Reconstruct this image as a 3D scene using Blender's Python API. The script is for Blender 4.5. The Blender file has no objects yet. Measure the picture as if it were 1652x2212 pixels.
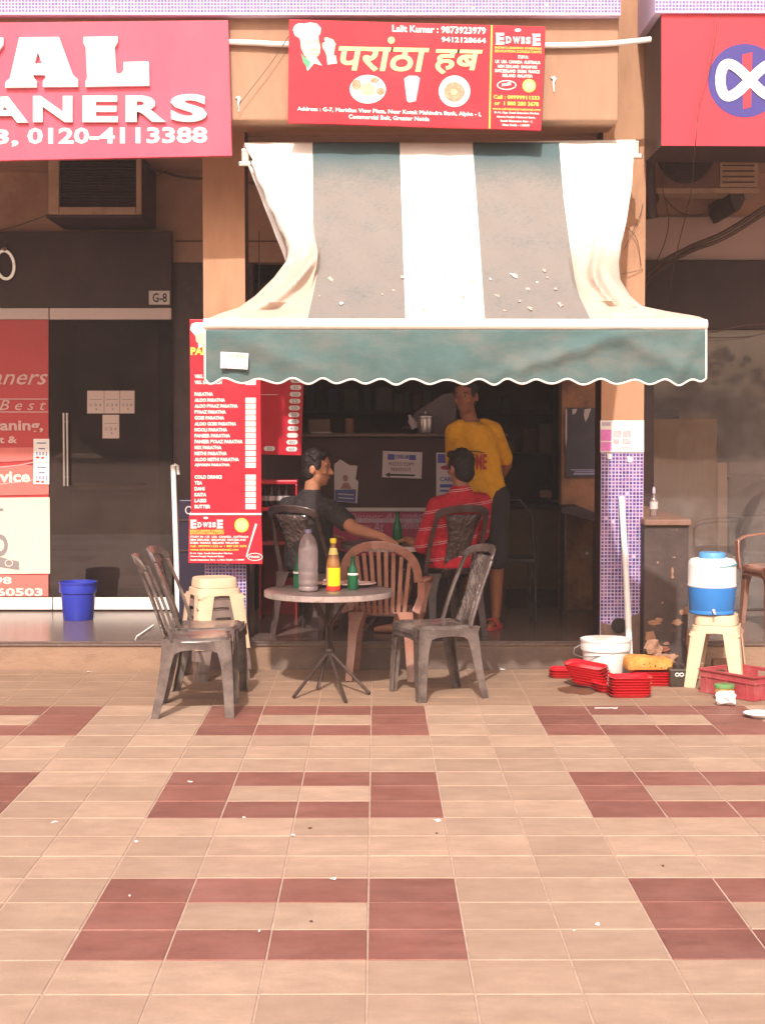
import bpy, bmesh, math, random
from mathutils import Vector, Matrix, Euler
random.seed(7)
SC = bpy.context.scene
COL = SC.collection
rad = math.radians

# ------------------------------------------------------------------ camera
# photograph measured in a 1652 x 2212 grid; focal length and horizon from the paving grid
PW, PH, FOC = 1652.0, 2212.0, 3484.0
EYE = 1.64
PITCH = math.atan(188.0 / FOC)
YAW = math.atan(15.0 / FOC)
cam_d = bpy.data.cameras.new('camera')
cam = bpy.data.objects.new('camera', cam_d)
COL.objects.link(cam)
cam.location = (0, 0, EYE)
cam.rotation_euler = (math.pi / 2 - PITCH, 0, -YAW)
cam_d.sensor_fit = 'VERTICAL'
cam_d.sensor_height = 36.0
cam_d.lens = FOC / PH * 36.0
cam_d.clip_start = 0.05
cam_d.clip_end = 2000
SC.camera = cam

# ------------------------------------------------------------------ light
SUN_TAN = 0.92           # tangent of the sun's height seen side-on to the facade
SUN_AZ = rad(6.0)        # from behind the camera, a little to the left
to_sun = Vector((-math.sin(SUN_AZ), -math.cos(SUN_AZ), SUN_TAN * math.cos(SUN_AZ))).normalized()
SUN_EL = math.asin(to_sun.z)
world = bpy.data.worlds.new('World')
SC.world = world
world.use_nodes = True
nt = world.node_tree
nt.nodes.clear()
wo = nt.nodes.new('ShaderNodeOutputWorld')
wb = nt.nodes.new('ShaderNodeBackground')
sky = nt.nodes.new('ShaderNodeTexSky')
sky.sky_type = 'NISHITA'
sky.sun_disc = False
sky.sun_elevation = SUN_EL
sky.sun_rotation = math.pi + SUN_AZ
sky.air_density = 1.0
sky.dust_density = 6.0
sky.ozone_density = 0.6
tint = nt.nodes.new('ShaderNodeMix')
tint.data_type = 'RGBA'
tint.blend_type = 'MULTIPLY'
tint.inputs[0].default_value = 1.0
tint.inputs[7].default_value = (1.0, 0.88, 0.82, 1)
nt.links.new(sky.outputs[0], tint.inputs[6])
nt.links.new(tint.outputs[2], wb.inputs[0])
wb.inputs[1].default_value = 0.15
nt.links.new(wb.outputs[0], wo.inputs[0])
sun_d = bpy.data.lights.new('sun', 'SUN')
sun_d.energy = 3.0
sun_d.angle = rad(0.8)
sun_d.color = (1.0, 0.95, 0.89)
sun = bpy.data.objects.new('sun', sun_d)
COL.objects.link(sun)
sun.rotation_euler = (-to_sun).to_track_quat('-Z', 'Y').to_euler()
SC.view_settings.view_transform = 'Standard'
SC.view_settings.look = 'None'
SC.view_settings.exposure = 0.60
SC.view_settings.gamma = 1.0
SC.view_settings.use_curve_mapping = False

# ------------------------------------------------------------------ measuring
CAMR = cam.rotation_euler.to_matrix()
CAMP = Vector((0, 0, EYE))
def ray(px, py):
    return CAMR @ Vector((px - PW / 2, PH / 2 - py, -FOC))
def W(px, py, Y):
    d = ray(px, py)
    return CAMP + d * (Y / d.y)
def G(px, py, z=0.0):
    d = ray(px, py)
    return CAMP + d * ((z - EYE) / d.z)
def XZ(px, py, Y):
    v = W(px, py, Y)
    return v.x, v.z

# ------------------------------------------------------------------ objects
ORG = {}
def setp(o, **k):
    for a, b in k.items():
        if b is not None:
            o[a] = b
    return o
def thing(name, label, cat, loc=(0, 0, 0), group=None):
    o = bpy.data.objects.new(name, None)
    COL.objects.link(o)
    o.empty_display_size = 0.1
    o.location = loc
    ORG[o.name] = Vector(loc)
    return setp(o, label=label, category=cat, group=group)
def tag(o, label, cat, group=None):
    return setp(o, label=label, category=cat, group=group)
def link(name, me, parent=None):
    o = bpy.data.objects.new(name, me)
    COL.objects.link(o)
    if parent is not None:
        o.parent = parent
        ORG[o.name] = ORG.get(parent.name, Vector())
    return o
def copy_tree(o, parent=None):
    c = o.copy()
    COL.objects.link(c)
    if parent is not None:
        c.parent = parent
    for ch in [x for x in COL.objects if x.parent == o]:
        copy_tree(ch, c)
    return c

class MB:
    """collects shapes in world (or local) coordinates; build() links ONE mesh object"""
    def __init__(s):
        s.v = []; s.f = []; s.m = []
    def add(s, vs, fs, mi=0):
        b = len(s.v)
        s.v += [Vector(v) for v in vs]
        s.f += [tuple(i + b for i in f) for f in fs]
        s.m += [mi] * len(fs)
        return s
    def box(s, x0, x1, y0, y1, z0, z1, mi=0):
        vs = [(x0, y0, z0), (x1, y0, z0), (x1, y1, z0), (x0, y1, z0), (x0, y0, z1), (x1, y0, z1), (x1, y1, z1), (x0, y1, z1)]
        return s.add(vs, [(0, 3, 2, 1), (4, 5, 6, 7), (0, 1, 5, 4), (1, 2, 6, 5), (2, 3, 7, 6), (3, 0, 4, 7)], mi)
    def obox(s, c, size, rot=None, mi=0):
        m = rot if rot is not None else Matrix.Identity(3)
        c = Vector(c)
        hx, hy, hz = size[0] / 2, size[1] / 2, size[2] / 2
        vs = [c + m @ Vector((x, y, z)) for z in (-hz, hz) for x, y in ((-hx, -hy), (hx, -hy), (hx, hy), (-hx, hy))]
        return s.add(vs, [(0, 3, 2, 1), (4, 5, 6, 7), (0, 1, 5, 4), (1, 2, 6, 5), (2, 3, 7, 6), (3, 0, 4, 7)], mi)
    def slab(s, px, Y, depth, mi=0):
        """polygon traced in photo units on the plane at distance Y, with real thickness"""
        fr = [W(x, y, Y) for x, y in px]
        n = len(fr)
        vs = fr + [v + Vector((0, depth, 0)) for v in fr]
        fs = [tuple(range(n)), tuple(range(2 * n - 1, n - 1, -1))]
        for i in range(n):
            j = (i + 1) % n
            fs.append((j, i, i + n, j + n))
        return s.add(vs, fs, mi)
    def rect(s, x0, y0, x1, y1, Y, depth, mi=0):
        return s.slab([(x0, y0), (x0, y1), (x1, y1), (x1, y0)], Y, depth, mi)
    def loft(s, rings, cap=True, mi=0, closed=True):
        n = len(rings[0])
        vs = [v for r in rings for v in r]
        fs = []
        for i in range(len(rings) - 1):
            for j in range(n if closed else n - 1):
                k = (j + 1) % n
                fs.append((i * n + j, i * n + k, (i + 1) * n + k, (i + 1) * n + j))
        if cap and closed:
            fs.append(tuple(range(n - 1, -1, -1)))
            fs.append(tuple(range((len(rings) - 1) * n, len(rings) * n)))
        return s.add(vs, fs, mi)
    def tube(s, path, r, n=8, mi=0, cap=True):
        path = [Vector(p) for p in path]
        rs = r if isinstance(r, (list, tuple)) else [r] * len(path)
        rings = []
        up = Vector((0.123, 0.317, 0.94))
        for i, p in enumerate(path):
            t = (path[min(i + 1, len(path) - 1)] - path[max(i - 1, 0)]).normalized()
            a = t.cross(up)
            if a.length < 1e-3:
                a = t.cross(Vector((1, 0, 0)))
            a.normalize()
            b = t.cross(a)
            rings.append([p + (a * math.cos(q) + b * math.sin(q)) * rs[i] for q in [2 * math.pi * k / n for k in range(n)]])
        return s.loft(rings, cap, mi)
    def strip(s, path, wdir, width, thick, mi=0):
        """flat bar swept along a path; wdir is the width direction"""
        path = [Vector(p) for p in path]
        ws = width if isinstance(width, (list, tuple)) else [width] * len(path)
        rings = []
        for i, p in enumerate(path):
            t = (path[min(i + 1, len(path) - 1)] - path[max(i - 1, 0)]).normalized()
            wd = Vector(wdir[i] if isinstance(wdir, list) else wdir)
            wd = (wd - t * wd.dot(t)).normalized()
            nn = t.cross(wd)
            rings.append([p + wd * (a * ws[i] / 2) + nn * (b * thick / 2) for a, b in ((-1, -1), (1, -1), (1, 1), (-1, 1))])
        return s.loft(rings, True, mi)
    def lathe(s, prof, c=(0, 0, 0), n=24, mi=0, axis=None):
        c = Vector(c)
        R = Vector((0, 0, 1)).rotation_difference(Vector(axis)).to_matrix() if axis is not None else Matrix.Identity(3)
        rings = [[c + R @ Vector((r * math.cos(2 * math.pi * k / n), r * math.sin(2 * math.pi * k / n), z)) for k in range(n)] for r, z in prof]
        return s.loft(rings, True, mi)
    def ell(s, c, r, n=14, mi=0, rot=None):
        c = Vector(c)
        m = rot if rot is not None else Matrix.Identity(3)
        rings = []
        for i in range(1, n):
            th = math.pi * i / n
            rings.append([c + m @ Vector((r[0] * math.sin(th) * math.cos(2 * math.pi * k / (n + 4)), r[1] * math.sin(th) * math.sin(2 * math.pi * k / (n + 4)), -r[2] * math.cos(th))) for k in range(n + 4)])
        return s.loft(rings, True, mi)
    def mesh(s, name, mats, org=Vector()):
        me = bpy.data.meshes.new(name)
        me.from_pydata([tuple(v - org) for v in s.v], [], s.f)
        for m in (mats if isinstance(mats, (list, tuple)) else [mats]):
            me.materials.append(m)
        me.polygons.foreach_set('material_index', s.m)
        me.update()
        return me
    def build(s, name, mats, parent=None, smooth=False, bevel=0, seg=2, sub=0, solid=0, fix=True):
        org = ORG.get(parent.name, Vector()) if parent is not None else Vector()
        me = s.mesh(name, mats, org)
        if fix:
            bm = bmesh.new(); bm.from_mesh(me)
            bmesh.ops.recalc_face_normals(bm, faces=bm.faces)
            bm.to_mesh(me); bm.free()
        o = link(name, me, parent)
        if smooth:
            me.polygons.foreach_set('use_smooth', [True] * len(me.polygons))
        if solid:
            md = o.modifiers.new('thickness', 'SOLIDIFY'); md.thickness = solid; md.offset = 0
        if bevel:
            md = o.modifiers.new('bevel', 'BEVEL'); md.width = bevel; md.segments = seg; md.limit_method = 'ANGLE'; md.angle_limit = rad(35)
            md.harden_normals = False
        if sub:
            md = o.modifiers.new('sub', 'SUBSURF'); md.levels = sub; md.render_levels = sub
        if smooth and not sub:
            try:
                me.set_sharp_from_angle(angle=rad(40))
            except Exception:
                pass
        return o

# ------------------------------------------------------------------ materials
MATS = {}
def mat(name, col, rough=0.6, metal=0.0, var=0.12, vscale=6.0, bump=0.0, bscale=90.0, dirt=None, dscale=3.0, dlo=0.5, dhi=0.65, damt=0.7, spec=0.4, rnd=0.0, stretch=(1, 1, 1), local=False, fine=0.0, bdist=0.01):
    m = bpy.data.materials.new(name)
    m.use_nodes = True
    t = m.node_tree
    N, L = t.nodes, t.links
    b = N['Principled BSDF']
    b.inputs['Roughness'].default_value = rough
    b.inputs['Metallic'].default_value = metal
    b.inputs['Specular IOR Level'].default_value = spec
    if local:
        g = N.new('ShaderNodeTexCoord'); src = g.outputs['Object']
    else:
        g = N.new('ShaderNodeNewGeometry'); src = g.outputs['Position']
    mp = N.new('ShaderNodeMapping'); mp.inputs['Scale'].default_value = stretch
    L.new(src, mp.inputs[0]); src = mp.outputs[0]
    n1 = N.new('ShaderNodeTexNoise'); n1.inputs['Scale'].default_value = vscale; n1.inputs['Detail'].default_value = 8; n1.inputs['Roughness'].default_value = 0.65
    L.new(src, n1.inputs['Vector'])
    mr = N.new('ShaderNodeMapRange'); mr.inputs[1].default_value = 0.3; mr.inputs[2].default_value = 0.7
    mr.inputs[3].default_value = 1 - var; mr.inputs[4].default_value = 1 + var
    L.new(n1.outputs[0], mr.inputs[0])
    val = mr.outputs[0]
    if rnd:
        oi = N.new('ShaderNodeObjectInfo')
        r2 = N.new('ShaderNodeMapRange'); r2.inputs[3].default_value = 1 - rnd; r2.inputs[4].default_value = 1 + rnd
        L.new(oi.outputs['Random'], r2.inputs[0])
        mu = N.new('ShaderNodeMath'); mu.operation = 'MULTIPLY'
        L.new(val, mu.inputs[0]); L.new(r2.outputs[0], mu.inputs[1]); val = mu.outputs[0]
    if fine:
        nf = N.new('ShaderNodeTexNoise'); nf.inputs['Scale'].default_value = 260; nf.inputs['Detail'].default_value = 3
        L.new(src, nf.inputs['Vector'])
        r3 = N.new('ShaderNodeMapRange'); r3.inputs[1].default_value = 0.3; r3.inputs[2].default_value = 0.7; r3.inputs[3].default_value = 1 - fine; r3.inputs[4].default_value = 1 + fine
        L.new(nf.outputs[0], r3.inputs[0])
        mu = N.new('ShaderNodeMath'); mu.operation = 'MULTIPLY'
        L.new(val, mu.inputs[0]); L.new(r3.outputs[0], mu.inputs[1]); val = mu.outputs[0]
    vm = N.new('ShaderNodeVectorMath'); vm.operation = 'SCALE'
    vm.inputs[0].default_value = col[:3]
    L.new(val, vm.inputs['Scale'])
    out = vm.outputs[0]
    if dirt is not None:
        n2 = N.new('ShaderNodeTexNoise'); n2.inputs['Scale'].default_value = dscale; n2.inputs['Detail'].default_value = 9; n2.inputs['Roughness'].default_value = 0.7
        L.new(src, n2.inputs['Vector'])
        m2 = N.new('ShaderNodeMapRange'); m2.inputs[1].default_value = dlo; m2.inputs[2].default_value = dhi; m2.inputs[4].default_value = damt
        L.new(n2.outputs[0], m2.inputs[0])
        mx = N.new('ShaderNodeMix'); mx.data_type = 'RGBA'
        L.new(m2.outputs[0], mx.inputs[0]); L.new(out, mx.inputs[6]); mx.inputs[7].default_value = (*dirt, 1)
        out = mx.outputs[2]
    L.new(out, b.inputs['Base Color'])
    if bump:
        n3 = N.new('ShaderNodeTexNoise'); n3.inputs['Scale'].default_value = bscale; n3.inputs['Detail'].default_value = 5
        L.new(src, n3.inputs['Vector'])
        bp = N.new('ShaderNodeBump'); bp.inputs['Strength'].default_value = bump; bp.inputs['Distance'].default_value = bdist
        L.new(n3.outputs[0], bp.inputs['Height']); L.new(bp.outputs[0], b.inputs['Normal'])
    MATS[name] = m
    return m
def glass(name, tintc, rough=0.02, body=0.0, bodycol=(0.5, 0.5, 0.5), ior=1.45, veil=0.0):
    m = bpy.data.materials.new(name); m.use_nodes = True
    t = m.node_tree; N, L = t.nodes, t.links
    N.remove(N['Principled BSDF'])
    o = N['Material Output']
    tr = N.new('ShaderNodeBsdfTransparent'); tr.inputs[0].default_value = (*tintc, 1)
    gl = N.new('ShaderNodeBsdfGlossy'); gl.inputs['Roughness'].default_value = rough
    fr = N.new('ShaderNodeFresnel'); fr.inputs[0].default_value = ior
    mx = N.new('ShaderNodeMixShader')
    L.new(fr.outputs[0], mx.inputs[0]); L.new(tr.outputs[0], mx.inputs[1]); L.new(gl.outputs[0], mx.inputs[2])
    res = mx.outputs[0]
    if body or veil:
        di = N.new('ShaderNodeBsdfDiffuse'); di.inputs[0].default_value = (*bodycol, 1)
        m2 = N.new('ShaderNodeMixShader')
        if veil:  # patchy diffuse veil stands in for reflections on the shop panes
            g = N.new('ShaderNodeNewGeometry')
            n = N.new('ShaderNodeTexNoise'); n.inputs['Scale'].default_value = 2.5; n.inputs['Detail'].default_value = 9; n.inputs['Roughness'].default_value = 0.75
            L.new(g.outputs['Position'], n.inputs['Vector'])
            r = N.new('ShaderNodeMapRange'); r.inputs[1].default_value = 0.4; r.inputs[2].default_value = 0.75; r.inputs[3].default_value = body; r.inputs[4].default_value = body + veil
            L.new(n.outputs[0], r.inputs[0]); L.new(r.outputs[0], m2.inputs[0])
        else:
            m2.inputs[0].default_value = body
        L.new(res, m2.inputs[1]); L.new(di.outputs[0], m2.inputs[2]); res = m2.outputs[0]
    L.new(res, o.inputs[0])
    MATS[name] = m
    return m

M_tan = mat('tan_wall_paint', (0.455, 0.252, 0.150), 0.8, var=0.10, vscale=4, bump=0.25, bscale=140, dirt=(0.22, 0.12, 0.07), dscale=3.0, dlo=0.52, dhi=0.78, damt=0.5, fine=0.12, stretch=(2.2, 2.2, 0.45))
M_beam = mat('beam_paint', (0.375, 0.228, 0.150), 0.85, var=0.10, vscale=3, bump=0.2, bscale=140, dirt=(0.30, 0.17, 0.11), dscale=2.4, dlo=0.48, dhi=0.78, damt=0.55, fine=0.12, stretch=(2.4, 1, 0.5))
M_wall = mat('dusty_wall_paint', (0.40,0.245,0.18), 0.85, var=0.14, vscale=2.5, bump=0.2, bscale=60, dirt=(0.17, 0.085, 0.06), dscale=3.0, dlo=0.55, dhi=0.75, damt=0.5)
M_darkside = mat('dark_brown_paint_and_shade', (0.055,0.026,0.027), 0.5, var=0.25, vscale=8, dirt=(0.09, 0.05, 0.045), dscale=4, dlo=0.5, dhi=0.8, damt=0.5)
M_fascia = mat('black_fascia_board', (0.048, 0.022, 0.022), 0.6, var=0.2, vscale=3, dirt=(0.07, 0.04, 0.04), dscale=1.5, dlo=0.5, dhi=0.9, damt=0.5)
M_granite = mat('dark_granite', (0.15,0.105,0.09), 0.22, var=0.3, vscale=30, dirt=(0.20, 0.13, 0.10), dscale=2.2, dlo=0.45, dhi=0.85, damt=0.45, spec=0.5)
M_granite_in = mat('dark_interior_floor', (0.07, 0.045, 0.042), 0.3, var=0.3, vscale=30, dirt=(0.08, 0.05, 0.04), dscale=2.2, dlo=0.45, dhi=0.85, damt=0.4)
M_nose = mat('worn_stone_edge', (0.12, 0.085, 0.075), 0.4, var=0.3, vscale=14)
M_riser = mat('dusty_riser_render', (0.29,0.185,0.125), 0.9, var=0.2, vscale=5, bump=0.4, bscale=40, dirt=(0.11, 0.07, 0.05), dscale=2.5, dlo=0.48, dhi=0.7, damt=0.6, stretch=(1, 1, 2.5))
M_riser_shade = mat('shaded_riser_stone', (0.15, 0.105, 0.085), 0.8, var=0.2, vscale=6, bump=0.3, bscale=40, dirt=(0.27, 0.18, 0.12), dscale=3, dlo=0.52, dhi=0.75, damt=0.5)
M_apron = mat('dusty_apron_stone', (0.285, 0.182, 0.122), 0.85, var=0.16, vscale=3.0, bump=0.3, bscale=50, dirt=(0.20, 0.115, 0.075), dscale=2.2, dlo=0.48, dhi=0.75, damt=0.6, fine=0.10, stretch=(1, 2, 1))
M_grout = mat('pale_grout', (0.42, 0.30, 0.235), 0.95, var=0.2, vscale=12)
M_tile_l = mat('beige_sandstone_tile', (0.392, 0.270, 0.195), 0.62, var=0.15, vscale=6, bump=0.12, bscale=60, dirt=(0.30, 0.19, 0.135), dscale=1.6, dlo=0.42, dhi=0.72, damt=0.6, rnd=0.12, stretch=(1, 1.7, 1), fine=0.16)
M_tile_d = mat('red_sandstone_tile', (0.205, 0.080, 0.060), 0.6, var=0.20, vscale=6, bump=0.12, bscale=60, dirt=(0.33, 0.17, 0.14), dscale=2.2, dlo=0.45, dhi=0.78, damt=0.55, rnd=0.14, stretch=(1, 1.5, 1), fine=0.15)
M_ground = mat('plaza_dust', (0.40, 0.27, 0.19), 0.95, var=0.15, vscale=1.5)
M_white = mat('white_plastic', (0.80, 0.78, 0.76), 0.35, var=0.03)
M_paper = mat('white_paper', (0.80, 0.77, 0.74), 0.8, var=0.03)
M_whitepaint = mat('white_enamel', (0.80, 0.78, 0.75), 0.35, var=0.05, vscale=10)
M_cream = mat('cream_plastic', (0.68, 0.485, 0.33), 0.38, var=0.05, vscale=9, dirt=(0.42, 0.26, 0.14), dscale=7, dlo=0.58, dhi=0.85, damt=0.5)
M_black = mat('black_ink', (0.02, 0.015, 0.016), 0.6, var=0.0)
M_grey_ink = mat('grey_ink', (0.25, 0.22, 0.22), 0.7, var=0.0)
M_red = mat('red_sign_film', (0.55, 0.016, 0.036), 0.32, var=0.08, vscale=3, bump=0.12, bscale=5, dirt=(0.50, 0.06, 0.075), dscale=2.5, dlo=0.5, dhi=0.8, damt=0.5)
M_redAL = mat('pink_red_sign_film', (0.70, 0.088, 0.15), 0.30, var=0.07, vscale=2.0, bump=0.12, bscale=4, dirt=(0.62, 0.14, 0.19), dscale=1.6, dlo=0.45, dhi=0.8, damt=0.6, stretch=(1.6, 1, 0.6))
M_redbank = mat('bank_sign_film', (0.70, 0.042, 0.066), 0.33, var=0.07, vscale=3, bump=0.10, bscale=4)
M_redposter = mat('red_poster_film', (0.46, 0.045, 0.05), 0.3, var=0.05)
M_redtrim = mat('salmon_poster_film', (0.62, 0.16, 0.14), 0.4, var=0.05)
M_blue_ink = mat('blue_ink', (0.06, 0.07, 0.30), 0.5, var=0.0)
M_navy = mat('bank_blue_film', (0.055, 0.045, 0.24), 0.4, var=0.05)
M_yellow = mat('yellow_film', (0.82, 0.58, 0.10), 0.4, var=0.04)
M_lemon = mat('pale_yellow_film', (0.85, 0.72, 0.30), 0.4, var=0.04)
M_white_film = mat('white_film', (0.82, 0.78, 0.75), 0.4, var=0.03)
M_pinkfilm = mat('faded_pink_banner', (0.33, 0.035, 0.085), 0.6, var=0.12, vscale=6)
M_skinprint = mat('printed_skin', (0.78, 0.50, 0.36), 0.5, var=0.05)
M_greenprint = mat('printed_green', (0.10, 0.40, 0.22), 0.5, var=0.05)
M_foodprint = mat('printed_food', (0.55, 0.27, 0.17), 0.5, var=0.5, vscale=40)
M_greyprint = mat('printed_lilac_grey', (0.50, 0.42, 0.52), 0.5, var=0.1)
M_pinkprint = mat('printed_pink', (0.70, 0.20, 0.52), 0.5, var=0.15, vscale=20)
M_steel = mat('brushed_steel', (0.62, 0.58, 0.55), 0.28, metal=0.9, var=0.1)
M_iron = mat('rusty_dark_iron', (0.075, 0.048, 0.04), 0.55, metal=0.4, var=0.3, vscale=25)
M_rubber = mat('black_rubber', (0.03, 0.02, 0.02), 0.6, var=0.1)
M_cable = mat('dusty_brown_cable', (0.10, 0.055, 0.04), 0.8, var=0.2, vscale=20)
M_wire = mat('thin_dusty_wire', (0.13, 0.075, 0.06), 0.8, var=0.2)
M_acgrey = mat('dusty_ac_casing', (0.40, 0.27, 0.19), 0.7, var=0.15, vscale=6, dirt=(0.18, 0.10, 0.07), dscale=5, dlo=0.5, dhi=0.75, damt=0.6)
M_acgrill = mat('dark_dusty_grill', (0.055, 0.028, 0.024), 0.7, var=0.3, vscale=30)
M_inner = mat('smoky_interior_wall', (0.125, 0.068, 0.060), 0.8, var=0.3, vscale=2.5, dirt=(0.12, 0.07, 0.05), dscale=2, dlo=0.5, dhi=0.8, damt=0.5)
M_counter = mat('dark_laminate', (0.050, 0.020, 0.020), 0.65, var=0.2, vscale=5, dirt=(0.12, 0.08, 0.07), dscale=28, dlo=0.68, dhi=0.76, damt=0.6)
M_brownlam = mat('brown_laminate', (0.42, 0.245, 0.105), 0.45, var=0.10, vscale=5, stretch=(6, 1, 1))
M_pale = mat('pale_pink_panel', (0.46, 0.32, 0.285), 0.6, var=0.06, vscale=2)
G_dark = glass('tinted_shop_glass', (0.62, 0.54, 0.52), 0.015, 0.012, (0.40, 0.26, 0.22), 1.62, 0.06)
G_clear = glass('sky_veiled_shop_glass', (0.90, 0.85, 0.82), 0.02, 0.06, (0.56, 0.51, 0.50), 1.8, 0.18)  # grey veil puts the pale sky reflection into the colour

# ------------------------------------------------------------------ flat print
_tc = {}
def text_mesh(s, bold=0.02, res=2, shear=0.0):
    key = (s, bold, res, shear)
    if key in _tc:
        return _tc[key]
    cu = bpy.data.curves.new('text', 'FONT')
    cu.body = s; cu.offset = bold; cu.resolution_u = res; cu.shear = shear; cu.fill_mode = 'FRONT'
    o = bpy.data.objects.new('text', cu); COL.objects.link(o)
    dg = bpy.context.evaluated_depsgraph_get()
    me = bpy.data.meshes.new_from_object(o.evaluated_get(dg))
    vs = [Vector((v.co.x, v.co.y)) for v in me.vertices]
    fs = [tuple(p.vertices) for p in me.polygons]
    COL.objects.unlink(o); bpy.data.objects.remove(o); bpy.data.curves.remove(cu); bpy.data.meshes.remove(me)
    if not vs:
        return [], []
    x0 = min(v.x for v in vs); x1 = max(v.x for v in vs); y0 = min(v.y for v in vs); y1 = max(v.y for v in vs)
    vs = [((v.x - x0) / max(x1 - x0, 1e-6), (v.y - y0) / max(y1 - y0, 1e-6)) for v in vs]
    _tc[key] = (vs, fs)
    return vs, fs
def curve_mesh(loops):
    cu = bpy.data.curves.new('outline', 'CURVE'); cu.dimensions = '2D'; cu.fill_mode = 'FRONT'
    for lp in loops:
        sp = cu.splines.new('POLY'); sp.points.add(len(lp) - 1); sp.use_cyclic_u = True
        for p, q in zip(sp.points, lp):
            p.co = (q[0], -q[1], 0, 1)
    o = bpy.data.objects.new('outline', cu); COL.objects.link(o)
    dg = bpy.context.evaluated_depsgraph_get()
    me = bpy.data.meshes.new_from_object(o.evaluated_get(dg))
    vs = [(v.co.x, -v.co.y) for v in me.vertices]; fs = [tuple(p.vertices) for p in me.polygons]
    COL.objects.unlink(o); bpy.data.objects.remove(o); bpy.data.curves.remove(cu); bpy.data.meshes.remove(me)
    return vs, fs
class Print:
    """flat print on a plane at distance Y (a sign face); positions in photo units; every line of lettering is a part of its own"""
    def __init__(s, Y, layer=1, gap=0.0025):
        s.Y0 = Y - gap * layer; s.k = 0; s.items = []
    def _n(s):
        s.k += 1
        s.Y = s.Y0 - (s.k % 8) * 0.00015
        mb = MB(); s.items.append([mb, 0]); return mb
    def text(s, t, x0, y0, x1, y1, slope=0.0, bold=0.02, shear=0.0, res=2):
        mb = s._n(); s.items[-1][1] = 1
        vs, fs = text_mesh(t, bold, res, shear)
        out = []
        for u, v in vs:
            px = x0 + u * (x1 - x0); py = y1 - v * (y1 - y0) + slope * (px - x0)
            out.append(W(px, py, s.Y))
        mb.add(out, fs); return s
    def poly(s, loop):
        mb = s._n()
        vs = [W(x, y, s.Y) for x, y in loop]
        mb.add(vs, [tuple(range(len(vs)))]); return s
    def rect(s, x0, y0, x1, y1, slope=0.0):
        d = slope * (x1 - x0)
        return s.poly([(x0, y0), (x0, y1), (x1, y1 + d), (x1, y0 + d)])
    def disc(s, cx, cy, rx, ry=None, n=28):
        ry = rx if ry is None else ry
        return s.poly([(cx + rx * math.cos(2 * math.pi * k / n), cy - ry * math.sin(2 * math.pi * k / n)) for k in range(n)])
    def pill(s, cx, cy, hx, ry, n=8):
        return s.poly([(cx + hx + ry * math.cos(math.pi * (k / n - 0.5)), cy - ry * math.sin(math.pi * (k / n - 0.5))) for k in range(n + 1)] + [(cx - hx - ry * math.cos(math.pi * (k / n - 0.5)), cy + ry * math.sin(math.pi * (k / n - 0.5))) for k in range(n + 1)])
    def ring(s, cx, cy, rx, ry, w, n=28):
        mb = s._n(); vs = []
        for k in range(n):
            q = 2 * math.pi * k / n
            vs += [W(cx + rx * math.cos(q), cy - ry * math.sin(q), s.Y), W(cx + (rx - w) * math.cos(q), cy - (ry - w) * math.sin(q), s.Y)]
        mb.add(vs, [(2 * k, 2 * ((k + 1) % n), 2 * ((k + 1) % n) + 1, 2 * k + 1) for k in range(n)])
        return s
    def stroke(s, pts, w):
        mb = s._n(); vs = []
        for i, (x, y) in enumerate(pts):
            x0, y0 = pts[max(i - 1, 0)]; x1, y1 = pts[min(i + 1, len(pts) - 1)]
            d = math.hypot(x1 - x0, y1 - y0) or 1
            nx, ny = -(y1 - y0) / d * w / 2, (x1 - x0) / d * w / 2
            vs += [W(x + nx, y + ny, s.Y), W(x - nx, y - ny, s.Y)]
        mb.add(vs, [(2 * i, 2 * i + 2, 2 * i + 3, 2 * i + 1) for i in range(len(pts) - 1)])
        return s
    def build(s, name, m, parent):
        res = []
        for mb, is_text in s.items:
            if not mb.v:
                continue
            o = mb.build('lettering' if is_text else name, m, parent, fix=False)
            bm = bmesh.new(); bm.from_mesh(o.data)
            bmesh.ops.reverse_faces(bm, faces=[f for f in bm.faces if f.normal.y > 0])
            bm.to_mesh(o.data); bm.free()
            res.append(o)
        return res[0] if res else None
# ================================================================== SETTING
PF = 0.19                     # platform height
Y_P = 10.75                   # pillar fronts
Y_W = 12.6                    # shop-front wall
Y_B = 10.2                    # beam front
Y_R = 10.78                   # step riser
def structure(o):
    o['kind'] = 'structure'; return o
# ground
structure(MB().add([(-90, -70, -0.03), (90, -70, -0.03), (90, 60, -0.03), (-90, 60, -0.03)], [(0, 1, 2, 3)]).build('ground', M_ground))
TW, TD, TX0, TY0 = 0.3117, 0.2993, -0.025, 4.571
Y_A = TY0 + 16 * TD           # end of the tiled paving
pav = structure(MB().box(-7.5, 7.5, 1.0, Y_A, -0.028, -0.003).build('pavement', M_grout))
apr = structure(MB().box(-7.5, 7.5, Y_A + 0.003, Y_R + 0.3, -0.028, -0.0022).build('apron', mat('dusty_joint', (0.36, 0.235, 0.165), 0.95, var=0.2, vscale=9)))
def tile_mesh(name, m):
    g = 0.0027; b = 0.003
    x, y = TW / 2 - g, TD / 2 - g
    mb = MB()
    mb.add([(-x, -y, -0.003), (x, -y, -0.003), (x, y, -0.003), (-x, y, -0.003), (-x + b, -y + b, 0.0), (x - b, -y + b, 0.0), (x - b, y - b, 0.0), (-x + b, y - b, 0.0)],
           [(4, 5, 6, 7), (0, 1, 5, 4), (1, 2, 6, 5), (2, 3, 7, 6), (3, 0, 4, 7)])
    return mb.mesh(name, m), mb
tl, tlm = tile_mesh('tile_beige', M_tile_l)
td, tdm = tile_mesh('tile_red', M_tile_d)
ta, tam = tile_mesh('tile_dusty', M_apron)
far = [MB(), MB(), MB()]
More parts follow.
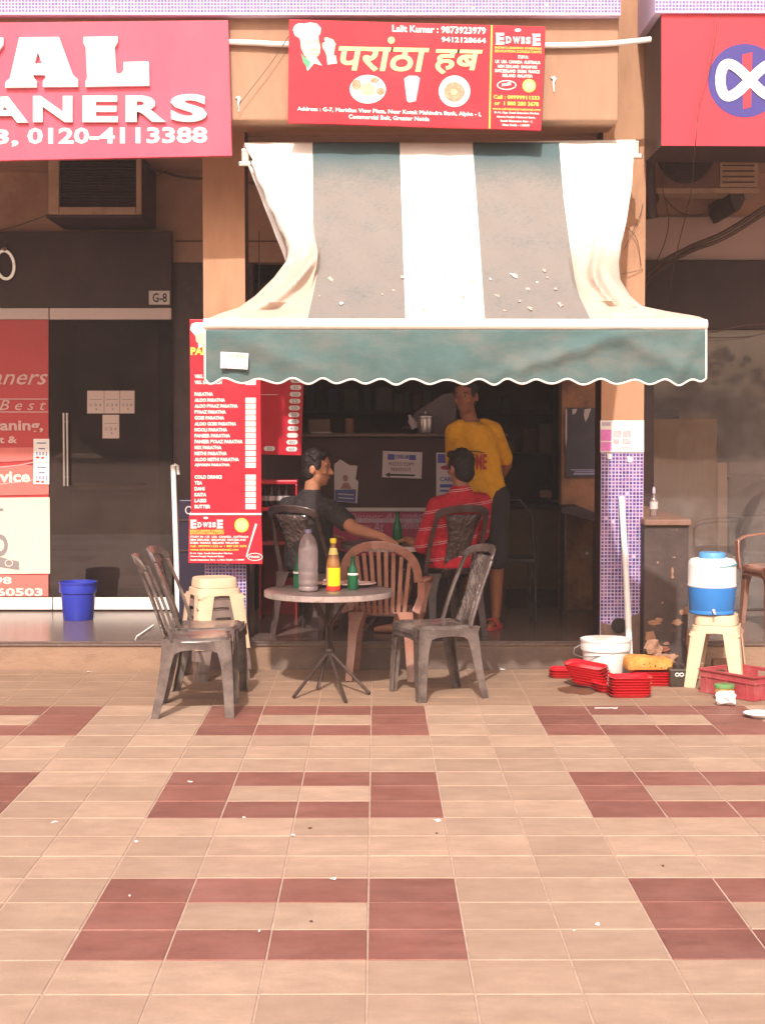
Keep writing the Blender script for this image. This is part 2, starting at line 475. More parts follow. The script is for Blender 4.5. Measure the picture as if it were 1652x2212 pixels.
for k in range(-12, 21):
    for j in range(-24, 24):
        cx = TX0 + (j + 0.5) * TW; cy = TY0 + (k + 0.5) * TD
        jj = (j + 3) % 6; kk = (k - 1) % 6
        dark = (jj < 4 and kk < 3 and not (kk == 1 and jj in (1, 2)))
        dz = random.uniform(-0.0006, 0.0006)
        half = 826 / FOC * (cy + TD) * 1.0
        ap_ = k >= 16
        if k >= -2 and -half - 0.20 < cx < half + 0.22:
            o = link('paving_tile', ta if ap_ else (td if dark else tl), apr if ap_ else pav)
            o.location = (cx, cy, dz)
            o.rotation_euler = (random.uniform(-1, 1) * 0.0012, random.uniform(-1, 1) * 0.0012, random.uniform(-1, 1) * 0.004)
        elif 1.0 < cy:
            src = tam if ap_ else (tdm if dark else tlm)
            far[2 if ap_ else (1 if dark else 0)].add([v + Vector((cx, cy, dz)) for v in src.v], src.f)
o = far[0].build('outlying_beige_tiles', M_tile_l, pav); o['kind'] = 'stuff'
o = far[1].build('outlying_red_tiles', M_tile_d, pav); o['kind'] = 'stuff'
o = far[2].build('outlying_dusty_tiles', M_apron, apr); o['kind'] = 'stuff'

# platform with a step edge
structure(MB().box(-4.6, 5.2, Y_R, 12.72, -0.02, PF - 0.035).build('platform_base', M_riser))
pl = structure(MB().box(-4.6, 5.2, Y_R - 0.012, 12.72, PF - 0.033, PF).build('platform', M_granite, bevel=0.004))
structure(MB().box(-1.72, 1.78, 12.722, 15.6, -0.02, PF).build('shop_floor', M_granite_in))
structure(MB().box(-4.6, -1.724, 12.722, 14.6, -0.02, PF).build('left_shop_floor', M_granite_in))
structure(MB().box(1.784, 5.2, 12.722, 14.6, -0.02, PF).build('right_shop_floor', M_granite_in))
# awning shade on the step face, painted as a greyer strip, worn light edge along the top
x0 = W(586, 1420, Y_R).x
MB().box(x0, 1.49, Y_R - 0.010, Y_R - 0.0005, 0.0, PF - 0.045).build('riser_shade', M_riser_shade, pl, bevel=0.003)
MB().box(-4.6, 5.2, Y_R - 0.016, Y_R - 0.0125, PF - 0.012, PF + 0.001).build('edge_strip', M_nose, pl)

# ------------------------------------------------------------------ building
bld = thing('arcade_building', 'tan arcade building with two square pillars and a deep beam over the shop fronts', 'building', (0, 11.5, PF))
BX0, BX1 = -5.0, W(1336, 150, Y_B).x
ZB = 3.54
MB().box(BX0, BX1, Y_B, 10.62, ZB, 4.62).build('beam', M_beam, bld, bevel=0.012)
RX = W(1427, 100, Y_B).x
MB().box(RX + 0.02, 6.0, 10.72, 11.05, ZB + 0.02, 4.62).build('beam', M_beam, bld, bevel=0.012)
MB().box(BX0, 6.0, 11.06, 12.9, ZB + 0.05, 4.62).build('ceiling', M_wall, bld)
MB().box(BX0, BX1 - 0.01, 10.625, 11.055, ZB + 0.06, 4.60).build('beam_core', M_wall, bld)
# upper wall above the shop openings
ZO = 2.90
MB().box(BX0, 6.0, Y_W, Y_W + 0.18, ZO, ZB + 0.049).build('upper_wall', M_wall, bld)
# thin ledge lines on that wall
MB().box(W(380, 520, Y_W).x, W(640, 520, Y_W).x, Y_W - 0.012, Y_W - 0.0005, W(0, 521, Y_W).z - 0.004, W(0, 521, Y_W).z + 0.004).build('wall_groove', M_cable, bld)
def mosaic(parent, xa, xb, za, zb, y, nx, cols, groutm, seed=1, edge=0.0):
    rnd = random.Random(seed)
    p = (xb - xa) / nx
    nz = int((zb - za) / p)
    mb = MB()
    q = p * 0.365
    for i in range(nx):
        for k in range(nz):
            cx = xa + (i + 0.5) * p; cz = zb - (k + 0.5) * p
            if rnd.random() < 0.003:
                continue
            s = q * rnd.uniform(0.9, 1.08)
            yy = y - rnd.uniform(0.0018, 0.0032)
            b = s * 0.82
            mb.add([(cx - s, y, cz - s), (cx + s, y, cz - s), (cx + s, y, cz + s), (cx - s, y, cz + s), (cx - b, yy, cz - b), (cx + b, yy, cz - b), (cx + b, yy, cz + b), (cx - b, yy, cz + b)],
                   [(4, 5, 6, 7), (0, 1, 5, 4), (1, 2, 6, 5), (2, 3, 7, 6), (3, 0, 4, 7)], rnd.randrange(len(cols)))
    o = mb.build('mosaic_tiles', cols, parent, fix=False)
    o['kind'] = 'stuff'
    return o
M_gr1 = mat('lavender_grout', (0.54, 0.43, 0.60), 0.85, var=0.10, vscale=6, dirt=(0.30, 0.20, 0.18), dscale=4, dlo=0.55, dhi=0.85, damt=0.5)
MT = [mat('violet_glass_tile', (0.125, 0.065, 0.24), 0.25, var=0.3, vscale=60), mat('blue_violet_glass_tile', (0.085, 0.080, 0.29), 0.25, var=0.3, vscale=60),
      mat('plum_glass_tile', (0.20, 0.085, 0.25), 0.3, var=0.3, vscale=60), mat('deep_indigo_glass_tile', (0.075, 0.05, 0.19), 0.25, var=0.3, vscale=60)]
M_gr2 = mat('pale_lilac_grout', (0.66, 0.53, 0.74), 0.8, var=0.06, vscale=6)
MT2 = [mat('faded_violet_tile', (0.20, 0.15, 0.36), 0.35, var=0.3, vscale=60), mat('faded_blue_tile', (0.16, 0.15, 0.38), 0.35, var=0.3, vscale=60), mat('faded_mauve_tile', (0.25, 0.17, 0.32), 0.35, var=0.3, vscale=60)]
# pillars
def pillar(xa, xb, zm, seed, base=0.0):
    d = 0.30
    mb = MB()
    mb.add([(xa, Y_P, zm), (xb, Y_P, zm), (xb, Y_P + d, zm), (xa, Y_P + d, zm), (xa, Y_P, 4.6), (xb, Y_P, 4.6), (xb, Y_P + d, 4.6), (xa, Y_P + d, 4.6)],
           [(0, 1, 5, 4)], 0)
    b = MB()
    b.box(xa, xb, Y_P, Y_P + d, base, 4.6)
    o = MB()
    vs = b.v
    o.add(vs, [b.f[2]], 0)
    o.add(vs, [b.f[0], b.f[1], b.f[3], b.f[4], b.f[5]], 1)  # side faces dark brown: their shade is put into the colour
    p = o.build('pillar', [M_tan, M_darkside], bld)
    g = MB().box(xa + 0.001, xb - 0.001, Y_P - 0.008, Y_P - 0.0005, base, zm).build('grout_panel', M_gr1, p)
    mosaic(p, xa + 0.002, xb - 0.002, base + 0.07, zm - 0.003, Y_P - 0.008, 12, MT, M_gr1, seed)
    return p
LX0, LX1 = W(441, 900, Y_P).x, W(531, 900, Y_P).x
RX0, RX1 = W(1297, 1000, Y_P).x, W(1389, 1000, Y_P).x
ZM = W(1340, 978, Y_P).z
pL = pillar(LX0, LX1, ZM, 3)
pR = pillar(RX0, RX1, ZM, 5)
# drain hole at the foot of the right pillar
c = W(1336, 1351, Y_P - 0.012)
MB().lathe([(0.040, 0.0), (0.052, 0.0), (0.052, 0.012), (0.040, 0.012)], c, 20, axis=(0, -1, 0)).lathe([(0.0401, 0.001), (0.001, 0.001), (0.0, 0.002)], c, 20, axis=(0, -1, 0)).build('drain_hole', M_rubber, pR)
# dirty smear at the foot of the mosaic
M_smear = mat('muddy_cement', (0.20, 0.13, 0.11), 0.85, var=0.3, vscale=14)
MB().slab([(1297.5, 1346), (1297.5, 1449), (1388.5, 1449), (1388.5, 1322), (1372, 1328), (1352, 1338), (1318, 1350)], Y_P - 0.0125, 0.003).build('cement_patch', M_smear, pR)
MB().rect(441.5, 1398, 530.5, 1449, Y_P - 0.0125, 0.003).build('cement_patch', M_smear, pL)
# parapets with mosaic
def parapet(pxa, pxb, pyb, seed, Yp, back):
    xa, zb = XZ(pxa, pyb, Yp); xb, _ = XZ(pxb, pyb, Yp)
    p = MB().box(xa, xb, Yp, back, zb, zb + 0.85).build('parapet', M_gr2, bld, bevel=0.004)
    n = int((xb - xa) / 0.0204)
    mosaic(p, xa, xb, zb + 0.004, zb + 0.20, Yp, n, MT2, M_gr2, seed)
    mosaic(p, xa, xb, zb + 0.206, zb + 0.206 + 0.18, Yp, n, MT2, M_gr2, seed + 1)
parapet(-60, 1340, 32, 11, Y_B - 0.08, Y_B - 0.001)
parapet(1414, 1720, 28, 12, 10.05, 10.7)
# partition between the left shop and the stall, and between the stall and the right shop
MB().box(W(374, 900, Y_W).x, W(548, 900, Y_W).x, Y_W + 0.002, Y_W + 0.20, PF, ZO - 0.001).build('partition_wall', M_darkside, bld)
xw0, xw1 = W(1213, 900, Y_W).x, W(1408, 900, Y_W).x
pw = MB().box(xw0, xw1, Y_W + 0.002, Y_W + 0.22, PF, ZO - 0.001).build('partition_wall', mat('stained_plaster', (0.36, 0.17, 0.09), 0.85, var=0.2, vscale=6, dirt=(0.10, 0.06, 0.05), dscale=4, dlo=0.42, dhi=0.62, damt=0.8), bld)
MB().rect(1389, 700, 1411, 1345, Y_W - 0.05, 0.045).build('door_post', M_darkside, bld)
# stall interior shell
sx0, sx1 = -1.72, 1.78
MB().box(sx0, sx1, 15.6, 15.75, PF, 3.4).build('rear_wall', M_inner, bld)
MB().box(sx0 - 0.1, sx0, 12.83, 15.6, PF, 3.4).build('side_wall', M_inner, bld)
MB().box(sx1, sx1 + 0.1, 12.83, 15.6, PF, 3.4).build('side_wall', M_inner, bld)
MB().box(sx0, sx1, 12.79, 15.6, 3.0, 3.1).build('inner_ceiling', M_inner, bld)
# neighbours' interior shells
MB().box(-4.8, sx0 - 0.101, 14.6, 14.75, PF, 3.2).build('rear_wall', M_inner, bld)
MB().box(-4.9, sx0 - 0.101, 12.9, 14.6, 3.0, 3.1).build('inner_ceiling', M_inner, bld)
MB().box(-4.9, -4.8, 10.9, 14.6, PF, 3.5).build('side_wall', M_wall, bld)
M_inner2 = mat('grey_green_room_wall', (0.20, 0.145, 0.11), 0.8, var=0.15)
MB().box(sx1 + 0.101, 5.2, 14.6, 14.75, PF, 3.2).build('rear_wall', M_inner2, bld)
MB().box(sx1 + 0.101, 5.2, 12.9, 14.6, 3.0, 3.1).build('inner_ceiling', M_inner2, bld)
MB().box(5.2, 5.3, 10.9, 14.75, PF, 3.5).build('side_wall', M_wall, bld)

# ------------------------------------------------------------------ left shop front
lf = thing('cleaners_shop_front', 'dark glass shop front with a red laundry poster and black fascia, left of the stall', 'shop front', (W(180, 1300, Y_W).x, Y_W, PF))
YD = Y_W - 0.06
def zrect(name, m, parent, x0, y0, x1, y1, Y, depth, bevel=0.0):
    return MB().rect(x0, y0, x1, y1, Y, depth).build(name, m, parent, bevel=bevel)
zrect('fascia_board', M_fascia, lf, -90, 500, 371, 664, Y_W - 0.10, 0.098, 0.004)
zrect('head_rail', mat('pinkish_white_metal', (0.62, 0.50, 0.47), 0.45, var=0.05), lf, 107.5, 665, 370, 690, YD - 0.02, 0.07, 0.004)
zrect('head_rail', MATS['pinkish_white_metal'], lf, -90, 665, 105.5, 690, YD - 0.02, 0.07, 0.004)
M_kick = mat('white_kick_plate', (0.80, 0.75, 0.70), 0.4, var=0.04)
zrect('kick_plate', M_kick, lf, -90, 1291, 113, 1317, YD - 0.02, 0.06, 0.004)
zrect('kick_plate', M_kick, lf, 115, 1291, 372, 1317, YD - 0.02, 0.06, 0.004)
gd = zrect('glass_door', G_dark, lf, 108, 690.5, 372, 1290.5, YD, 0.012)
zrect('fixed_pane', G_dark, lf, -90, 690.5, 106, 1290.5, YD + 0.004, 0.012)
dh = MB()
for x in (138, 145.5):
    a, b = W(x, 892, YD - 0.055), W(x + 1.5, 1050, YD - 0.055)
    dh.tube([a, b], 0.010, 10)
    for t in (0.12, 0.88):
        p = a.lerp(b, t); dh.tube([p, p + Vector((0, 0.052, 0))], 0.006, 6)
dh.build('door_handle', M_steel, gd, smooth=True)
# red poster on the fixed pane
YP = YD - 0.012
po = zrect('window_poster', M_redposter, lf, -90, 691, 105.5, 1289, YP + 0.004, 0.006)
Print(YP).poly([(-90, 1012), (-90, 1072), (106, 1068), (106, 1012), (60, 1004)]).rect(-90, 1242, 105, 1288).poly([(-90, 968), (-90, 1003), (60, 995), (105.5, 985), (105.5, 966)]).build('salmon_band', M_redtrim, po)
Print(YP).poly([(-90, 1076), (-90, 1241), (109, 1239), (108, 1074)]).build('cream_panel', mat('cream_poster_paper', (0.72, 0.58, 0.49), 0.6, var=0.05), po)
M_faint = mat('faded_white_print', (0.62, 0.40, 0.38), 0.5, var=0.1)
p = Print(YP, 2)
p.text('cleaners', -75, 797, 104, 831, bold=0.005, shear=0.35).rect(-90, 861, 105, 863).rect(-90, 889, 105, 891)
p.text('B e s t', 0, 864, 100, 886, bold=0.0, shear=0.3)
p.text('cleaning,', -45, 907, 94, 937, bold=0.03).text('pot &', -30, 942, 38, 962, bold=0.03)
p.stroke([(-90, 1010), (-20, 1011), (40, 1005), (76, 998)], 2).stroke([(-90, 1047), (0, 1046), (50, 1040), (90, 1034)], 2)
p.build('lettering', M_faint, po)
Print(YP, 2).text('service', -50, 1018, 66, 1042, bold=0.035).text('98', -12, 1246, 26, 1262, bold=0.03).text('98 60503', -60, 1270, 93, 1288, bold=0.03).build('lettering', mat('cream_print', (0.80, 0.66, 0.58), 0.5, var=0.05), po)
Print(YP, 2).disc(0, 1178, 18, 24).disc(-40, 1178, 10).poly([(0, 1203), (42, 1213), (42, 1231), (0, 1225)]).rect(-40, 1098, 8, 1104).build('washing_machine_print', M_grey_ink, po)
Print(YP, 3).ring(20, 1216, 9, 8, 2).disc(0, 1178, 10, 13).build('machine_highlight_print', MATS['cream_poster_paper'], po)
for i, (y0, y1) in enumerate(((948, 999), (1000, 1046))):
    nb = tag(zrect('wall_calendar', M_paper, None, 73, y0, 107, y1, YP - 0.012, 0.003), ['white calendar sheet on the red laundry poster, upper of two', 'white calendar sheet on the red laundry poster, lower of two'][i], 'calendar', 'calendar sheets on the laundry poster')
    q = Print(YP - 0.012)
    for j in range(4):
        q.text('%d' % (3, 0, 0, 2)[j], 78 + 7 * j, y0 + 28, 82 + 7 * j, y0 + 36)
    q.rect(80, y0 + 8, 100, y0 + 10).rect(84, y0 + 20, 98, y0 + 22)
    q.build('figure_print', M_blue_ink, nb)
    Print(YP - 0.012).rect(78, y0 + 38, 86, y0 + 42).rect(90, y0 + 39, 96, y0 + 43).build('red_print', M_redposter, nb)
# notices behind the door glass
YN = YD - 0.004
for (x0, y0, x1, y1, lb) in ((189, 844, 225, 893, 'pale notice sheet on the dark glass door, leftmost of the top row'), (226, 844, 259, 893, 'pale notice sheet on the dark glass door, middle of the top row'), (260, 844, 291, 893, 'pale notice sheet on the dark glass door, rightmost of the top row'), (222, 896, 258, 947, 'pale notice sheet on the dark glass door, alone below the row')):
    nb = tag(zrect('notice_sheet', mat('aged_paper', (0.52, 0.40, 0.36), 0.8, var=0.04) if 'aged_paper' not in MATS else MATS['aged_paper'], None, x0, y0, x1, y1, YN, 0.002), lb, 'notice', 'notice sheets on the glass door')
    q = Print(YN); w = x1 - x0
    for j in range(3):
        q.text('20%d' % (j + 1) if j < 1 else '%d' % (2 + j), x0 + w * (0.12 + 0.28 * j), y0 + 27, x0 + w * (0.30 + 0.28 * j), y0 + 34)
    q.rect(x0 + 4, y0 + 18, x1 - 4, y0 + 19.5).rect(x0 + w * 0.5, y0 + 38, x0 + w * 0.6, y0 + 42)
    q.build('figure_print', M_grey_ink, nb)
# house number plate
pg = tag(zrect('number_plate', mat('grey_white_plate', (0.60, 0.55, 0.52), 0.5, var=0.08), None, 322, 628, 367, 658, Y_W - 0.112, 0.010, 0.002), 'small white number plate reading G-8 on the black fascia', 'number plate')
Print(Y_W - 0.112).text('G-8', 330, 633, 361, 653, bold=0.015).build('lettering', M_black, pg)
# silver ring emblem at the left edge of the fascia
em = thing('ring_emblem', 'silver ring emblem on the black fascia at the left edge', 'emblem', tuple(W(10, 570, Y_W - 0.12)))
rb = MB(); rb2 = MB()
cc = W(12, 572, Y_W - 0.125)
def oval(mb, c, rx, rz, w, tilt):
    pts = [c + Vector((math.cos(tilt) * rx * math.cos(a) - math.sin(tilt) * rz * math.sin(a), 0, math.sin(tilt) * rx * math.cos(a) + math.cos(tilt) * rz * math.sin(a))) for a in [2 * math.pi * k / 24 for k in range(25)]]
    mb.strip(pts, (0, 1, 0), 0.012, w)
oval(rb, cc, 0.068, 0.108, 0.026, 0.12)
rb.build('ring', M_steel, em, bevel=0.003)
rb2.add([cc + Vector((-0.03, -0.01, 0.12)), cc + Vector((0.0, -0.01, 0.10)), cc + Vector((0.022, -0.01, 0.128)), cc + Vector((0.0, -0.01, 0.155)), cc + Vector((0.0, -0.03, 0.128))], [(0, 1, 4), (1, 2, 4), (2, 3, 4), (3, 0, 4), (0, 3, 2, 1)])
rb2.build('stone', M_steel, em)
# inside the cleaners: counter and a rail seen dimly through the glass
ct = thing('service_counter', 'dim wooden counter standing inside behind the dark glass door', 'counter', tuple(G(250, 1330, PF)))
MB().box(-2.55, -1.85, 13.5, 13.9, PF, 1.1).build('counter_body', mat('dim_wood', (0.16, 0.09, 0.06), 0.5, var=0.2), ct, bevel=0.01)
MB().box(-2.6, -1.83, 13.45, 13.95, 1.102, 1.14).build('counter_top', mat('dim_counter_top', (0.28, 0.20, 0.17), 0.35), ct, bevel=0.006)

# ------------------------------------------------------------------ right shop front
rf = thing('neighbour_shop_front', 'large pale glass shop front under a dark fascia, right of the stall', 'shop front', (W(1560, 1300, Y_W).x, Y_W, PF))
zrect('pale_panel', M_pale, rf, 1389, 468, 1760, 562, Y_W - 0.03, 0.028, 0.003)
zrect('fascia_board', M_fascia, rf, 1389, 563, 1760, 711, Y_W - 0.10, 0.098, 0.004)
zrect('glass_pane', G_clear, rf, 1411.5, 712, 1760, 1342, Y_W - 0.035, 0.012)
zrect('kick_plate', M_darkside, rf, 1411.5, 1318, 1760, 1342.5, Y_W - 0.06, 0.06, 0.004)
cb = thing('laminate_cupboard', 'brown laminate cupboard standing behind the right shop glass', 'cupboard', tuple(W(1475, 1330, 12.95)))
YC = 12.85
zrect('side_panel', M_brownlam, cb, 1405, 905, 1547, 1320, YC, 0.35, 0.006)
zrect('cream_post', M_cream, cb, 1548.5, 1000, 1570, 1320, YC - 0.01, 0.1, 0.003)
zrect('dark_top', M_fascia, cb, 1405, 885, 1466, 900, YC - 0.02, 0.4, 0.004)
zrect('upper_panel', mat('olive_panel', (0.20, 0.14, 0.085), 0.5), cb, 1466, 892, 1547, 904, YC, 0.3)
gs = thing('grey_shelf_unit', 'grey metal shelf unit behind the right shop glass at the picture edge', 'shelf', tuple(W(1620, 1300, 13.3)))
M_gshelf = mat('grey_shelf_metal', (0.22, 0.17, 0.17), 0.5, var=0.1)
for i, y in enumerate((1030, 1115, 1200, 1300)):
    zrect('shelf_board', M_gshelf, gs, 1574, y, 1760, y + 8, 13.2, 0.4)
zrect('back_panel', M_gshelf, gs, 1574, 1000, 1760, 1330, 13.62, 0.02)

# ------------------------------------------------------------------ air conditioners, cables
ac = thing('window_air_conditioner', 'dusty window air conditioner in the wall under the left red sign', 'air conditioner', tuple(W(204, 462, 11.9)))
YA = 11.85
f = MB()
f.rect(105, 330, 128, 463, YA, 0.75).rect(128.3, 446.5, 294, 463, YA, 0.75).rect(294.3, 330, 306, 463, YA, 0.75).rect(128.3, 330, 294, 342, YA, 0.75)
f.build('casing', M_acgrey, ac, bevel=0.006)
zrect('grill_back', M_acgrill, ac, 128.2, 342, 294, 446.4, YA + 0.06, 0.02)
for k in range(17):
    y = 345 + k * 6
    MB().rect(129, y, 293.5, y + 2.2, YA + 0.02, 0.03).build('grill_slat', M_acgrill, ac)
MB().rect(306.5, 330, 309, 470, YA + 0.02, 0.72).rect(100, 464, 309, 470, YA + 0.02, 0.72).build('dark_sleeve', M_darkside, ac)
ao = thing('outdoor_condenser', 'dusty outdoor condenser unit on brackets under the right red sign', 'air conditioner', tuple(W(1500, 405, 11.9)))
YO = 11.75
zrect('casing', mat('brown_condenser_case', (0.16, 0.085, 0.065), 0.6, var=0.2, vscale=8), ao, 1412, 300, 1552, 404, YO, 0.40, 0.01)
cgr = W(1480, 335, YO - 0.004)
MB().lathe([(0.205, 0.0), (0.19, 0.012), (0.0, 0.012)], cgr, 36, axis=(0, -1, 0)).build('fan_grill', M_acgrill, ao)
fr = MB()
for k in range(1, 9):
    r = 0.02 + k * 0.021
    pts = [cgr + Vector((r * math.cos(a), -0.018, r * math.sin(a))) for a in [2 * math.pi * j / 28 for j in range(29)]]
    fr.tube(pts, 0.0025, 4, cap=False)
fr.build('guard_rings', M_iron, ao)
zrect('side_grill', M_acgrey, ao, 1553, 331, 1637, 404, YO + 0.02, 0.38, 0.008)
for k in range(5):
    zrect('louvre', M_cable, ao, 1560, 344 + k * 12, 1628, 347 + k * 12, YO + 0.012, 0.007)
zrect('mount_rail', M_acgrey, ao, 1417, 405, 1640, 417, YO + 0.02, 0.30, 0.006)
for a in ((1391, 1424, 1409), (1574, 1609, 1592)):
    MB().slab([(a[0], 412), (a[0] + 4, 436), (a[2] - 6, 456), (a[2] + 4, 454), (a[1], 430), (a[1] - 4, 412)], YO + 0.05, 0.75).build('bracket', M_iron, ao, bevel=0.006)
def wire(pts, r, m, name, label, cat, group=None, n=6):
    # pts: photo x, photo y, distance; smoothed
    P = [W(*p) for p in pts]
    out = []
    for i in range(len(P) - 1):
        p0 = P[max(i - 1, 0)]; p1 = P[i]; p2 = P[i + 1]; p3 = P[min(i + 2, len(P) - 1)]
        for k in range(8):
            t = k / 8
            out.append(0.5 * ((2 * p1) + (p2 - p0) * t + (2 * p0 - 5 * p1 + 4 * p2 - p3) * t * t + (3 * p1 - p0 - 3 * p2 + p3) * t ** 3))
    out.append(P[-1])
    o = MB().tube(out, r, n).build(name, m, None, smooth=True)
    if label:
        tag(o, label, cat, group)
    return o
g = 'thick cables at the right'
wire([(1700, 415, 11.3), (1652, 447, 11.3), (1562, 503, 11.4), (1491, 533, 11.5), (1421, 571, 11.7), (1385, 612, 11.9), (1378, 660, 12.0)], 0.016, M_cable, 'thick_cable', 'upper of two thick brown cables sweeping across the pale panel at right', 'cable', g)
wire([(1700, 428, 11.32), (1652, 460, 11.32), (1562, 515, 11.42), (1491, 543, 11.52), (1425, 581, 11.72), (1390, 622, 11.92), (1384, 664, 12.02)], 0.014, M_cable, 'thick_cable', 'lower of two thick brown cables sweeping across the pale panel at right', 'cable', g)
g = 'thin wires on the facade'
WL = [
 ([(1549, 30, 10.02), (1535, 130, 10.02), (1512, 210, 10.02), (1500, 320, 10.05), (1490, 420, 11.0), (1462, 540, 11.3), (1432, 680, 12.3)], 0.0035, 'long thin wire hanging in front of the right red sign'),
 ([(1436, 330, 11.6), (1430, 400, 11.6), (1443, 470, 11.9), (1436, 520, 12.3), (1418, 562, 12.45)], 0.0035, 'thin wire hanging beside the outdoor condenser'),
 ([(1427, 415, 11.9), (1450, 445, 12.2), (1475, 462, 12.4), (1512, 463, 12.4), (1545, 440, 12.3), (1580, 416, 12.1)], 0.005, 'dark looped wire sagging under the outdoor condenser'),
 ([(1347, 540, 10.72), (1365, 500, 10.72), (1380, 470, 10.72), (1388, 440, 10.74)], 0.0022, 'thin wire slanting up the right pillar'),
 ([(1340, 592, 10.72), (1362, 588, 10.72), (1388, 582, 10.74)], 0.0022, 'thin wire lying almost level across the right pillar'),
 ([(1350, 490, 10.72), (1368, 506, 10.72), (1378, 528, 10.72), (1384, 575, 10.73)], 0.0022, 'thin curved wire on the right pillar below the awning roller'),
 ([(624, 78, 10.15), (590, 130, 10.15), (560, 170, 10.15), (520, 222, 10.15), (514, 236, 10.15)], 0.0022, 'thin wire slanting down the beam left of the menu shop sign'),
 ([(309, 356, 12.0), (350, 372, 12.3), (400, 384, 12.5), (441, 386, 12.55)], 0.010, 'thick dark wire from the window air conditioner to the left pillar'),
 ([(320, 360, 12.4), (380, 352, 12.5), (441, 348, 12.55)], 0.004, 'thin wire above the thick one beside the window air conditioner'),
 ([(330, 384, 12.5), (385, 356, 12.5), (430, 330, 12.5)], 0.004, 'thin wire crossing upward between air conditioner and left pillar'),
 ([(0, 498, 12.5), (50, 484, 12.5), (105, 463, 12.4)], 0.004, 'thin wire from the left edge up to the window air conditioner'),
 ([(534, 394, 12.45), (560, 398, 12.45), (600, 404, 12.45)], 0.012, 'dark cable on the wall between left pillar and awning'),
 ([(1652, 700, 12.4), (1600, 704, 12.4), (1530, 716, 12.4), (1440, 712, 12.4)], 0.004, 'thin wire along the foot of the right fascia'),
 ([(1652, 720, 12.35), (1600, 728, 12.35), (1520, 730, 12.35)], 0.004, 'thin wire just below the right fascia, beside the awning end'),
]
for pts, r, lb in WL:
    wire(pts, r, M_wire, 'hanging_wire', lb, 'wire', g, 5)
pd = wire([(1392, -60, 10.95), (1392, 180, 10.95), (1396, 360, 11.0), (1404, 470, 11.1)], 0.05, M_darkside, 'drain_pipe', 'dark drain pipe in the gap between the beam and the right red sign', 'pipe', n=12)
# white conduit behind the menu shop sign
wire([(492, 90.5, 10.17), (560, 93, 10.17), (630, 96, 10.17), (900, 96, 10.17), (1178, 98, 10.17), (1300, 95, 10.17), (1360, 90, 10.17), (1405, 85, 10.17)], 0.018, M_whitepaint, 'white_conduit', 'white conduit pipe running along the beam behind the menu shop sign', 'conduit', n=10)
# small bits of plaster and hooks on the beam
for x, y, lb in ((1196, 172, 'torn white paper scrap on the beam right of the menu shop sign'), (516, 215, 'torn white paper scrap beside the right end of the left red sign')):
    o = MB().slab([(x - 8, y - 5), (x - 2, y - 1), (x - 3, y + 6), (x - 1, y + 26), (x + 1, y + 25), (x + 1, y + 6), (x + 5, y - 2), (x + 1, y - 8)], Y_B - 0.012, 0.006).build('paper_scrap', M_paper)
    tag(o, lb, 'paper scrap')
# ================================================================== SIGNS
# left red sign with raised letters
YS = 10.13
sl = thing('cleaners_sign', 'pink red sign board with raised white letters at top left', 'sign', tuple(W(250, 345, YS)))
MB().slab([(-90, 49.5), (-90, 349), (501, 336.5), (493, 43.5)], YS, 0.05).build('sign_panel', M_redAL, sl, bevel=0.003)
def cr(l):
    return [(x * 0.3926, y * 0.3926) for x, y in l]
def raised(name, loops, depth, parent, m=None, vsfs=None, box=None, Y=YS):
    if vsfs is None:
        vs, fs = curve_mesh(loops)
    else:
        vs0, fs = vsfs
        vs = [(box[0] + u * (box[2] - box[0]), box[3] - v * (box[3] - box[1])) for u, v in vsfs[0]]
    P = [W(x, y, Y - depth) for x, y in vs]
    me = bpy.data.meshes.new(name)
    me.from_pydata([tuple(p) for p in P], [], fs)
    bm = bmesh.new(); bm.from_mesh(me)
    bmesh.ops.remove_doubles(bm, verts=bm.verts, dist=1e-5)
    fl = [f for f in bm.faces if f.normal.y > 0]
    bmesh.ops.reverse_faces(bm, faces=fl)
    ex = bmesh.ops.extrude_face_region(bm, geom=list(bm.faces))
    nv = [e for e in ex['geom'] if isinstance(e, bmesh.types.BMVert)]
    # the extruded copy becomes the front, the originals move back
    old = [v for v in bm.verts if v not in set(nv)]
    for v in old:
        v.co.y += depth - 0.001
    bmesh.ops.recalc_face_normals(bm, faces=bm.faces)
    org = ORG.get(parent.name, Vector())
    bmesh.ops.translate(bm, verts=bm.verts, vec=-org)
    bm.to_mesh(me); bm.free()
    me.materials.append(m or M_white_film)
    return link(name, me, parent)
A_out = cr([(108, 205), (325, 203), (402, 412), (430, 436), (430, 476), (238, 478), (238, 443), (252, 428), (248, 411), (183, 412), (188, 428), (203, 445), (203, 480), (30, 481), (32, 452), (56, 430)])
A_in = cr([(210, 285), (190, 350), (232, 348)])
L_out = cr([(460, 203), (648, 200), (648, 232), (632, 258), (640, 396), (648, 405), (664, 405), (680, 390), (682, 341), (816, 338), (820, 345), (823, 470), (472, 476), (472, 447), (481, 430), (473, 262), (460, 235)])
Y_out = cr([(-330, 208), (-150, 207), (-150, 240), (-180, 245), (-135, 310), (-85, 245), (-105, 240), (-105, 207), (20, 206), (20, 245), (0, 272), (-70, 370), (-70, 440), (-30, 450), (-30, 480), (-260, 482), (-260, 450), (-215, 440), (-215, 370), (-300, 250), (-330, 245)])
for lp in ([A_out, A_in], [L_out], [Y_out]):
    raised('letter', lp, 0.030, sl)
for ch, b in (('E', (-135, 209, -58, 266)), ('A', (-38, 208.5, 61, 264.5)), ('N', (72, 207, 157, 263.5)), ('E', (179, 206.5, 255, 263.5)), ('R', (272, 206, 358, 263)), ('S', (369, 203, 447, 263))):
    raised('letter', None, 0.026, sl, None, text_mesh(ch, 0.04, 4), b)
p = Print(YS, 1)
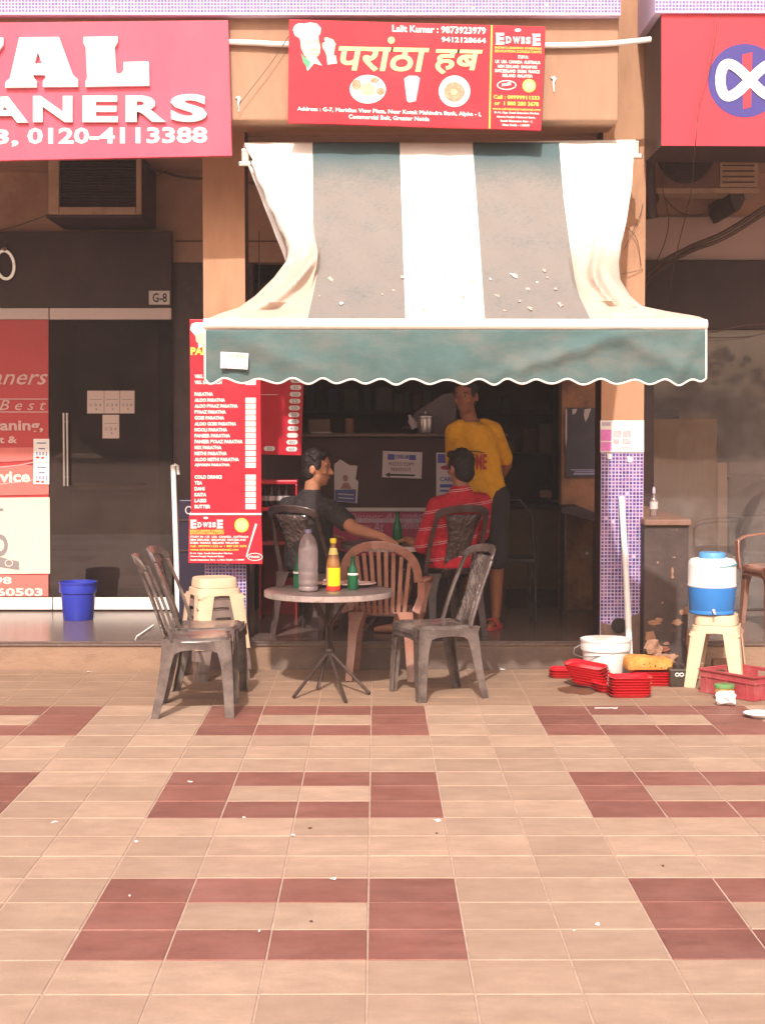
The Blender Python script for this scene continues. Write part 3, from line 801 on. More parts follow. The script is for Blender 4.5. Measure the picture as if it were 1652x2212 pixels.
p.text('3,', -14, 279, 41, 318, bold=0.03, slope=-0.012).text('0120-4113388', 60, 276, 448.5, 311.5, bold=0.03, slope=-0.006)
p.build('lettering', M_white_film, sl)

# the menu shop sign (hangs a little askew)
YH = 10.08
sh = thing('stall_sign', 'red stall sign hung askew on the beam with a chef and yellow Hindi lettering', 'sign', tuple(W(900, 275, YH)))
MB().slab([(624.5, 41.5), (621.5, 265), (1168, 282), (1178, 57.5)], YH, 0.035).build('sign_panel', M_red, sh, bevel=0.002)
MB().slab([(1043, 58), (1043, 60), (1047, 60), (1047, 58)], YH + 0.036, 0.08).slab([(760, 120), (760, 140), (780, 140), (780, 120)], YH + 0.036, 0.08).build('wall_fixing', M_iron, sh)
def h(x, y):
    return (597.3 + x * 0.3616, y * 0.3616)
def hl(l):
    return [h(*q) for q in l]
p = Print(YH)
SLP = 0.027
p.text('Lalit Kumar : 9873923979', 847, 53.5, 1049, 69, slope=SLP, bold=0.03)
p.text('9412128664', 953, 79, 1049, 91, slope=SLP, bold=0.03)
p.text('Address : G-7, Meridian View Plaza, Near Kotak Mahindra Bank, Alpha - I,', 642, 230, 1039, 241.5, slope=0.031, bold=0.03)
p.text('Commercial Belt, Greater Noida', 753, 247, 927, 258, slope=0.031, bold=0.03)
for t, a, b in (('STUDY IN :', (1440, 330), (1505, 350)), ('UK  USA  CANADA  AUSTRALIA', (1305, 357), (1575, 377)), ('NEW ZEALAND  SINGAPORE', (1320, 386), (1555, 405)), ('SWITZERLAND  DUBAI  FRANCE', (1303, 412), (1570, 432)), ('IRELAND  MALAYSIA', (1348, 441), (1528, 460)),
                ('D-16, Opp. South Extension Market,', (1300, 664), (1568, 680)), ('Above Punjab National Bank,', (1312, 690), (1545, 706)), ('South Extension Part - I,', (1335, 714), (1528, 730)), ('New Delhi - 110049', (1348, 738), (1510, 753))):
    (x0, y0), (x1, y1) = h(*a), h(*b)
    p.text(t, x0, y0, x1, y1, slope=SLP, bold=0.03)
# serif company name
def serif_word(p, word, x0, y0, x1, y1, slope=0.0, small=0.72):
    n = len(word); 
    widths = [1.15 if c in 'EDW' and (i in (0, n - 1)) else (0.45 if c == 'I' else (1.05 if c == 'W' else 0.78)) for i, c in enumerate(word)]
    tot = sum(widths); x = x0
    for i, c in enumerate(word):
        w = widths[i] / tot * (x1 - x0)
        top = y0 if i in (0, n - 1) else y0 + (y1 - y0) * (1 - small)
        bot = y1 - (0 if i in (0, n - 1) else (y1 - y0) * 0.12)
        d = slope * (x - x0)
        p.text(c, x + w * 0.10, top + d, x + w * 0.90, bot + d, bold=0.05)
        if c in 'EDI':
            p.rect(x + w * 0.02, bot + d - 1.5, x + w * 0.5, bot + d); p.rect(x + w * 0.02, top + d, x + w * 0.5, top + d + 1.5)
        x += w
serif_word(p, 'EDWISE', *h(1305, 196), *h(1582, 266), slope=SLP)
p.disc(*h(1440, 180), 7, 3.5).ring(*h(1373, 508), 21, 10.5, 2).text('FREE', *h(1345, 500), *h(1400, 518), bold=0.03, slope=-0.2)
p.build('white_print', M_white_film, sh)
p = Print(YH)
p.text('पराठा', 731, 100, 927, 153, slope=0.02, bold=0.022, shear=0.16, res=4)
p.text('हब', 940, 106, 1042, 160, slope=0.02, bold=0.022, shear=0.16, res=4)
p.disc(*h(685, 240), 7.5)
p.build('hindi_lettering', M_lemon, sh)
p = Print(YH)
p.poly([(1060, 54), (1055, 278), (1058.5, 278), (1063.5, 54)])
p.text("INDIA'S LEADING OVERSEAS", *h(1303, 276), *h(1582, 290), slope=SLP, bold=0.03).text('EDUCATION CONSULTANTS', *h(1303, 296), *h(1582, 312), slope=SLP, bold=0.03)
p.text('Call : 09999911333', *h(1295, 566), *h(1570, 590), slope=SLP, bold=0.035).text('or  1 800 200 3678', *h(1300, 602), *h(1565, 628), slope=SLP, bold=0.035)
p.text('www.edwiseinternational.com', *h(1288, 640), *h(1575, 656), slope=SLP, bold=0.02)
p.disc(*h(1507, 512), 14.5)
p.build('yellow_print', M_yellow, sh)
Print(YH, 2).disc(*h(1507, 512), 10).ring(*h(1507, 512), 12.5, 12.5, 1).build('badge_centre', M_lemon, sh)
# chef emblem
p = Print(YH)
p.poly(hl([(98, 178), (108, 152), (135, 138), (165, 142), (200, 134), (240, 140), (266, 168), (262, 200), (250, 215), (252, 236), (145, 246), (136, 226), (110, 212)]))
p.poly(hl([(178, 340), (200, 352), (240, 345), (272, 392), (225, 378), (185, 425), (172, 380)])).poly(hl([(300, 340), (352, 330), (362, 378), (305, 386)]))
p.build('chef_whites', M_white_film, sh)
Print(YH, 2).poly(hl([(142, 246), (252, 238), (262, 280), (258, 320), (235, 348), (200, 356), (165, 330), (148, 290)])).poly(hl([(273, 258), (290, 250), (284, 228), (300, 222), (316, 228), (338, 236), (354, 262), (346, 300), (340, 336), (302, 342), (292, 312), (274, 284)])).build('chef_skin', mat('pale_printed_skin', (0.85, 0.66, 0.46), 0.5), sh)
Print(YH, 2).poly(hl([(146, 318), (165, 338), (205, 370), (188, 410), (160, 372)])).build('chef_scarf', M_greenprint, sh)
Print(YH, 3).stroke(hl([(205, 300), (225, 290), (248, 298)]), 1.6).stroke(hl([(200, 310), (222, 325), (250, 312)]), 1.2).stroke(hl([(175, 255), (195, 246)]), 1.2).stroke(hl([(225, 248), (240, 244)]), 1.2).stroke(hl([(272, 268), (292, 262)]), 0.8).build('chef_line_print', MATS['printed_food'], sh)
# dishes
Print(YH).disc(*h(545, 533), 39, 31).disc(*h(1062, 545), 34, 34).poly(hl([(762, 470), (790, 452), (840, 454), (856, 470), (848, 520), (832, 605), (790, 612), (778, 600)])).build('dish_print', M_white_film, sh)
Print(YH, 2).disc(*h(478, 505), 10, 11).disc(*h(585, 480), 9, 6).disc(*h(620, 545), 9, 8).disc(*h(1060, 548), 22, 21).build('food_print', M_foodprint, sh)
Print(YH, 2).ring(*h(490, 570), 9, 9, 3).disc(*h(545, 598), 8, 4).poly(hl([(830, 470), (856, 470), (832, 605), (806, 610)])).poly(hl([(1120, 480), (1150, 530), (1140, 590), (1118, 560)])).build('dish_print', M_greyprint, sh)
Print(YH, 3).disc(*h(1060, 550), 6).disc(*h(545, 530), 16, 13).build('food_light_print', M_lemon, sh)

# right bank sign: a deep box
YK = 10.08
sb = thing('bank_sign', 'bright red bank sign box with a white loop in a blue disc at top right', 'sign', tuple(W(1600, 315, YK)))
bx = MB(); 
fr4 = [W(x, y, YK) for x, y in ((1427.5, 28.5), (1427.5, 315), (1790, 317), (1790, 28))]
MB().add(fr4 + [v + Vector((0, 0.62, 0)) for v in fr4], [(3, 2, 1, 0), (4, 5, 6, 7), (0, 1, 5, 4), (1, 2, 6, 5), (2, 3, 7, 6), (3, 0, 4, 7)]).build('sign_box', M_darkside, sb)
Print(YK).poly([(1428, 29), (1428, 314.5), (1788, 316.5), (1788, 28.5)]).build('sign_face', M_redbank, sb)
cx, cy = 1607.5, 174
Print(YK, 2).disc(cx, cy, 79.5, 79.5, 48).build('blue_disc', M_navy, sb)
Print(YK, 3).poly([(1602.5, 118), (1604, 236), (1621, 231), (1623.5, 113)]).build('red_bar', M_redbank, sb)
for lo, hi, ly in ((0, 40, 4), (40, 80, 5)):
    pts = []
    for k in range(lo, hi + 1):
        t = 2 * math.pi * k / 80
        pts.append((1619 + 64 * math.cos(t), 173 - 33 * math.sin(2 * t) * (1.0 + 0.12 * math.cos(t) ** 2)))
    Print(YK, ly).stroke(pts, 22).build('white_loop', M_white_film, sb)

# menu board beside the left pillar
YM = 10.60
mb_ = thing('menu_board', 'tall red menu board listing parathas, standing in front of the left pillar', 'menu board', tuple(W(488, 1217, YM)))
MB().slab([(410, 690), (413, 1110.5), (565, 1110.5), (562, 690)], YM, 0.03).build('menu_panel', M_red, mb_, bevel=0.002)
MB().slab([(409, 1113.5), (407, 1216), (567.5, 1218.5), (564.5, 1113.5)], YM + 0.002, 0.03).build('lower_panel', M_red, mb_, bevel=0.002)
MB().rect(410, 1108.5, 565, 1112.5, YM - 0.004, 0.006).build('white_rail', M_white_film, mb_)
MB().box(W(470, 800, YM).x, W(470, 800, YM).x + 0.05, YM + 0.033, Y_P - 0.0005, W(0, 1190, YM).z, W(0, 710, YM).z).build('mounting_batten', M_iron, mb_)
def mm(x, y):
    return (392.5 + x * 0.17563, 665.6 + y * 0.17563)
p = Print(YM)
rows = [('VEG. BURGER', 840, 470), ('VEG. SANDWICH', 913, 495), ('PARATHA', 1058, 388), ('ALOO PARATHA', 1132, 535), ('ALOO PYAAZ PARATHA', 1205, 692), ('PYAAZ PARATHA', 1278, 545), ('GOBI PARATHA', 1350, 525), ('ALOO GOBI PARATHA', 1424, 672), ('MOOLI PARATHA', 1497, 562), ('PANEER PARATHA', 1570, 598), ('PANEER PYAAZ PARATHA', 1642, 752), ('MIX PARATHA', 1715, 492), ('METHI PARATHA', 1788, 558), ('ALOO METHI PARATHA', 1862, 707), ('AJWAIN PARATHA', 1933, 595),
        ('COLD DRINKS', 2078, 497), ('TEA', 2150, 255), ('DAHI', 2222, 283), ('RAITA', 2295, 305), ('LASSI', 2368, 303), ('BUTTER', 2442, 355)]
for t, y, xe in rows:
    a = mm(160, y - 23); b = mm(xe, y + 22)
    p.text(t, a[0], a[1], b[0], b[1], bold=0.04)
p.build('lettering', M_white_film, mb_)
prices = {913: '20', 1132: '15', 1205: '20', 1278: '20', 1350: '25', 1424: '25', 1497: '20', 1570: '35', 1642: '35', 1715: '35', 1788: '', 1862: '', 1933: '20', 2078: '', 2150: '7', 2222: '15', 2295: '20', 2368: '20', 2442: '5/10'}
for y, t in prices.items():
    a = mm(785, y - 30); b = mm(912, y + 31)
    pb = Print(YM).rect(a[0], a[1], b[0], b[1]).build('price_box', M_white_film, mb_)
    if t:
        a = mm(815, y - 18); b = mm(815 + 22 * len(t), y + 16)
        Print(YM, 2).text(t, a[0], a[1], b[0], b[1], bold=0.0).build('lettering', M_grey_ink, pb)
# chef and heading at the top of the menu, edge visible beside the awning
p = Print(YM)
p.poly([(411, 712), (414, 700), (424, 696), (440, 697), (452, 700), (456, 712), (448, 722), (422, 725)]).poly([(428, 742), (436, 738), (440, 748), (430, 752)])
p.build('chef_whites', M_white_film, mb_)
Print(YM, 2).poly([(422, 722), (446, 718), (450, 738), (436, 746), (424, 738)]).build('chef_skin', M_skinprint, mb_)
Print(YM, 2).text('PARATHA HUB', 412, 750, 556, 767, bold=0.05).build('yellow_heading', M_yellow, mb_)
# lower advert panel
YL = YM + 0.002
def ml(x, y):
    return (392.5 + x * 0.17563, 981.3 + y * 0.17563)
p = Print(YL)
serif_word(p, 'EDWISE', *ml(105, 805), *ml(518, 912))
p.disc(*ml(298, 783), 5, 2.5)
for t, x0, x1, y in (('STUDY IN : UK  USA  CANADA  AUSTRALIA', 105, 825, 1015), ('NEW ZEALAND  SINGAPORE  SWITZERLAND', 105, 790, 1053), ('DUBAI  FRANCE  IRELAND  MALAYSIA', 105, 705, 1090), ('D-16, Opp. South Extension Market,', 105, 630, 1220), ('Above Punjab National Bank,', 105, 525, 1258), ('South Extension Part - I, New Delhi - 110049', 105, 770, 1300)):
    a = ml(x0, y - 13); b = ml(x1, y + 13)
    p.text(t, *a, *b, bold=0.03)
p.poly([ml(905, 850), ml(930, 860), ml(800, 1262), ml(790, 1255)]).ring(*ml(900, 1262), 17, 8.5, 1.6).text('FREE', *ml(830, 1250), *ml(960, 1275), bold=0.03)
p.build('white_print', M_white_film, mb_)
p = Print(YL)
for t, x0, x1, y in (("INDIA'S LEADING OVERSEAS", 105, 520, 940), ('EDUCATION CONSULTANTS', 105, 520, 972), ('Call : 09999911333 or 1 800 200 3678', 105, 800, 1130), ('www.edwiseinternational.com', 105, 700, 1172)):
    p.text(t, *ml(x0, y - 14), *ml(x1, y + 14), bold=0.03)
p.disc(*ml(738, 872), 15.5)
p.build('orange_print', M_yellow, mb_)
Print(YL, 2).disc(*ml(738, 872), 11).build('badge_centre', M_lemon, mb_)

# inner menu board, hanging inside the stall
YI = 12.05
mi = thing('inner_menu_board', 'red price board hanging inside the stall just right of the tall menu board', 'menu board', tuple(W(610, 985, YI)))
MB().slab([(520, 770), (520, 980), (651, 984), (657, 772)], YI, 0.02).build('board_panel', M_red, mi, bevel=0.002)
for k, t in enumerate(('40', '45', '50', '55', '50', '50', '40', '45', '', '80', '60', '30')):
    x, y = (640 - k * 1.0, 822 + k * 14.8) if k < 11 else (582, 969)
    pb = Print(YI).pill(x, y, 7, 5).build('price_box', M_white_film, mi)
    if t:
        Print(YI, 2).text(t, x - 6, y - 3.5, x + 6, y + 3.5, bold=0.0).build('lettering', M_grey_ink, pb)
Print(YI).text('30', 530, 860, 560, 868, bold=0.0).rect(560, 852, 600, 853).build('ruled_print', M_white_film, mi)
MB().tube([W(560, 772, YI + 0.02), W(560, 500, YI + 0.5)], 0.004, 5).tube([W(640, 772, YI + 0.02), W(640, 520, YI + 0.5)], 0.004, 5).build('hanging_wire', M_wire, mi)

# ================================================================== AWNING
aw = thing('striped_awning', 'green and white striped retractable awning sagging over the stall', 'awning', tuple(W(985, 310, 10.7)))
YT, YF = 10.36, 8.80
zt, zf = W(940, 306, YT).z, W(980, 692, YF).z
def lerp(a, b, t):
    return a + (b - a) * t
def interp(tab, y):
    if y <= tab[0][0]:
        return tab[0][1]
    for (a, b), (c, d) in zip(tab, tab[1:]):
        if y <= c:
            t = (y - a) / (c - a)
            return lerp(b, d, t)
    return tab[-1][1]
# depth along the slack slope as a function of photo height
prof = []
for k in range(41):
    a = k / 40
    Yk = lerp(YT, YF, a); zk = lerp(zt, zf, a) - 0.10 * math.sin(math.pi * a) ** 1.2 * (0.6 + 0.8 * a)
    prof.append((PH / 2 - (zk - EYE) * 0 , Yk, zk))
def projy(Yk, zk):
    d = CAMR.transposed() @ (Vector((0.3, Yk, zk)) - CAMP)
    return PH / 2 + d.y / d.z * FOC
ytab = [(projy(b, c), b) for a, b, c in prof]
ytab.sort()
EDGE = [
 [(308, 527), (330, 537), (360, 556), (400, 579), (450, 604), (500, 626), (530, 634), (560, 622), (600, 592), (640, 551), (665, 515), (678, 473), (691, 443)],
 [(308, 675), (480, 676), (520, 684), (545, 691), (575, 689), (620, 680), (691, 664)],
 [(308, 863), (691, 875.5)],
 [(308, 1020), (691, 1047)],
 [(308, 1207), (430, 1217), (520, 1229), (600, 1241), (640, 1251), (691, 1275)],
 [(308, 1369), (400, 1364), (480, 1352), (530, 1341), (570, 1337), (605, 1340), (640, 1362), (662, 1388), (673, 1440), (684, 1508), (691, 1524)],
]
NS, NR = 26, 120
def clothpt(st, u, y):
    x = lerp(interp(EDGE[st], y), interp(EDGE[st + 1], y), u)
    Yv = interp(ytab, y)
    s = st + u
    Yv += 0.010 * math.sin(s * 5.1 + y * 0.020) * math.sin((y - 308) / 383 * math.pi) + 0.006 * math.sin(s * 11 - y * 0.045)
    # slack sides: the outer strips roll over and bunch
    if st == 0:
        d = math.exp(-((y - 560) / 62) ** 2)
        Yv -= 0.22 * d * max(0.0, u) ** 1.3 * (1 - max(0.0, (u - 0.93) / 0.07))
        t = (y - 525) / 150.0
        if 0 < t < 1.1:
            ur = 0.92 - 0.62 * t
            w_ = 0.26
            q = (u - ur) / w_
            Yv += (0.11 * math.exp(-((q - 1.0) / 0.9) ** 2) - 0.08 * math.exp(-(q / 0.6) ** 2)) * math.sin(math.pi * min(1, t * 0.92))
        Yv += 0.09 * math.exp(-((u - 0.22 - (y - 400) * 0.0012) / 0.09) ** 2) * math.exp(-((y - 450) / 55) ** 2)
        t = (y - 655) / 36.0
        if t > 0:
            Yv += 0.07 * math.exp(-((u - 0.55) / 0.3) ** 2) * math.exp(-((t - 0.35) / 0.3) ** 2)
    if st == 4:
        d = math.exp(-((y - 590) / 62) ** 2)
        Yv -= 0.18 * d * math.sin(math.pi * min(1.0, 0.06 + u * 0.94)) ** 0.9
        t = (y - 425) / 170.0
        if 0 < t < 1.2:
            ur = 0.72 - 0.30 * t
            q = (u - ur) / 0.16
            Yv += (0.085 * math.exp(-((q + 1.0) / 0.8) ** 2) - 0.06 * math.exp(-(q / 0.6) ** 2)) * math.sin(math.pi * min(1, t / 1.2))
        t = (y - 570) / 105.0
        if 0 < t < 1.05:
            q = (u - (0.38 + 0.22 * t)) / 0.16
            Yv += (0.085 * math.exp(-((q - 1.0) / 0.8) ** 2) - 0.06 * math.exp(-(q / 0.6) ** 2)) * math.sin(math.pi * min(1, t))
        t = (y - 652) / 36.0
        if t > 0:
            Yv += 0.06 * math.exp(-((u - 0.5) / 0.3) ** 2) * math.exp(-((t - 0.35) / 0.3) ** 2)
    return W(x, y, Yv)
cl = MB()
vs = []; 
cols = 5 * NS + 1
for r in range(NR + 1):
    y = lerp(308, 691, r / NR)
    for st in range(5):
        for k in range(NS):
            vs.append(clothpt(st, k / NS, y))
    vs.append(clothpt(4, 1.0, y))
fs = []; ms = []
for r in range(NR):
    for c_ in range(cols - 1):
        fs.append((r * cols + c_, r * cols + c_ + 1, (r + 1) * cols + c_ + 1, (r + 1) * cols + c_)); ms.append((0, 1, 2, 1, 0)[c_ // NS])
cl.v = vs; cl.f = fs; cl.m = ms
def cloth_mat(name, col, dirt, lo, hi, amt, streak=3.8):
    m = mat(name, col, 0.65, var=0.05, vscale=8, bump=0.25, bscale=35)
    t = m.node_tree; N, L = t.nodes, t.links
    b = N['Principled BSDF']
    src = b.inputs['Base Color'].links[0].from_socket
    g = N.new('ShaderNodeNewGeometry'); sp = N.new('ShaderNodeSeparateXYZ'); L.new(g.outputs['Position'], sp.inputs[0])
    r = N.new('ShaderNodeMapRange'); r.inputs[1].default_value = hi; r.inputs[2].default_value = lo; r.inputs[3].default_value = 0; r.inputs[4].default_value = 1
    L.new(sp.outputs['Z'], r.inputs[0])
    mp = N.new('ShaderNodeMapping'); mp.inputs['Rotation'].default_value = (0, 0, 0.6); mp.inputs['Scale'].default_value = (1, 1, 1)
    L.new(g.outputs['Position'], mp.inputs[0])
    n = N.new('ShaderNodeTexNoise'); n.inputs['Scale'].default_value = 4.5; n.inputs['Detail'].default_value = 10; n.inputs['Roughness'].default_value = 0.75
    L.new(mp.outputs[0], n.inputs['Vector'])
    w = N.new('ShaderNodeTexNoise'); w.inputs['Scale'].default_value = 75; w.inputs['Detail'].default_value = 5; w.inputs['Roughness'].default_value = 0.7
    mp2 = N.new('ShaderNodeMapping'); mp2.vector_type = 'TEXTURE'; mp2.inputs['Rotation'].default_value = (0, -0.55, 0); mp2.inputs['Scale'].default_value = (3.2, 0.9, 0.9)
    L.new(g.outputs['Position'], mp2.inputs[0]); L.new(mp2.outputs[0], w.inputs['Vector'])
    a1 = N.new('ShaderNodeMath'); a1.operation = 'MULTIPLY_ADD'; a1.inputs[1].default_value = 2.0; L.new(n.outputs[0], a1.inputs[0]); 
    a2 = N.new('ShaderNodeMath'); a2.operation = 'MULTIPLY_ADD'; a2.inputs[1].default_value = streak; a2.inputs[2].default_value = -0.5 * streak - 0.55; L.new(w.outputs[0], a2.inputs[0]); L.new(a2.outputs[0], a1.inputs[2])
    a3 = N.new('ShaderNodeMath'); a3.operation = 'ADD'; L.new(a1.outputs[0], a3.inputs[0]); a3.inputs[1].default_value = 0.62
    a4 = N.new('ShaderNodeMath'); a4.operation = 'MULTIPLY'; a4.use_clamp = True; L.new(a3.outputs[0], a4.inputs[0]); L.new(r.outputs[0], a4.inputs[1])
    a5 = N.new('ShaderNodeMath'); a5.operation = 'MULTIPLY'; a5.inputs[1].default_value = amt; L.new(a4.outputs[0], a5.inputs[0])
    mx = N.new('ShaderNodeMix'); mx.data_type = 'RGBA'
    L.new(a5.outputs[0], mx.inputs[0]); L.new(src, mx.inputs[6]); mx.inputs[7].default_value = (*dirt, 1)
    L.new(mx.outputs[2], b.inputs['Base Color'])
    # thin fabric lets a little light through
    return m
M_awg = cloth_mat('green_awning_cloth', (0.075, 0.125, 0.135), (0.235, 0.208, 0.186), 3.08, 3.33, 0.88, 2.8)
M_aww = cloth_mat('white_awning_cloth', (0.80, 0.77, 0.72), (0.52, 0.36, 0.25), 2.28, 2.62, 0.55, 0.9)
M_aws = cloth_mat('dusty_white_side_cloth', (0.80, 0.77, 0.72), (0.40, 0.255, 0.165), 2.58, 2.95, 0.72, 0.9)
clo = cl.build('awning_cloth', [M_aws, M_awg, M_aww], aw, smooth=True, solid=0.004, fix=False)
# loose hem hanging from the left edge over the folding arm
hm = []
for k in range(25):
    y = lerp(345, 590, k / 24)
    e_ = clothpt(0, 0.0, y)
    w_ = 17 * math.sin(math.pi * min(1, 0.08 + k / 24 * 0.92)) ** 0.7
    xe = interp(EDGE[0], y)
    hm.append([e_, W(xe - w_ * 0.45, y + 5 + 2 * math.sin(k * 0.9), interp(ytab, y) + 0.02), W(xe - w_ + 2 * math.sin(k * 1.3), y + 10, interp(ytab, y) + 0.05)])
hb = MB(); hb.v = [p for r_ in hm for p in r_]
hb.f = [(k * 3 + j, k * 3 + j + 1, k * 3 + j + 4, k * 3 + j + 3) for k in range(24) for j in range(2)]; hb.m = [0] * len(hb.f)
hb.build('cloth_hem', M_aws, aw, smooth=True, solid=0.003, fix=False)
# roller under the beam, front bar, folding arms
a, b = W(527, 322, YT + 0.06), W(1371, 312, YT + 0.06)
MB().tube([a, b], 0.03, 16).build('roller', M_whitepaint, aw, smooth=True)
for x, y in ((530, 345), (1371, 328)):
    p0 = W(x, y, YT + 0.0)
    MB().obox(p0 + Vector((0, 0.03, 0.02)), (0.055, 0.06, 0.10)).obox(p0 + Vector((0, -0.01, -0.03)), (0.085, 0.03, 0.03)).build('wall_bracket', M_steel, aw, bevel=0.006)
a, b = W(440, 700, YF), W(1526, 702, YF)
prof_b = [(-0.030, -0.028), (0.022, -0.028), (0.036, -0.012), (0.036, 0.012), (0.018, 0.030), (-0.030, 0.030)]
rings = []
for e in (a, b):
    rings.append([e + Vector((0, -py, pz)) for py, pz in prof_b])
MB().loft(rings).build('front_bar', mat('cream_white_bar', (0.80, 0.74, 0.66), 0.35, var=0.06, vscale=14, dirt=(0.5, 0.36, 0.3), dscale=5, dlo=0.6, dhi=0.85, damt=0.4), aw, bevel=0.006)
for sx, sh_, el in ((541, (541, 352, YT), (646, 618, 9.75)), (1372, (1362, 345, YT), (1290, 640, 9.7))):
    s0 = W(*sh_); e0 = W(*el); f0 = W(560 if sx < 900 else 1400, 712, YF + 0.04)
    MB().tube([s0, e0], 0.021, 8).build('folding_arm', M_whitepaint, aw, smooth=True)
    MB().tube([e0, f0], 0.017, 8).build('folding_arm', M_whitepaint, aw, smooth=True)
# valance
M_val = mat('teal_valance_cloth', (0.070, 0.128, 0.128), 0.85, var=0.10, vscale=4, bump=0.15, bscale=30, dirt=(0.21, 0.18, 0.16), dscale=2.4, dlo=0.44, dhi=0.70, damt=0.55, stretch=(1.0, 1, 2.2))
NV, NH = 264, 20
def valbot(u):
    x = lerp(443, 1524, u)
    return 823 + 2.5 * u + (5.5 + 1.1 * math.sin(x * 0.031) + 0.7 * math.sin(x * 0.083)) * math.sin((x - 470 + 6 * math.sin(x * 0.017)) / 67.0 * 2 * math.pi + 2.6) + (-8 if x < 452 else 0) * (452 - x) / 9 + (-14) * max(0, (x - 1508) / 16) ** 1.5
def valpt(u, v):
    x = lerp(443, 1524, u); yb = valbot(u); y = lerp(712, yb, v)
    X = u * 2.9
    dy = 0
    sag = v ** 0.8
    # broad diagonal drapes
    for (cx, sl, wdt, amp) in ((0.42, 0.95, 0.16, 0.020), (0.95, 0.6, 0.2, 0.010), (1.55, -0.4, 0.15, 0.012), (2.05, -1.5, 0.14, 0.020), (2.62, 0.9, 0.12, 0.018), (1.28, 0.2, 0.10, 0.010), (2.80, -0.3, 0.06, 0.012)):
        q = X - (cx + sl * (v - 0.5) * 0.55)
        dy -= 1.35 * amp * math.exp(-(q / wdt) ** 2) * math.sin(math.pi * min(1.0, 0.15 + 0.85 * v))
    dy += 0.008 * sag * math.sin((x - 470) / 67.0 * 2 * math.pi + 1.0) * v
    return W(x, y, YF - 0.018 + dy)
va = MB(); va.v = [valpt(i / NV, j / NH) for j in range(NH + 1) for i in range(NV + 1)]
va.f = [(j * (NV + 1) + i, j * (NV + 1) + i + 1, (j + 1) * (NV + 1) + i + 1, (j + 1) * (NV + 1) + i) for j in range(NH) for i in range(NV)]
va.m = [0] * len(va.f)
val = va.build('valance', M_val, aw, smooth=True, solid=0.003, fix=False)
M_pip = mat('white_piping', (0.82, 0.76, 0.70), 0.6, var=0.05)
pts = [valpt(0.0, j / 8) + Vector((0, -0.004, 0)) for j in range(8)] + [valpt(i / NV, 1.0) + Vector((0, -0.002, 0)) for i in range(NV + 1)] + [valpt(1.0, 1 - j / 8) + Vector((0, -0.004, 0)) for j in range(1, 9)]
MB().tube(pts, 0.0055, 6).build('piping', M_pip, val, smooth=True)
st = MB().slab([(477, 760), (476, 795), (535, 798), (537, 763)], YF - 0.050, 0.0015).build('maker_label', M_paper, val)
Print(YF - 0.050).text('SUN BLINDS', 495, 764, 533, 771, bold=0.02, slope=0.05).build('orange_print', mat('orange_ink', (0.75, 0.30, 0.16), 0.6), val)
Print(YF - 0.050).text('9810417704', 481, 787, 532, 795, bold=0.0, slope=0.03).text('Ph :', 490, 776, 503, 781, bold=0.0).build('violet_print', mat('violet_ink', (0.30, 0.22, 0.40), 0.6), val)
# leaves and paper scraps caught on the lower slope
rnd = random.Random(4)
def awn(px, py, off=0.012):
    Yv = interp(ytab, py) - off
    return W(px, py, Yv)
M_leaf = mat('dry_leaf', (0.60, 0.46, 0.36), 0.8, var=0.3, vscale=30, local=True)
def scrap(name, c, r, m, lb, cat, grp, ups=(0, -0.55, 0.83)):
    n = 7; c = Vector(c); up = Vector(ups).normalized()
    t1 = up.cross(Vector((1, 0.2, 0))).normalized(); t2 = up.cross(t1)
    vs = [c + up * rnd.uniform(0.002, 0.006)]
    for k in range(n):
        a = 2 * math.pi * k / n; q = r * rnd.uniform(0.22, 1.2)
        vs.append(c + t1 * q * math.cos(a) + t2 * q * math.sin(a) * 0.7 + up * rnd.uniform(0.0, 0.003 + r * 0.16))
    fs = [(0, k + 1, (k + 1) % n + 1) for k in range(n)]
    mb = MB().add(vs, fs)
    o = mb.build(name, m, None, solid=0.0015, fix=False)
    return tag(o, lb, cat, grp)
sp = [(738, 655, 15, 1), (714, 604, 11, 0), (1110, 596, 17, 1), (1058, 603, 7, 1), (1182, 600, 6, 0), (1210, 660, 12, 0), (1075, 640, 13, 0), (1120, 652, 8, 0), (1160, 610, 6, 1), (1022, 608, 6, 0), (1175, 585, 8, 0), (1145, 668, 10, 0), (1090, 672, 7, 0), (850, 628, 6, 0), (825, 636, 5, 0), (690, 640, 5, 0), (1000, 640, 6, 0), (960, 600, 6, 0), (915, 668, 6, 0), (870, 600, 8, 0), (1200, 625, 6, 0), (1140, 625, 10, 0)]
for x, y, r, w in sp:
    scrap('paper_scrap' if w else 'dry_leaf', awn(x, y), r * 0.85 / FOC * 9.3, M_paper if w else M_leaf, 'torn white paper caught on the lower slope of the awning' if w else 'dry curled leaf lying on the lower slope of the awning', 'paper scrap' if w else 'leaf', 'white paper scraps on the awning' if w else 'dry leaves on the awning')
# ================================================================== STALL INTERIOR
YK_ = 12.5
ctr = thing('service_counter', 'dark service counter of the stall with pasted notices', 'counter', tuple(W(800, 1320, YK_)))
MB().rect(560, 944, 1092, 1330, YK_, 0.55).build('counter_body', M_counter, ctr, bevel=0.004)
MB().rect(548, 936, 1096, 943.5, YK_ - 0.04, 0.64).build('counter_top', mat('worn_counter_top', (0.11, 0.06, 0.055), 0.35, var=0.2), ctr, bevel=0.004)
MB().rect(715, 1097, 1085, 1105, YK_ - 0.03, 0.029).build('white_ledge', mat('greyish_white_strip', (0.50, 0.42, 0.40), 0.5, var=0.1), ctr, bevel=0.002)
bn = MB().rect(640, 1106, 1040, 1200, YK_ - 0.012, 0.010).build('pink_banner', M_pinkfilm, ctr)
M_bnl = mat('banner_lilac_print', (0.42, 0.26, 0.32), 0.6, var=0.2, vscale=20)
p = Print(YK_ - 0.012)
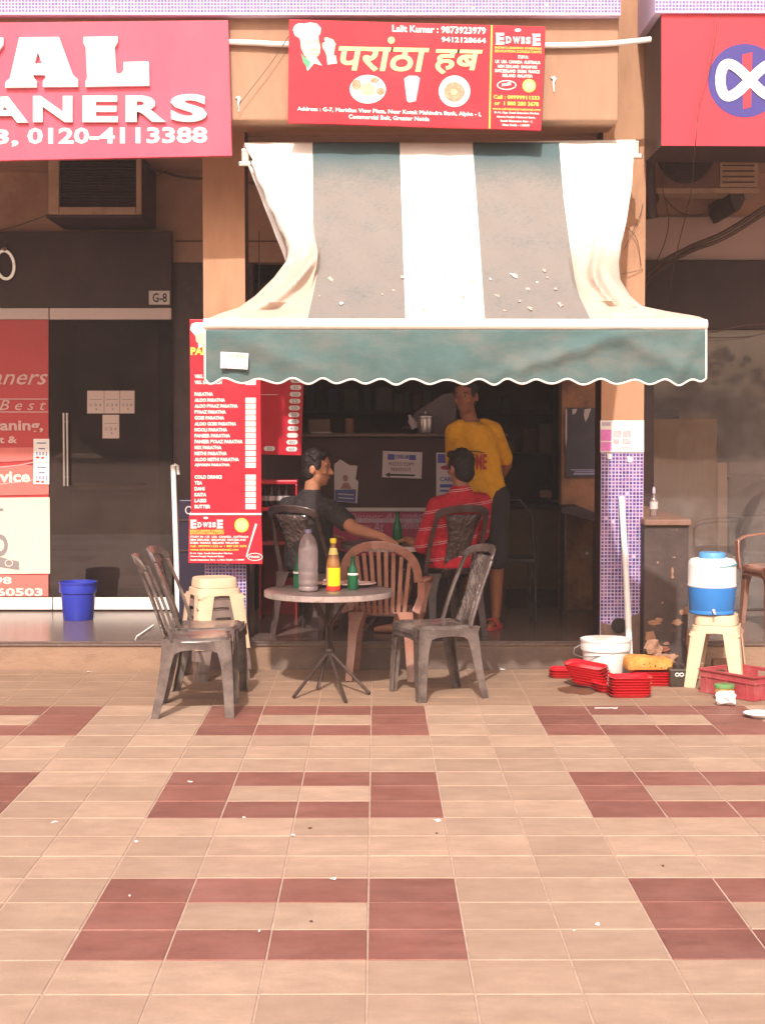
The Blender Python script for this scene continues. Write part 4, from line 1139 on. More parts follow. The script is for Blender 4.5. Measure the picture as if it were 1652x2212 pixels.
p.rect(700, 1120, 1040, 1129).text('Dinner At', 752, 1109, 858, 1122, bold=0.0, shear=0.25).text('Now At', 757, 1127, 829, 1149, bold=0.012, shear=0.15)
p.text('मार्केटिंग', 868, 1109, 925, 1122, bold=0.01).text('ल\u093fलत कु', 866, 1126, 924, 1148, bold=0.015)
p.build('lilac_print', M_bnl, bn)
def pasted(name, x0, y0, x1, y1, m, lb, cat='notice', Y=YK_ - 0.004, grp=None):
    return tag(MB().rect(x0, y0, x1, y1, Y, 0.003).build(name, m), lb, cat, grp)
M_dimpaper = mat('greyed_paper', (0.55, 0.46, 0.45), 0.8, var=0.06)
n1 = tag(MB().slab([(827, 974), (825, 1031), (910, 1034), (912, 977)], YK_ - 0.004, 0.003).build('paper_notice', M_dimpaper), 'white photo copy notice with a black arrow pasted on the dark counter', 'notice')
YQ = YK_ - 0.004
Print(YQ).rect(837, 981, 852, 993).rect(884, 983, 898, 994).text('COVERS LAMI', 854, 982, 883, 991, bold=0.02).build('blue_print', M_blue_ink, n1)
Print(YQ).text('PHOTO COPY', 839, 998, 894, 1006, bold=0.015, slope=0.02).text('PRINTOUT', 844, 1010, 888, 1018, bold=0.02, slope=0.02).build('brown_print', mat('brown_ink', (0.22, 0.10, 0.11), 0.7), n1)
Print(YQ).poly([(831, 1025.5), (842, 1020), (842, 1023.5), (896, 1025), (896, 1029), (842, 1027.5), (842, 1031)]).build('arrow_print', M_black, n1)
n2 = tag(MB().slab([(722, 1003), (722, 1082), (771, 1087), (774, 1040), (768, 1035), (772, 1006), (755, 1005), (735, 992)], YQ, 0.003).build('torn_poster', M_dimpaper), 'torn poster with a picture of a woman and a blue foot on the dark counter', 'poster')
Print(YQ).poly([(723, 1058), (723, 1081), (768, 1086), (769, 1057)]).build('blue_print', mat('poster_blue', (0.07, 0.08, 0.22), 0.6), n2)
Print(YQ, 2).disc(746, 1032, 6, 8).poly([(735, 1056), (742, 1043), (752, 1043), (760, 1056)]).build('figure_print', mat('poster_skin', (0.30, 0.15, 0.12), 0.7), n2)
Print(YQ, 2).rect(730, 1066, 764, 1068, 0.06).rect(730, 1074, 764, 1076, 0.06).poly([(738, 1024), (742, 1016), (752, 1017), (756, 1030), (753, 1036), (750, 1026), (742, 1026), (739, 1036)]).build('dark_print', M_dimpaper, n2)
n3 = pasted('paper_notice', 942, 978, 985, 1095, M_dimpaper, 'white notice with a blue head band, partly behind the yellow shirt')
Print(YQ).rect(945, 981, 985, 1000).text('CARE', 950, 1030, 980, 1040).rect(950, 1046, 985, 1053).rect(950, 1058, 985, 1062).build('blue_print', M_blue_ink, n3)
Print(YQ).disc(965, 1010, 14, 5).build('red_print', M_pinkfilm, n3)
# things on the counter
zc = W(800, 936, YK_).z
ju = thing('steel_canister', 'steel canister with a knobbed lid standing on the stall counter', 'canister', (W(919, 936, 12.66).x, 12.66, zc))
cj = Vector((W(919, 936, 12.66).x, 12.66, zc))
MB().lathe([(0.0, 0.0), (0.060, 0.0), (0.064, 0.01), (0.064, 0.115), (0.058, 0.12), (0.0, 0.12)], cj, 20).build('canister_body', M_steel, ju, smooth=True)
MB().lathe([(0.0, 0.121), (0.067, 0.121), (0.067, 0.135), (0.04, 0.150), (0.012, 0.156), (0.018, 0.168), (0.012, 0.180), (0.0, 0.182)], cj, 20).build('lid', M_steel, ju, smooth=True)
cj = W(889, 936, 12.7); cj.z = zc
sb_ = thing('squeeze_bottle', 'white bottle lying slanted beside the steel canister', 'bottle', tuple(cj))
MB().lathe([(0.0, 0.0), (0.03, 0.0), (0.033, 0.01), (0.033, 0.07), (0.012, 0.095), (0.012, 0.115), (0.0, 0.115)], cj + Vector((0.03, 0, 0.04)), 14, axis=(-0.45, 0, 0.9)).build('bottle_body', M_dimpaper, sb_, smooth=True)
MB().ell(cj + Vector((0.02, 0.05, 0.035)), (0.10, 0.05, 0.034)).build('dark_cloth', M_darkside, sb_, smooth=True)
cj = W(690, 936, 12.72)
bx_ = tag(MB().box(cj.x - 0.085, cj.x + 0.085, 12.66, 12.8, zc + 0.001, zc + 0.11).build('cardboard_box', mat('dim_cardboard', (0.16, 0.10, 0.07), 0.8), None, bevel=0.006), 'dim cardboard box on the left of the stall counter', 'box')
cj = W(755, 936, 12.72); cj.z = zc
tag(MB().lathe([(0.0, 0.001), (0.032, 0.001), (0.034, 0.01), (0.034, 0.10), (0.0, 0.10)], cj, 16).lathe([(0.0, 0.101), (0.036, 0.101), (0.036, 0.115), (0.0, 0.115)], cj, 16).build('spice_jar', mat('jar_brown', (0.22, 0.10, 0.06), 0.4), None, smooth=True), 'brown jar beside the cardboard box on the stall counter', 'jar')
tag(MB().rect(672, 933, 716, 936, 12.6, 0.05).build('ruler_strip', M_dimpaper), 'thin white strip lying in front of the cardboard box', 'strip')
tag(MB().slab([(880, 936), (895, 892), (960, 850), (985, 850), (985, 936)], 12.95, 0.01).build('smoky_screen', mat('grey_smoky_sheet', (0.14, 0.10, 0.10), 0.4, var=0.2)), 'grey smoky plastic sheet behind the steel canister', 'screen')
# shelves with goods at the back
sh2 = thing('stock_shelf', 'dim stock shelf with packets at the back of the stall', 'shelf', (0.0, 15.3, PF))
M_sh = mat('dim_shelf', (0.10, 0.06, 0.05), 0.7)
for z in (1.35, 1.75, 2.15):
    MB().box(-1.2, 1.7, 15.2, 15.58, z, z + 0.03).build('shelf_board', M_sh, sh2)
for x in (-1.2, 0.25, 1.67):
    MB().box(x, x + 0.03, 15.25, 15.57, PF, 2.5).build('upright', M_sh, sh2)
rnd = random.Random(9)
pk = [mat('packet_%s' % n_, c_, 0.5) for n_, c_ in (('rust', (0.16, 0.05, 0.03)), ('olive', (0.09, 0.08, 0.04)), ('grey', (0.13, 0.11, 0.11)), ('blue', (0.05, 0.06, 0.12)), ('tan', (0.20, 0.13, 0.08)))]
for z in (1.381, 1.781, 2.181):
    x = -1.12
    while x < 1.55:
        w = rnd.uniform(0.06, 0.16); hh = rnd.uniform(0.12, 0.28)
        if rnd.random() < 0.75:
            ci = rnd.randrange(5)
            tag(MB().box(x, x + w, 15.28, 15.45, z, z + hh).build('goods_packet', pk[ci], None, bevel=0.006), 'dim %s packet on the %s of the back stock shelf' % (('rust red', 'olive', 'grey', 'blue', 'tan')[ci], {1.381: 'lowest board', 1.781: 'middle board', 2.181: 'highest board'}[z]), 'packet', 'packets on the stock shelf')
        x += w + rnd.uniform(0.01, 0.08)
# brown cabinet far right inside with a bright appliance on it
cab = thing('brown_cabinet', 'brown cabinet standing at the back right of the stall', 'cabinet', tuple(W(1150, 1275, 14.1)))
MB().rect(1086, 1100, 1216, 1274, 14.1, 0.5).build('cabinet_body', mat('cabinet_brown', (0.27, 0.15, 0.075), 0.5, var=0.12), cab, bevel=0.01)
MB().rect(1080, 1086, 1220, 1099, 14.08, 0.54).build('cabinet_top', M_darkside, cab, bevel=0.006)
c0 = W(1178, 1085.5, 14.25)
ap = thing('tea_flask', 'small flask with a pale shiny top on the brown cabinet', 'flask', tuple(c0))
MB().lathe([(0.0, 0.0), (0.055, 0.0), (0.055, 0.02), (0.03, 0.04), (0.0, 0.04)], c0, 16).build('flask_base', M_darkside, ap, smooth=True)
MB().obox(c0 + Vector((0, 0, 0.075)), (0.10, 0.08, 0.065)).build('pale_top', mat('pale_cream_top', (0.75, 0.50, 0.36), 0.3), ap, bevel=0.012)
# board of notices and odd bits on the plaster at the right
fb = thing('dark_poster_board', 'dark blue-grey poster board with torn white paper on the plaster wall', 'poster', tuple(W(1256, 1035, 12.5)))
MB().rect(1221, 881, 1297, 1031, Y_W - 0.02, 0.018).build('board', mat('blue_black_poster', (0.055, 0.045, 0.06), 0.4, var=0.2, vscale=5), fb)
Print(Y_W - 0.02).poly([(1221, 882), (1224, 884), (1224, 945), (1222, 970), (1220, 945)]).poly([(1235, 884), (1246, 883), (1243, 892), (1236, 896)]).poly([(1262, 884), (1276, 882), (1270, 900), (1264, 912), (1260, 896)]).build('torn_paper_print', M_dimpaper, fb)
Print(Y_W - 0.02).rect(1232, 1014, 1295, 1016).rect(1240, 1018, 1295, 1020).rect(1238, 1022, 1295, 1025).build('white_print', mat('violet_white_print', (0.40, 0.36, 0.55), 0.6), fb)
swp = thing('switch_plate', 'brown switch plate low on the plaster wall right of the stall', 'switch', tuple(W(1268, 1208, Y_W)))
MB().rect(1254, 1181, 1282, 1208, Y_W - 0.02, 0.018).build('plate', mat('brown_bakelite', (0.26, 0.15, 0.10), 0.5), swp, bevel=0.003)
MB().rect(1264, 1192, 1270, 1198, Y_W - 0.026, 0.005).build('switch_button', M_cream, swp, bevel=0.001)
lg = tag(MB().slab([(1212, 1095), (1212, 1108), (1297, 1132), (1297, 1112), (1250, 1093)], 12.2, 0.35).build('stone_ledge', M_darkside, None, bevel=0.005), 'dark stone ledge sticking out from the plaster wall behind the right pillar', 'ledge')
for k_, (xa_, xb_) in enumerate(((1216, 1222), (1288, 1294))):
    p_ = W(xa_, 1104, 12.35)
    MB().box(p_.x, p_.x + 0.025, 12.28, 12.54, PF, p_.z - 0.02).build('ledge_support', M_iron, None)
    o_ = COL.objects[-1]
    o_.parent = lg
# red bottle crate on a stand at the left inside
rk = thing('bottle_rack', 'red plastic bottle rack behind the man in black', 'rack', tuple(W(605, 1330, 12.0)))
YR_ = 12.0
MB().rect(560, 1038, 642, 1046, YR_, 0.35).rect(560, 1096, 642, 1104, YR_, 0.35).rect(560, 1046, 564, 1096, YR_, 0.35).rect(638, 1046, 642, 1096, YR_, 0.35).rect(560, 1046, 642, 1096, YR_ + 0.33, 0.015).build('rack_frame', M_red, rk, bevel=0.004)
MB().rect(560, 1170, 642, 1178, YR_, 0.35).rect(560, 1104, 564, 1340, YR_, 0.35).rect(638, 1104, 642, 1340, YR_, 0.35).rect(560, 1104, 642, 1340, YR_ + 0.33, 0.015).build('rack_stand', mat('dim_red', (0.25, 0.015, 0.02), 0.5), rk, bevel=0.004)
def bottle_prof(h, r, neck=0.28, rn=0.013):
    return [(0.0, 0.0), (r * 0.9, 0.0), (r, 0.006), (r, h * (1 - neck - 0.22)), (r * 0.86, h * (1 - neck - 0.10)), (rn * 1.25, h * (1 - neck * 0.7)), (rn, h * 0.93), (rn * 1.2, h * 0.945), (rn * 1.2, h), (0.0, h)]
M_cola = mat('dark_cola_glass', (0.025, 0.012, 0.012), 0.12, spec=0.6)
M_greeng = glass('green_bottle_glass', (0.08, 0.42, 0.20), 0.04, 0.42, (0.035, 0.22, 0.10), 1.5)
for k, x in enumerate((572, 588, 604, 620)):
    p_ = W(x, 1095.5, YR_ + 0.10)
    t_ = thing('cola_bottle', 'dark cola bottle on the red rack, %s' % ('first from the menu board', 'second from the menu board', 'third from the menu board', 'nearest the seated man')[k], 'bottle', tuple(p_), 'cola bottles on the red rack')
    MB().lathe(bottle_prof(0.16, 0.026), p_, 14).build('bottle_glass', M_cola, t_, smooth=True)
    MB().lathe([(0.0271, 0.05), (0.0271, 0.085)], p_, 14).build('bottle_label', M_dimpaper, t_, smooth=True)
# purple cabinet behind the tall menu board
pc = thing('purple_cabinet', 'narrow purple cabinet half hidden behind the tall menu board', 'cabinet', tuple(W(410, 1340, 11.6)))
MB().rect(387, 1080, 450, 1345, 11.6, 0.4).build('cabinet_body', mat('dark_purple_panel', (0.016, 0.009, 0.028), 0.4, var=0.2), pc, bevel=0.006)
MB().rect(386, 1122, 450, 1125, 11.588, 0.01).rect(386, 1188, 450, 1191, 11.588, 0.01).build('trim_frame', M_darkside, pc)
Print(11.6).ring(408, 1102, 8, 9, 2.5).build('round_logo_print', M_dimpaper, pc)
# white pipe leaning by the door, loose white strip
wp = thing('leaning_pipe', 'white plastic pipe leaning against the left shop door edge', 'pipe', tuple(W(384, 1345, 11.9)))
MB().tube([W(386, 1347, 11.75), W(374.5, 1006, 12.35)], 0.020, 12).build('pipe_tube', M_whitepaint, wp, smooth=True)
a_ = W(376, 1008, 12.33)
MB().tube([a_ + Vector((0, 0, -0.01)), a_ + Vector((0.01, 0, 0.018)), a_ + Vector((0.03, 0, 0.005)), a_ + Vector((0.034, 0, -0.06))], 0.012, 8).build('hooked_end', M_whitepaint, wp, smooth=True)
ls = G(288, 1388, PF); le = W(330, 1353, 11.0)
tag(MB().strip([Vector((ls.x, 10.83, PF + 0.012)), Vector((W(329, 1354, 10.95).x, 10.98, W(329, 1354, 10.98).z))], (0.5, 0.6, 0.4), 0.045, 0.008).build('tile_strip', M_whitepaint, None, bevel=0.002), 'loose white tile strip propped on the step edge', 'strip')

# dark trees across the plaza, far behind the viewer: the shop glass mirrors them
rnd = random.Random(77)
M_treeline = mat('dark_far_foliage', (0.045, 0.052, 0.030), 0.9, var=0.4, vscale=0.8)
tl_ = MB()
x = -62.0
while x < 62.0:
    hgt = rnd.uniform(8.5, 13.0) if x < -4 else rnd.uniform(3.4, 5.4)  # left trees made taller so the door glass mirrors dark
    for k in range(85):
        a = rnd.uniform(0, 2 * math.pi); q = rnd.random() ** 0.5
        z = hgt * rnd.uniform(0.25, 1.0); rr = hgt * 0.42 * math.sqrt(max(0.05, 1 - ((z / hgt - 0.55) / 0.5) ** 2)) * q
        s_ = hgt * rnd.uniform(0.02, 0.06)
        c_ = Vector((x + rr * math.cos(a), -56 + rr * math.sin(a) + rnd.uniform(-2, 2), z))
        m_ = MB(); m_.ell(c_, (s_, s_, s_ * 0.8), 5)
        tl_.add([v + Vector((rnd.uniform(-1, 1), rnd.uniform(-1, 1), rnd.uniform(-1, 1))) * s_ * 0.3 for v in m_.v], m_.f)
    if x < 2:
        tl_.ell((x, -57, hgt * 0.40), (hgt * 0.42, hgt * 0.25, hgt * 0.46), 8)  # solid core added to keep that mirrored dark even
    else:
        tl_.ell((x, -57, hgt * 0.30), (hgt * 0.50, hgt * 0.3, hgt * 0.36), 8)
    tl_.tube([(x, -56, 0), (x, -56, hgt * 0.6)], [0.2, 0.1], 6)
    x += hgt * rnd.uniform(0.35, 0.6)
o_ = tl_.build('far_tree_line', M_treeline, None, fix=False); o_['kind'] = 'stuff'

# ================================================================== PROPS
def grey_plastic(name, c, dusty):
    return mat(name, c, 0.22, var=0.25, vscale=9, dirt=dusty, dscale=6, dlo=0.42, dhi=0.68, damt=0.75, local=True, spec=0.6, fine=0.08)
M_chair = grey_plastic('brown_grey_plastic', (0.082, 0.060, 0.054), (0.24, 0.19, 0.17))
M_chair2 = grey_plastic('dark_brown_plastic', (0.06, 0.036, 0.033), (0.13, 0.09, 0.08))
M_armch = grey_plastic('reddish_brown_plastic', (0.30, 0.130, 0.090), (0.36, 0.21, 0.16))
M_stoolg = grey_plastic('grey_stool_plastic', (0.16, 0.115, 0.105), (0.26, 0.19, 0.16))

def Lleg(mb, top, bot, sx, sy, wt=0.052, wb=0.040, th=0.006, bow=0.0):
    """moulded L-section leg from top to bottom; sx, sy: outward directions"""
    rings = []
    for k in range(7):
        t = k / 6
        c = Vector(top).lerp(Vector(bot), t) + Vector((sx, 0, 0)) * bow * math.sin(math.pi * t)
        w = lerp(wt, wb, t) * (1 + 0.5 * max(0, 0.25 - t) / 0.25)
        o = [(0, 0), (-w, 0), (-w, -th), (-th, -th), (-th, -w), (0, -w)]
        rings.append([c + Vector((sx * a, sy * b, 0)) for a, b in o])
    mb.loft(rings)
    return mb
def make_chair(name, label, m, loc, heading, group=None, arms=False):
    """moulded plastic garden chair; front towards local +x"""
    t = thing(name, label, 'chair', (0, 0, 0), group)
    sw = 0.21
    # seat: dished sheet with a rolled front lip and a side skirt
    ns, nw = 14, 12
    vs = []
    for i in range(ns + 1):
        u = i / ns
        for j in range(nw + 1):
            v = j / nw * 2 - 1
            x = lerp(-0.165, 0.235, u)
            w = sw * (0.93 + 0.07 * math.sin(math.pi * min(1, u * 1.1)))
            if u > 0.88:
                w *= 1 - 0.5 * ((u - 0.88) / 0.12) ** 2 * 0.25
            z = 0.440 + 0.012 * u - 0.016 * (1 - v * v) * math.sin(math.pi * min(1, 0.15 + u * 0.8))
            if u > 0.86:
                z -= 0.055 * ((u - 0.86) / 0.14) ** 2
            y = v * w
            if abs(v) > 0.82:
                q = (abs(v) - 0.82) / 0.18
                z -= 0.030 * q ** 2
            vs.append(Vector((x, y, z)))
    mb = MB(); mb.v = vs
    mb.f = [(i * (nw + 1) + j, (i + 1) * (nw + 1) + j, (i + 1) * (nw + 1) + j + 1, i * (nw + 1) + j + 1) for i in range(ns) for j in range(nw)]
    mb.m = [0] * len(mb.f)
    s = mb.build('seat', m, t, smooth=True, solid=0.005)
    sk = MB()
    for sy in (-1, 1):
        pts = [Vector((lerp(0.20, -0.16, k / 8), sy * 0.206, 0.404 - (0.022, 0.008, 0.002, 0, 0, 0, 0.002, 0.010, 0.024)[k])) for k in range(9)]
        sk.strip(pts, (0, 0, 1), [0.120, 0.070, 0.050, 0.044, 0.042, 0.044, 0.052, 0.076, 0.120], 0.006)
    sk.strip([Vector((0.228, y, 0.392)) for y in (-0.19, -0.1, 0.1, 0.19)], (0, 0, 1), [0.075, 0.05, 0.05, 0.075], 0.006)
    sk.build('seat_skirt', m, t)
    for sy in (-1, 1):
        Lleg(MB(), (0.215, sy * 0.210, 0.435), (0.232, sy * 0.235, 0.0), 1, sy, 0.072, 0.050, bow=0.004).build('leg', m, t, bevel=0.0015, seg=1)
        Lleg(MB(), (-0.165, sy * 0.205, 0.44), (-0.232, sy * 0.222, 0.0), -1, sy, 0.068, 0.044, bow=-0.010).build('leg', m, t, bevel=0.0015, seg=1)
    def bk(y, h):       # point on the leaning, slightly hollow back
        q = h / 0.46
        return Vector((-0.165 - 0.135 * q - 0.03 * q * q + 0.05 * (abs(y) / 0.2) ** 2, y, 0.435 + h))
    zt_ = 0.455 if not arms else 0.45
    if not arms:
        up = MB()
        for sy in (-1, 1):
            pts = [bk(sy * (0.205 - 0.018 * (k / 9) ** 2), zt_ * 0.86 * k / 9) for k in range(10)]
            up.strip(pts, (0, 1, 0), [0.030 + 0.012 * abs(0.5 - k / 9) for k in range(10)], 0.016)
        pts = []
        for k in range(17):
            a = math.pi * k / 16
            pts.append(bk(-0.187 * math.cos(a) * (1 if abs(math.cos(a)) > 0.01 else 0), zt_ * 0.86 + 0.062 * math.sin(a) ** 0.7))
        up.strip(pts, [bk(0, 0.3) - bk(0, 0.5)] * 17, 0.052, 0.014)
        up.build('back_frame', m, t, bevel=0.004, smooth=True)
        sp_ = MB()
        nsp = 10
        vs = []
        for i in range(nsp + 1):
            h_ = lerp(-0.005, zt_ * 0.90, i / nsp)
            hw = 0.105 + 0.035 * (i / nsp) ** 3 - 0.02 * math.sin(math.pi * i / nsp)
            for j in range(7):
                vs.append(bk(lerp(-hw, hw, j / 6), h_))
        sp_.v = vs; sp_.f = [(i * 7 + j, i * 7 + j + 1, (i + 1) * 7 + j + 1, (i + 1) * 7 + j) for i in range(nsp) for j in range(6)]; sp_.m = [0] * len(sp_.f)
        o = sp_.build('back_panel', MATS['embossed_' + m.name] if 'embossed_' + m.name in MATS else emboss(m), t, smooth=True, solid=0.008)
    else:
        fr_ = MB(); n_ = 20; hw = 0.245
        pts = []
        for k in range(n_ + 1):
            a = math.pi * k / n_
            pts.append(bk(-hw * math.cos(a) * 0.98, 0.20 + 0.25 * math.sin(a) ** 0.75))
        fr_.strip(pts, [bk(0, 0.2) - bk(0, 0.4)] * (n_ + 1), 0.055, 0.014)
        fr_.build('back_frame', m, t, bevel=0.004, smooth=True)
        for k in range(9):
            y = lerp(-0.19, 0.19, k / 8)
            top = 0.20 + 0.25 * max(0.0, 1 - (y / hw) ** 2) ** 0.40 - 0.03
            MB().strip([bk(y * lerp(0.78, 1.0, q / 5), top * q / 5 - 0.01) for q in range(6)], (0, 1, 0), 0.026, 0.009).build('back_slat', m, t, bevel=0.002, seg=1)
        for sy in (-1, 1):
            arm = MB()
            p_ = [bk(sy * 0.258, 0.21), Vector((-0.12, sy * 0.285, 0.655)), Vector((0.05, sy * 0.295, 0.650)), Vector((0.17, sy * 0.290, 0.635)), Vector((0.235, sy * 0.275, 0.60)), Vector((0.240, sy * 0.250, 0.50)), Vector((0.235, sy * 0.235, 0.40))]
            arm.strip(p_, (0, 1, 0), [0.05, 0.058, 0.060, 0.058, 0.055, 0.050, 0.05], 0.014)
            p_ = [bk(sy * 0.258, 0.22), bk(sy * 0.255, 0.10), Vector((-0.180, sy * 0.225, 0.44))]
            arm.strip(p_, (0.6, 0.8 * sy, 0), [0.05, 0.05, 0.055], 0.012)
            arm.build('armrest', m, t, bevel=0.003, smooth=True)
    t.location = loc
    t.rotation_euler = (0, 0, heading)
    return t
def emboss(m):
    e = m.copy(); e.name = 'embossed_' + m.name; MATS[e.name] = e
    tr = e.node_tree; N, L = tr.nodes, tr.links
    b = N['Principled BSDF']
    tc = N.new('ShaderNodeTexCoord'); v = N.new('ShaderNodeTexVoronoi'); v.inputs['Scale'].default_value = 38
    L.new(tc.outputs['Object'], v.inputs['Vector'])
    bp = N.new('ShaderNodeBump'); bp.inputs['Strength'].default_value = 0.9; bp.inputs['Distance'].default_value = 0.012
    L.new(v.outputs['Distance'], bp.inputs['Height']); L.new(bp.outputs[0], b.inputs['Normal'])
    return e
# chair right of the front table: front-left foot and neighbours measured on the paving
make_chair('plastic_chair', 'empty brown-grey plastic chair right of the round table, facing it', M_chair, (0.385, 9.74, 0), math.pi + 0.37)
make_chair('plastic_chair', 'brown-grey plastic chair at left, the one standing nearest the paving', M_chair, (-1.045, 9.17, 0), 0.10)
make_chair('plastic_chair', 'brown-grey plastic chair at left, pushed against the far side of another chair', M_chair, (-1.03, 9.66, 0), -0.06)
make_chair('plastic_chair', 'dark plastic chair on which the man in the striped red shirt sits', M_chair2, (0.475, 11.15, PF), math.radians(115))
make_chair('plastic_chair', 'dark plastic chair on which the man in the black shirt sits', M_chair2, (-0.42, 11.14, PF), math.radians(58))
make_chair('armchair', 'reddish brown plastic armchair with slatted back behind the round table', M_armch, (0.05, 10.47, 0), math.radians(84), arms=True)
make_chair('armchair', 'reddish brown plastic armchair at the right picture edge in front of the glass', M_armch, (2.93, 11.55, PF), math.radians(192), arms=True)
# thin black metal chair behind the standing man
mc = thing('metal_chair', 'thin black metal chair just behind the standing man', 'chair', (0.98, 12.0, PF))
cm = Vector((0.98, 12.0, PF))
def L3(*a):
    return [cm + Vector(p) for p in a]
MB().tube(L3((0.20, -0.19, 0.0), (0.19, -0.19, 0.45), (0.16, -0.19, 0.80), (0.08, -0.19, 0.90), (-0.10, -0.19, 0.90), (-0.17, -0.19, 0.80), (-0.19, -0.19, 0.45), (-0.21, -0.19, 0.0)), 0.012, 8).build('back_frame', M_rubber, mc, smooth=True)
MB().obox(cm + Vector((0, 0.0, 0.455)), (0.40, 0.40, 0.03)).build('seat', M_rubber, mc, bevel=0.01)
for sx in (-1, 1):
    MB().tube(L3((sx * 0.18, 0.18, 0.44), (sx * 0.20, 0.20, 0.0)), 0.011, 8).build('leg', M_rubber, mc, smooth=True)

# round table in front
def round_table(label, c, R, top, M_top, feet, foot_z=0.0, spread=None):
    t = thing('round_table', label, 'table', tuple(c))
    c = Vector(c)
    z = c.z + top
    MB().lathe([(0.0, -0.012), (R - 0.006, -0.012), (R, -0.008), (R, 0.0), (R - 0.004, 0.003), (0.0, 0.003)], Vector((c.x, c.y, z - 0.003)), 48).build('table_top', M_top, t, smooth=True)
    MB().lathe([(R - 0.010, -0.034), (R + 0.0012, -0.034), (R + 0.0025, -0.030), (R + 0.0025, 0.001), (R + 0.0005, 0.001), (R + 0.0005, -0.0125), (R - 0.010, -0.0125)], Vector((c.x, c.y, z - 0.003)), 48).build('rim_band', mat('scuffed_aluminium_band', (0.42, 0.33, 0.30), 0.4, metal=0.3, var=0.25, vscale=18, dirt=(0.10, 0.07, 0.06), dscale=14, dlo=0.55, dhi=0.7, damt=0.7) if 'scuffed_aluminium_band' not in MATS else MATS['scuffed_aluminium_band'], t)
    zj, zu = 0.22, 0.40
    for k, f in enumerate(feet):
        f = Vector((f[0], f[1], c.z + 0.012))
        d = (f - c); d.z = 0; d = d.normalized()
        pts = [f, c + d * 0.022 + Vector((0, 0, zj)), c + d * 0.020 + Vector((0, 0, zu)), c + d * 0.17 + Vector((0, 0, top - 0.037))]
        MB().tube(pts, 0.0105, 8).build('leg', M_iron, t, smooth=True)
    MB().lathe([(0.034, 0.0), (0.036, 0.004), (0.036, 0.02), (0.034, 0.024)], c + Vector((0, 0, 0.23)), 14).build('collar', M_iron, t, smooth=True)
    return t
M_ttop = mat('worn_grey_table_top', (0.125, 0.092, 0.085), 0.28, var=0.25, vscale=14, dirt=(0.13, 0.09, 0.08), dscale=9, dlo=0.5, dhi=0.7, damt=0.6)
feet = [tuple(G(x, y)[:2]) for x, y in ((634, 1510), (798, 1502), (747, 1520), (686, 1492))]
TC = Vector((-0.29, 9.98, 0.0)); TR, TH = 0.398, 0.618
round_table('round grey folding table in front with bottles and a plate on it', TC, TR, TH, M_ttop, feet)
T2 = Vector((0.13, 11.35, PF))
feet2 = [(T2.x + 0.27 * math.cos(a), T2.y + 0.27 * math.sin(a)) for a in (0.6, 2.2, 3.8, 5.3)]
round_table('second round table inside the stall between the two seated men', T2, 0.38, 0.62, M_ttop, feet2)

# things on the front table
def ontab(px, dy):
    Y = TC.y + dy
    p = W(px, 1275, Y); p.z = TH + 0.0005
    return p
p_ = ontab(666, -0.10)
M_pet = glass('frosted_pet', (0.86, 0.78, 0.78), 0.08, 0.20, (0.74, 0.60, 0.60), 1.5)
M_water = glass('cold_water', (0.85, 0.78, 0.76), 0.05, 0.30, (0.62, 0.50, 0.48), 1.4)
wb_ = thing('water_bottle', 'large frosted plastic water bottle on the round front table', 'bottle', tuple(p_))
pr = [(0.0, 0.002), (0.050, 0.0), (0.060, 0.008), (0.061, 0.025), (0.057, 0.033), (0.061, 0.042), (0.061, 0.065), (0.058, 0.073), (0.061, 0.082), (0.061, 0.118), (0.057, 0.130), (0.060, 0.145), (0.060, 0.245), (0.057, 0.275), (0.047, 0.312), (0.034, 0.338), (0.021, 0.352), (0.017, 0.360), (0.0, 0.360)]
MB().lathe(pr, p_, 28).build('bottle_shell', M_pet, wb_, smooth=True)
MB().lathe([(0.0, 0.003), (0.048, 0.003), (0.057, 0.010), (0.056, 0.118), (0.0, 0.118)], p_, 24).build('water', M_water, wb_, smooth=True)
MB().lathe([(0.0, 0.3605), (0.020, 0.3605), (0.020, 0.379), (0.018, 0.382), (0.0, 0.382)], p_, 18).build('cap', mat('pale_blue_cap', (0.22, 0.20, 0.34), 0.4), wb_, smooth=True)
p_ = ontab(720, -0.04)
sc_ = thing('sauce_bottle', 'orange sauce bottle with a yellow label and yellow cap on the round table', 'bottle', tuple(p_))
MB().lathe([(0.0, 0.0), (0.042, 0.0), (0.044, 0.006), (0.0440, 0.150), (0.040, 0.175), (0.030, 0.220), (0.020, 0.262), (0.016, 0.275), (0.016, 0.292), (0.0, 0.292)], p_, 24).build('bottle_glass', mat('orange_sauce', (0.30, 0.13, 0.035), 0.10, var=0.08, spec=0.6), sc_, smooth=True)
MB().lathe([(0.0, 0.2925), (0.0195, 0.2925), (0.0205, 0.298), (0.0205, 0.318), (0.0185, 0.323), (0.0, 0.323)], p_, 18).build('cap', mat('bright_yellow_cap', (0.80, 0.60, 0.02), 0.35), sc_, smooth=True)
M_ylab = mat('bright_yellow_label', (0.90, 0.74, 0.01), 0.45)
def arc_band(r, z0, z1, a0, a1, c, n=14):
    vs = []; 
    for k in range(n + 1):
        a = rad(lerp(a0, a1, k / n))
        vs += [c + Vector((r * math.cos(a), r * math.sin(a), z0)), c + Vector((r * math.cos(a), r * math.sin(a), z1))]
    return MB().add(vs, [(2 * k, 2 * k + 2, 2 * k + 3, 2 * k + 1) for k in range(n)])
arc_band(0.0447, 0.030, 0.142, 226, 345, p_).build('yellow_label', M_ylab, sc_, smooth=True)
arc_band(0.0447, 0.030, 0.142, 190, 225, p_).build('picture_label', M_foodprint, sc_, smooth=True)
arc_band(0.0447, 0.004, 0.029, 180, 360, p_).build('red_band', mat('bright_red_band', (0.75, 0.04, 0.02), 0.4), sc_, smooth=True)
vs = []
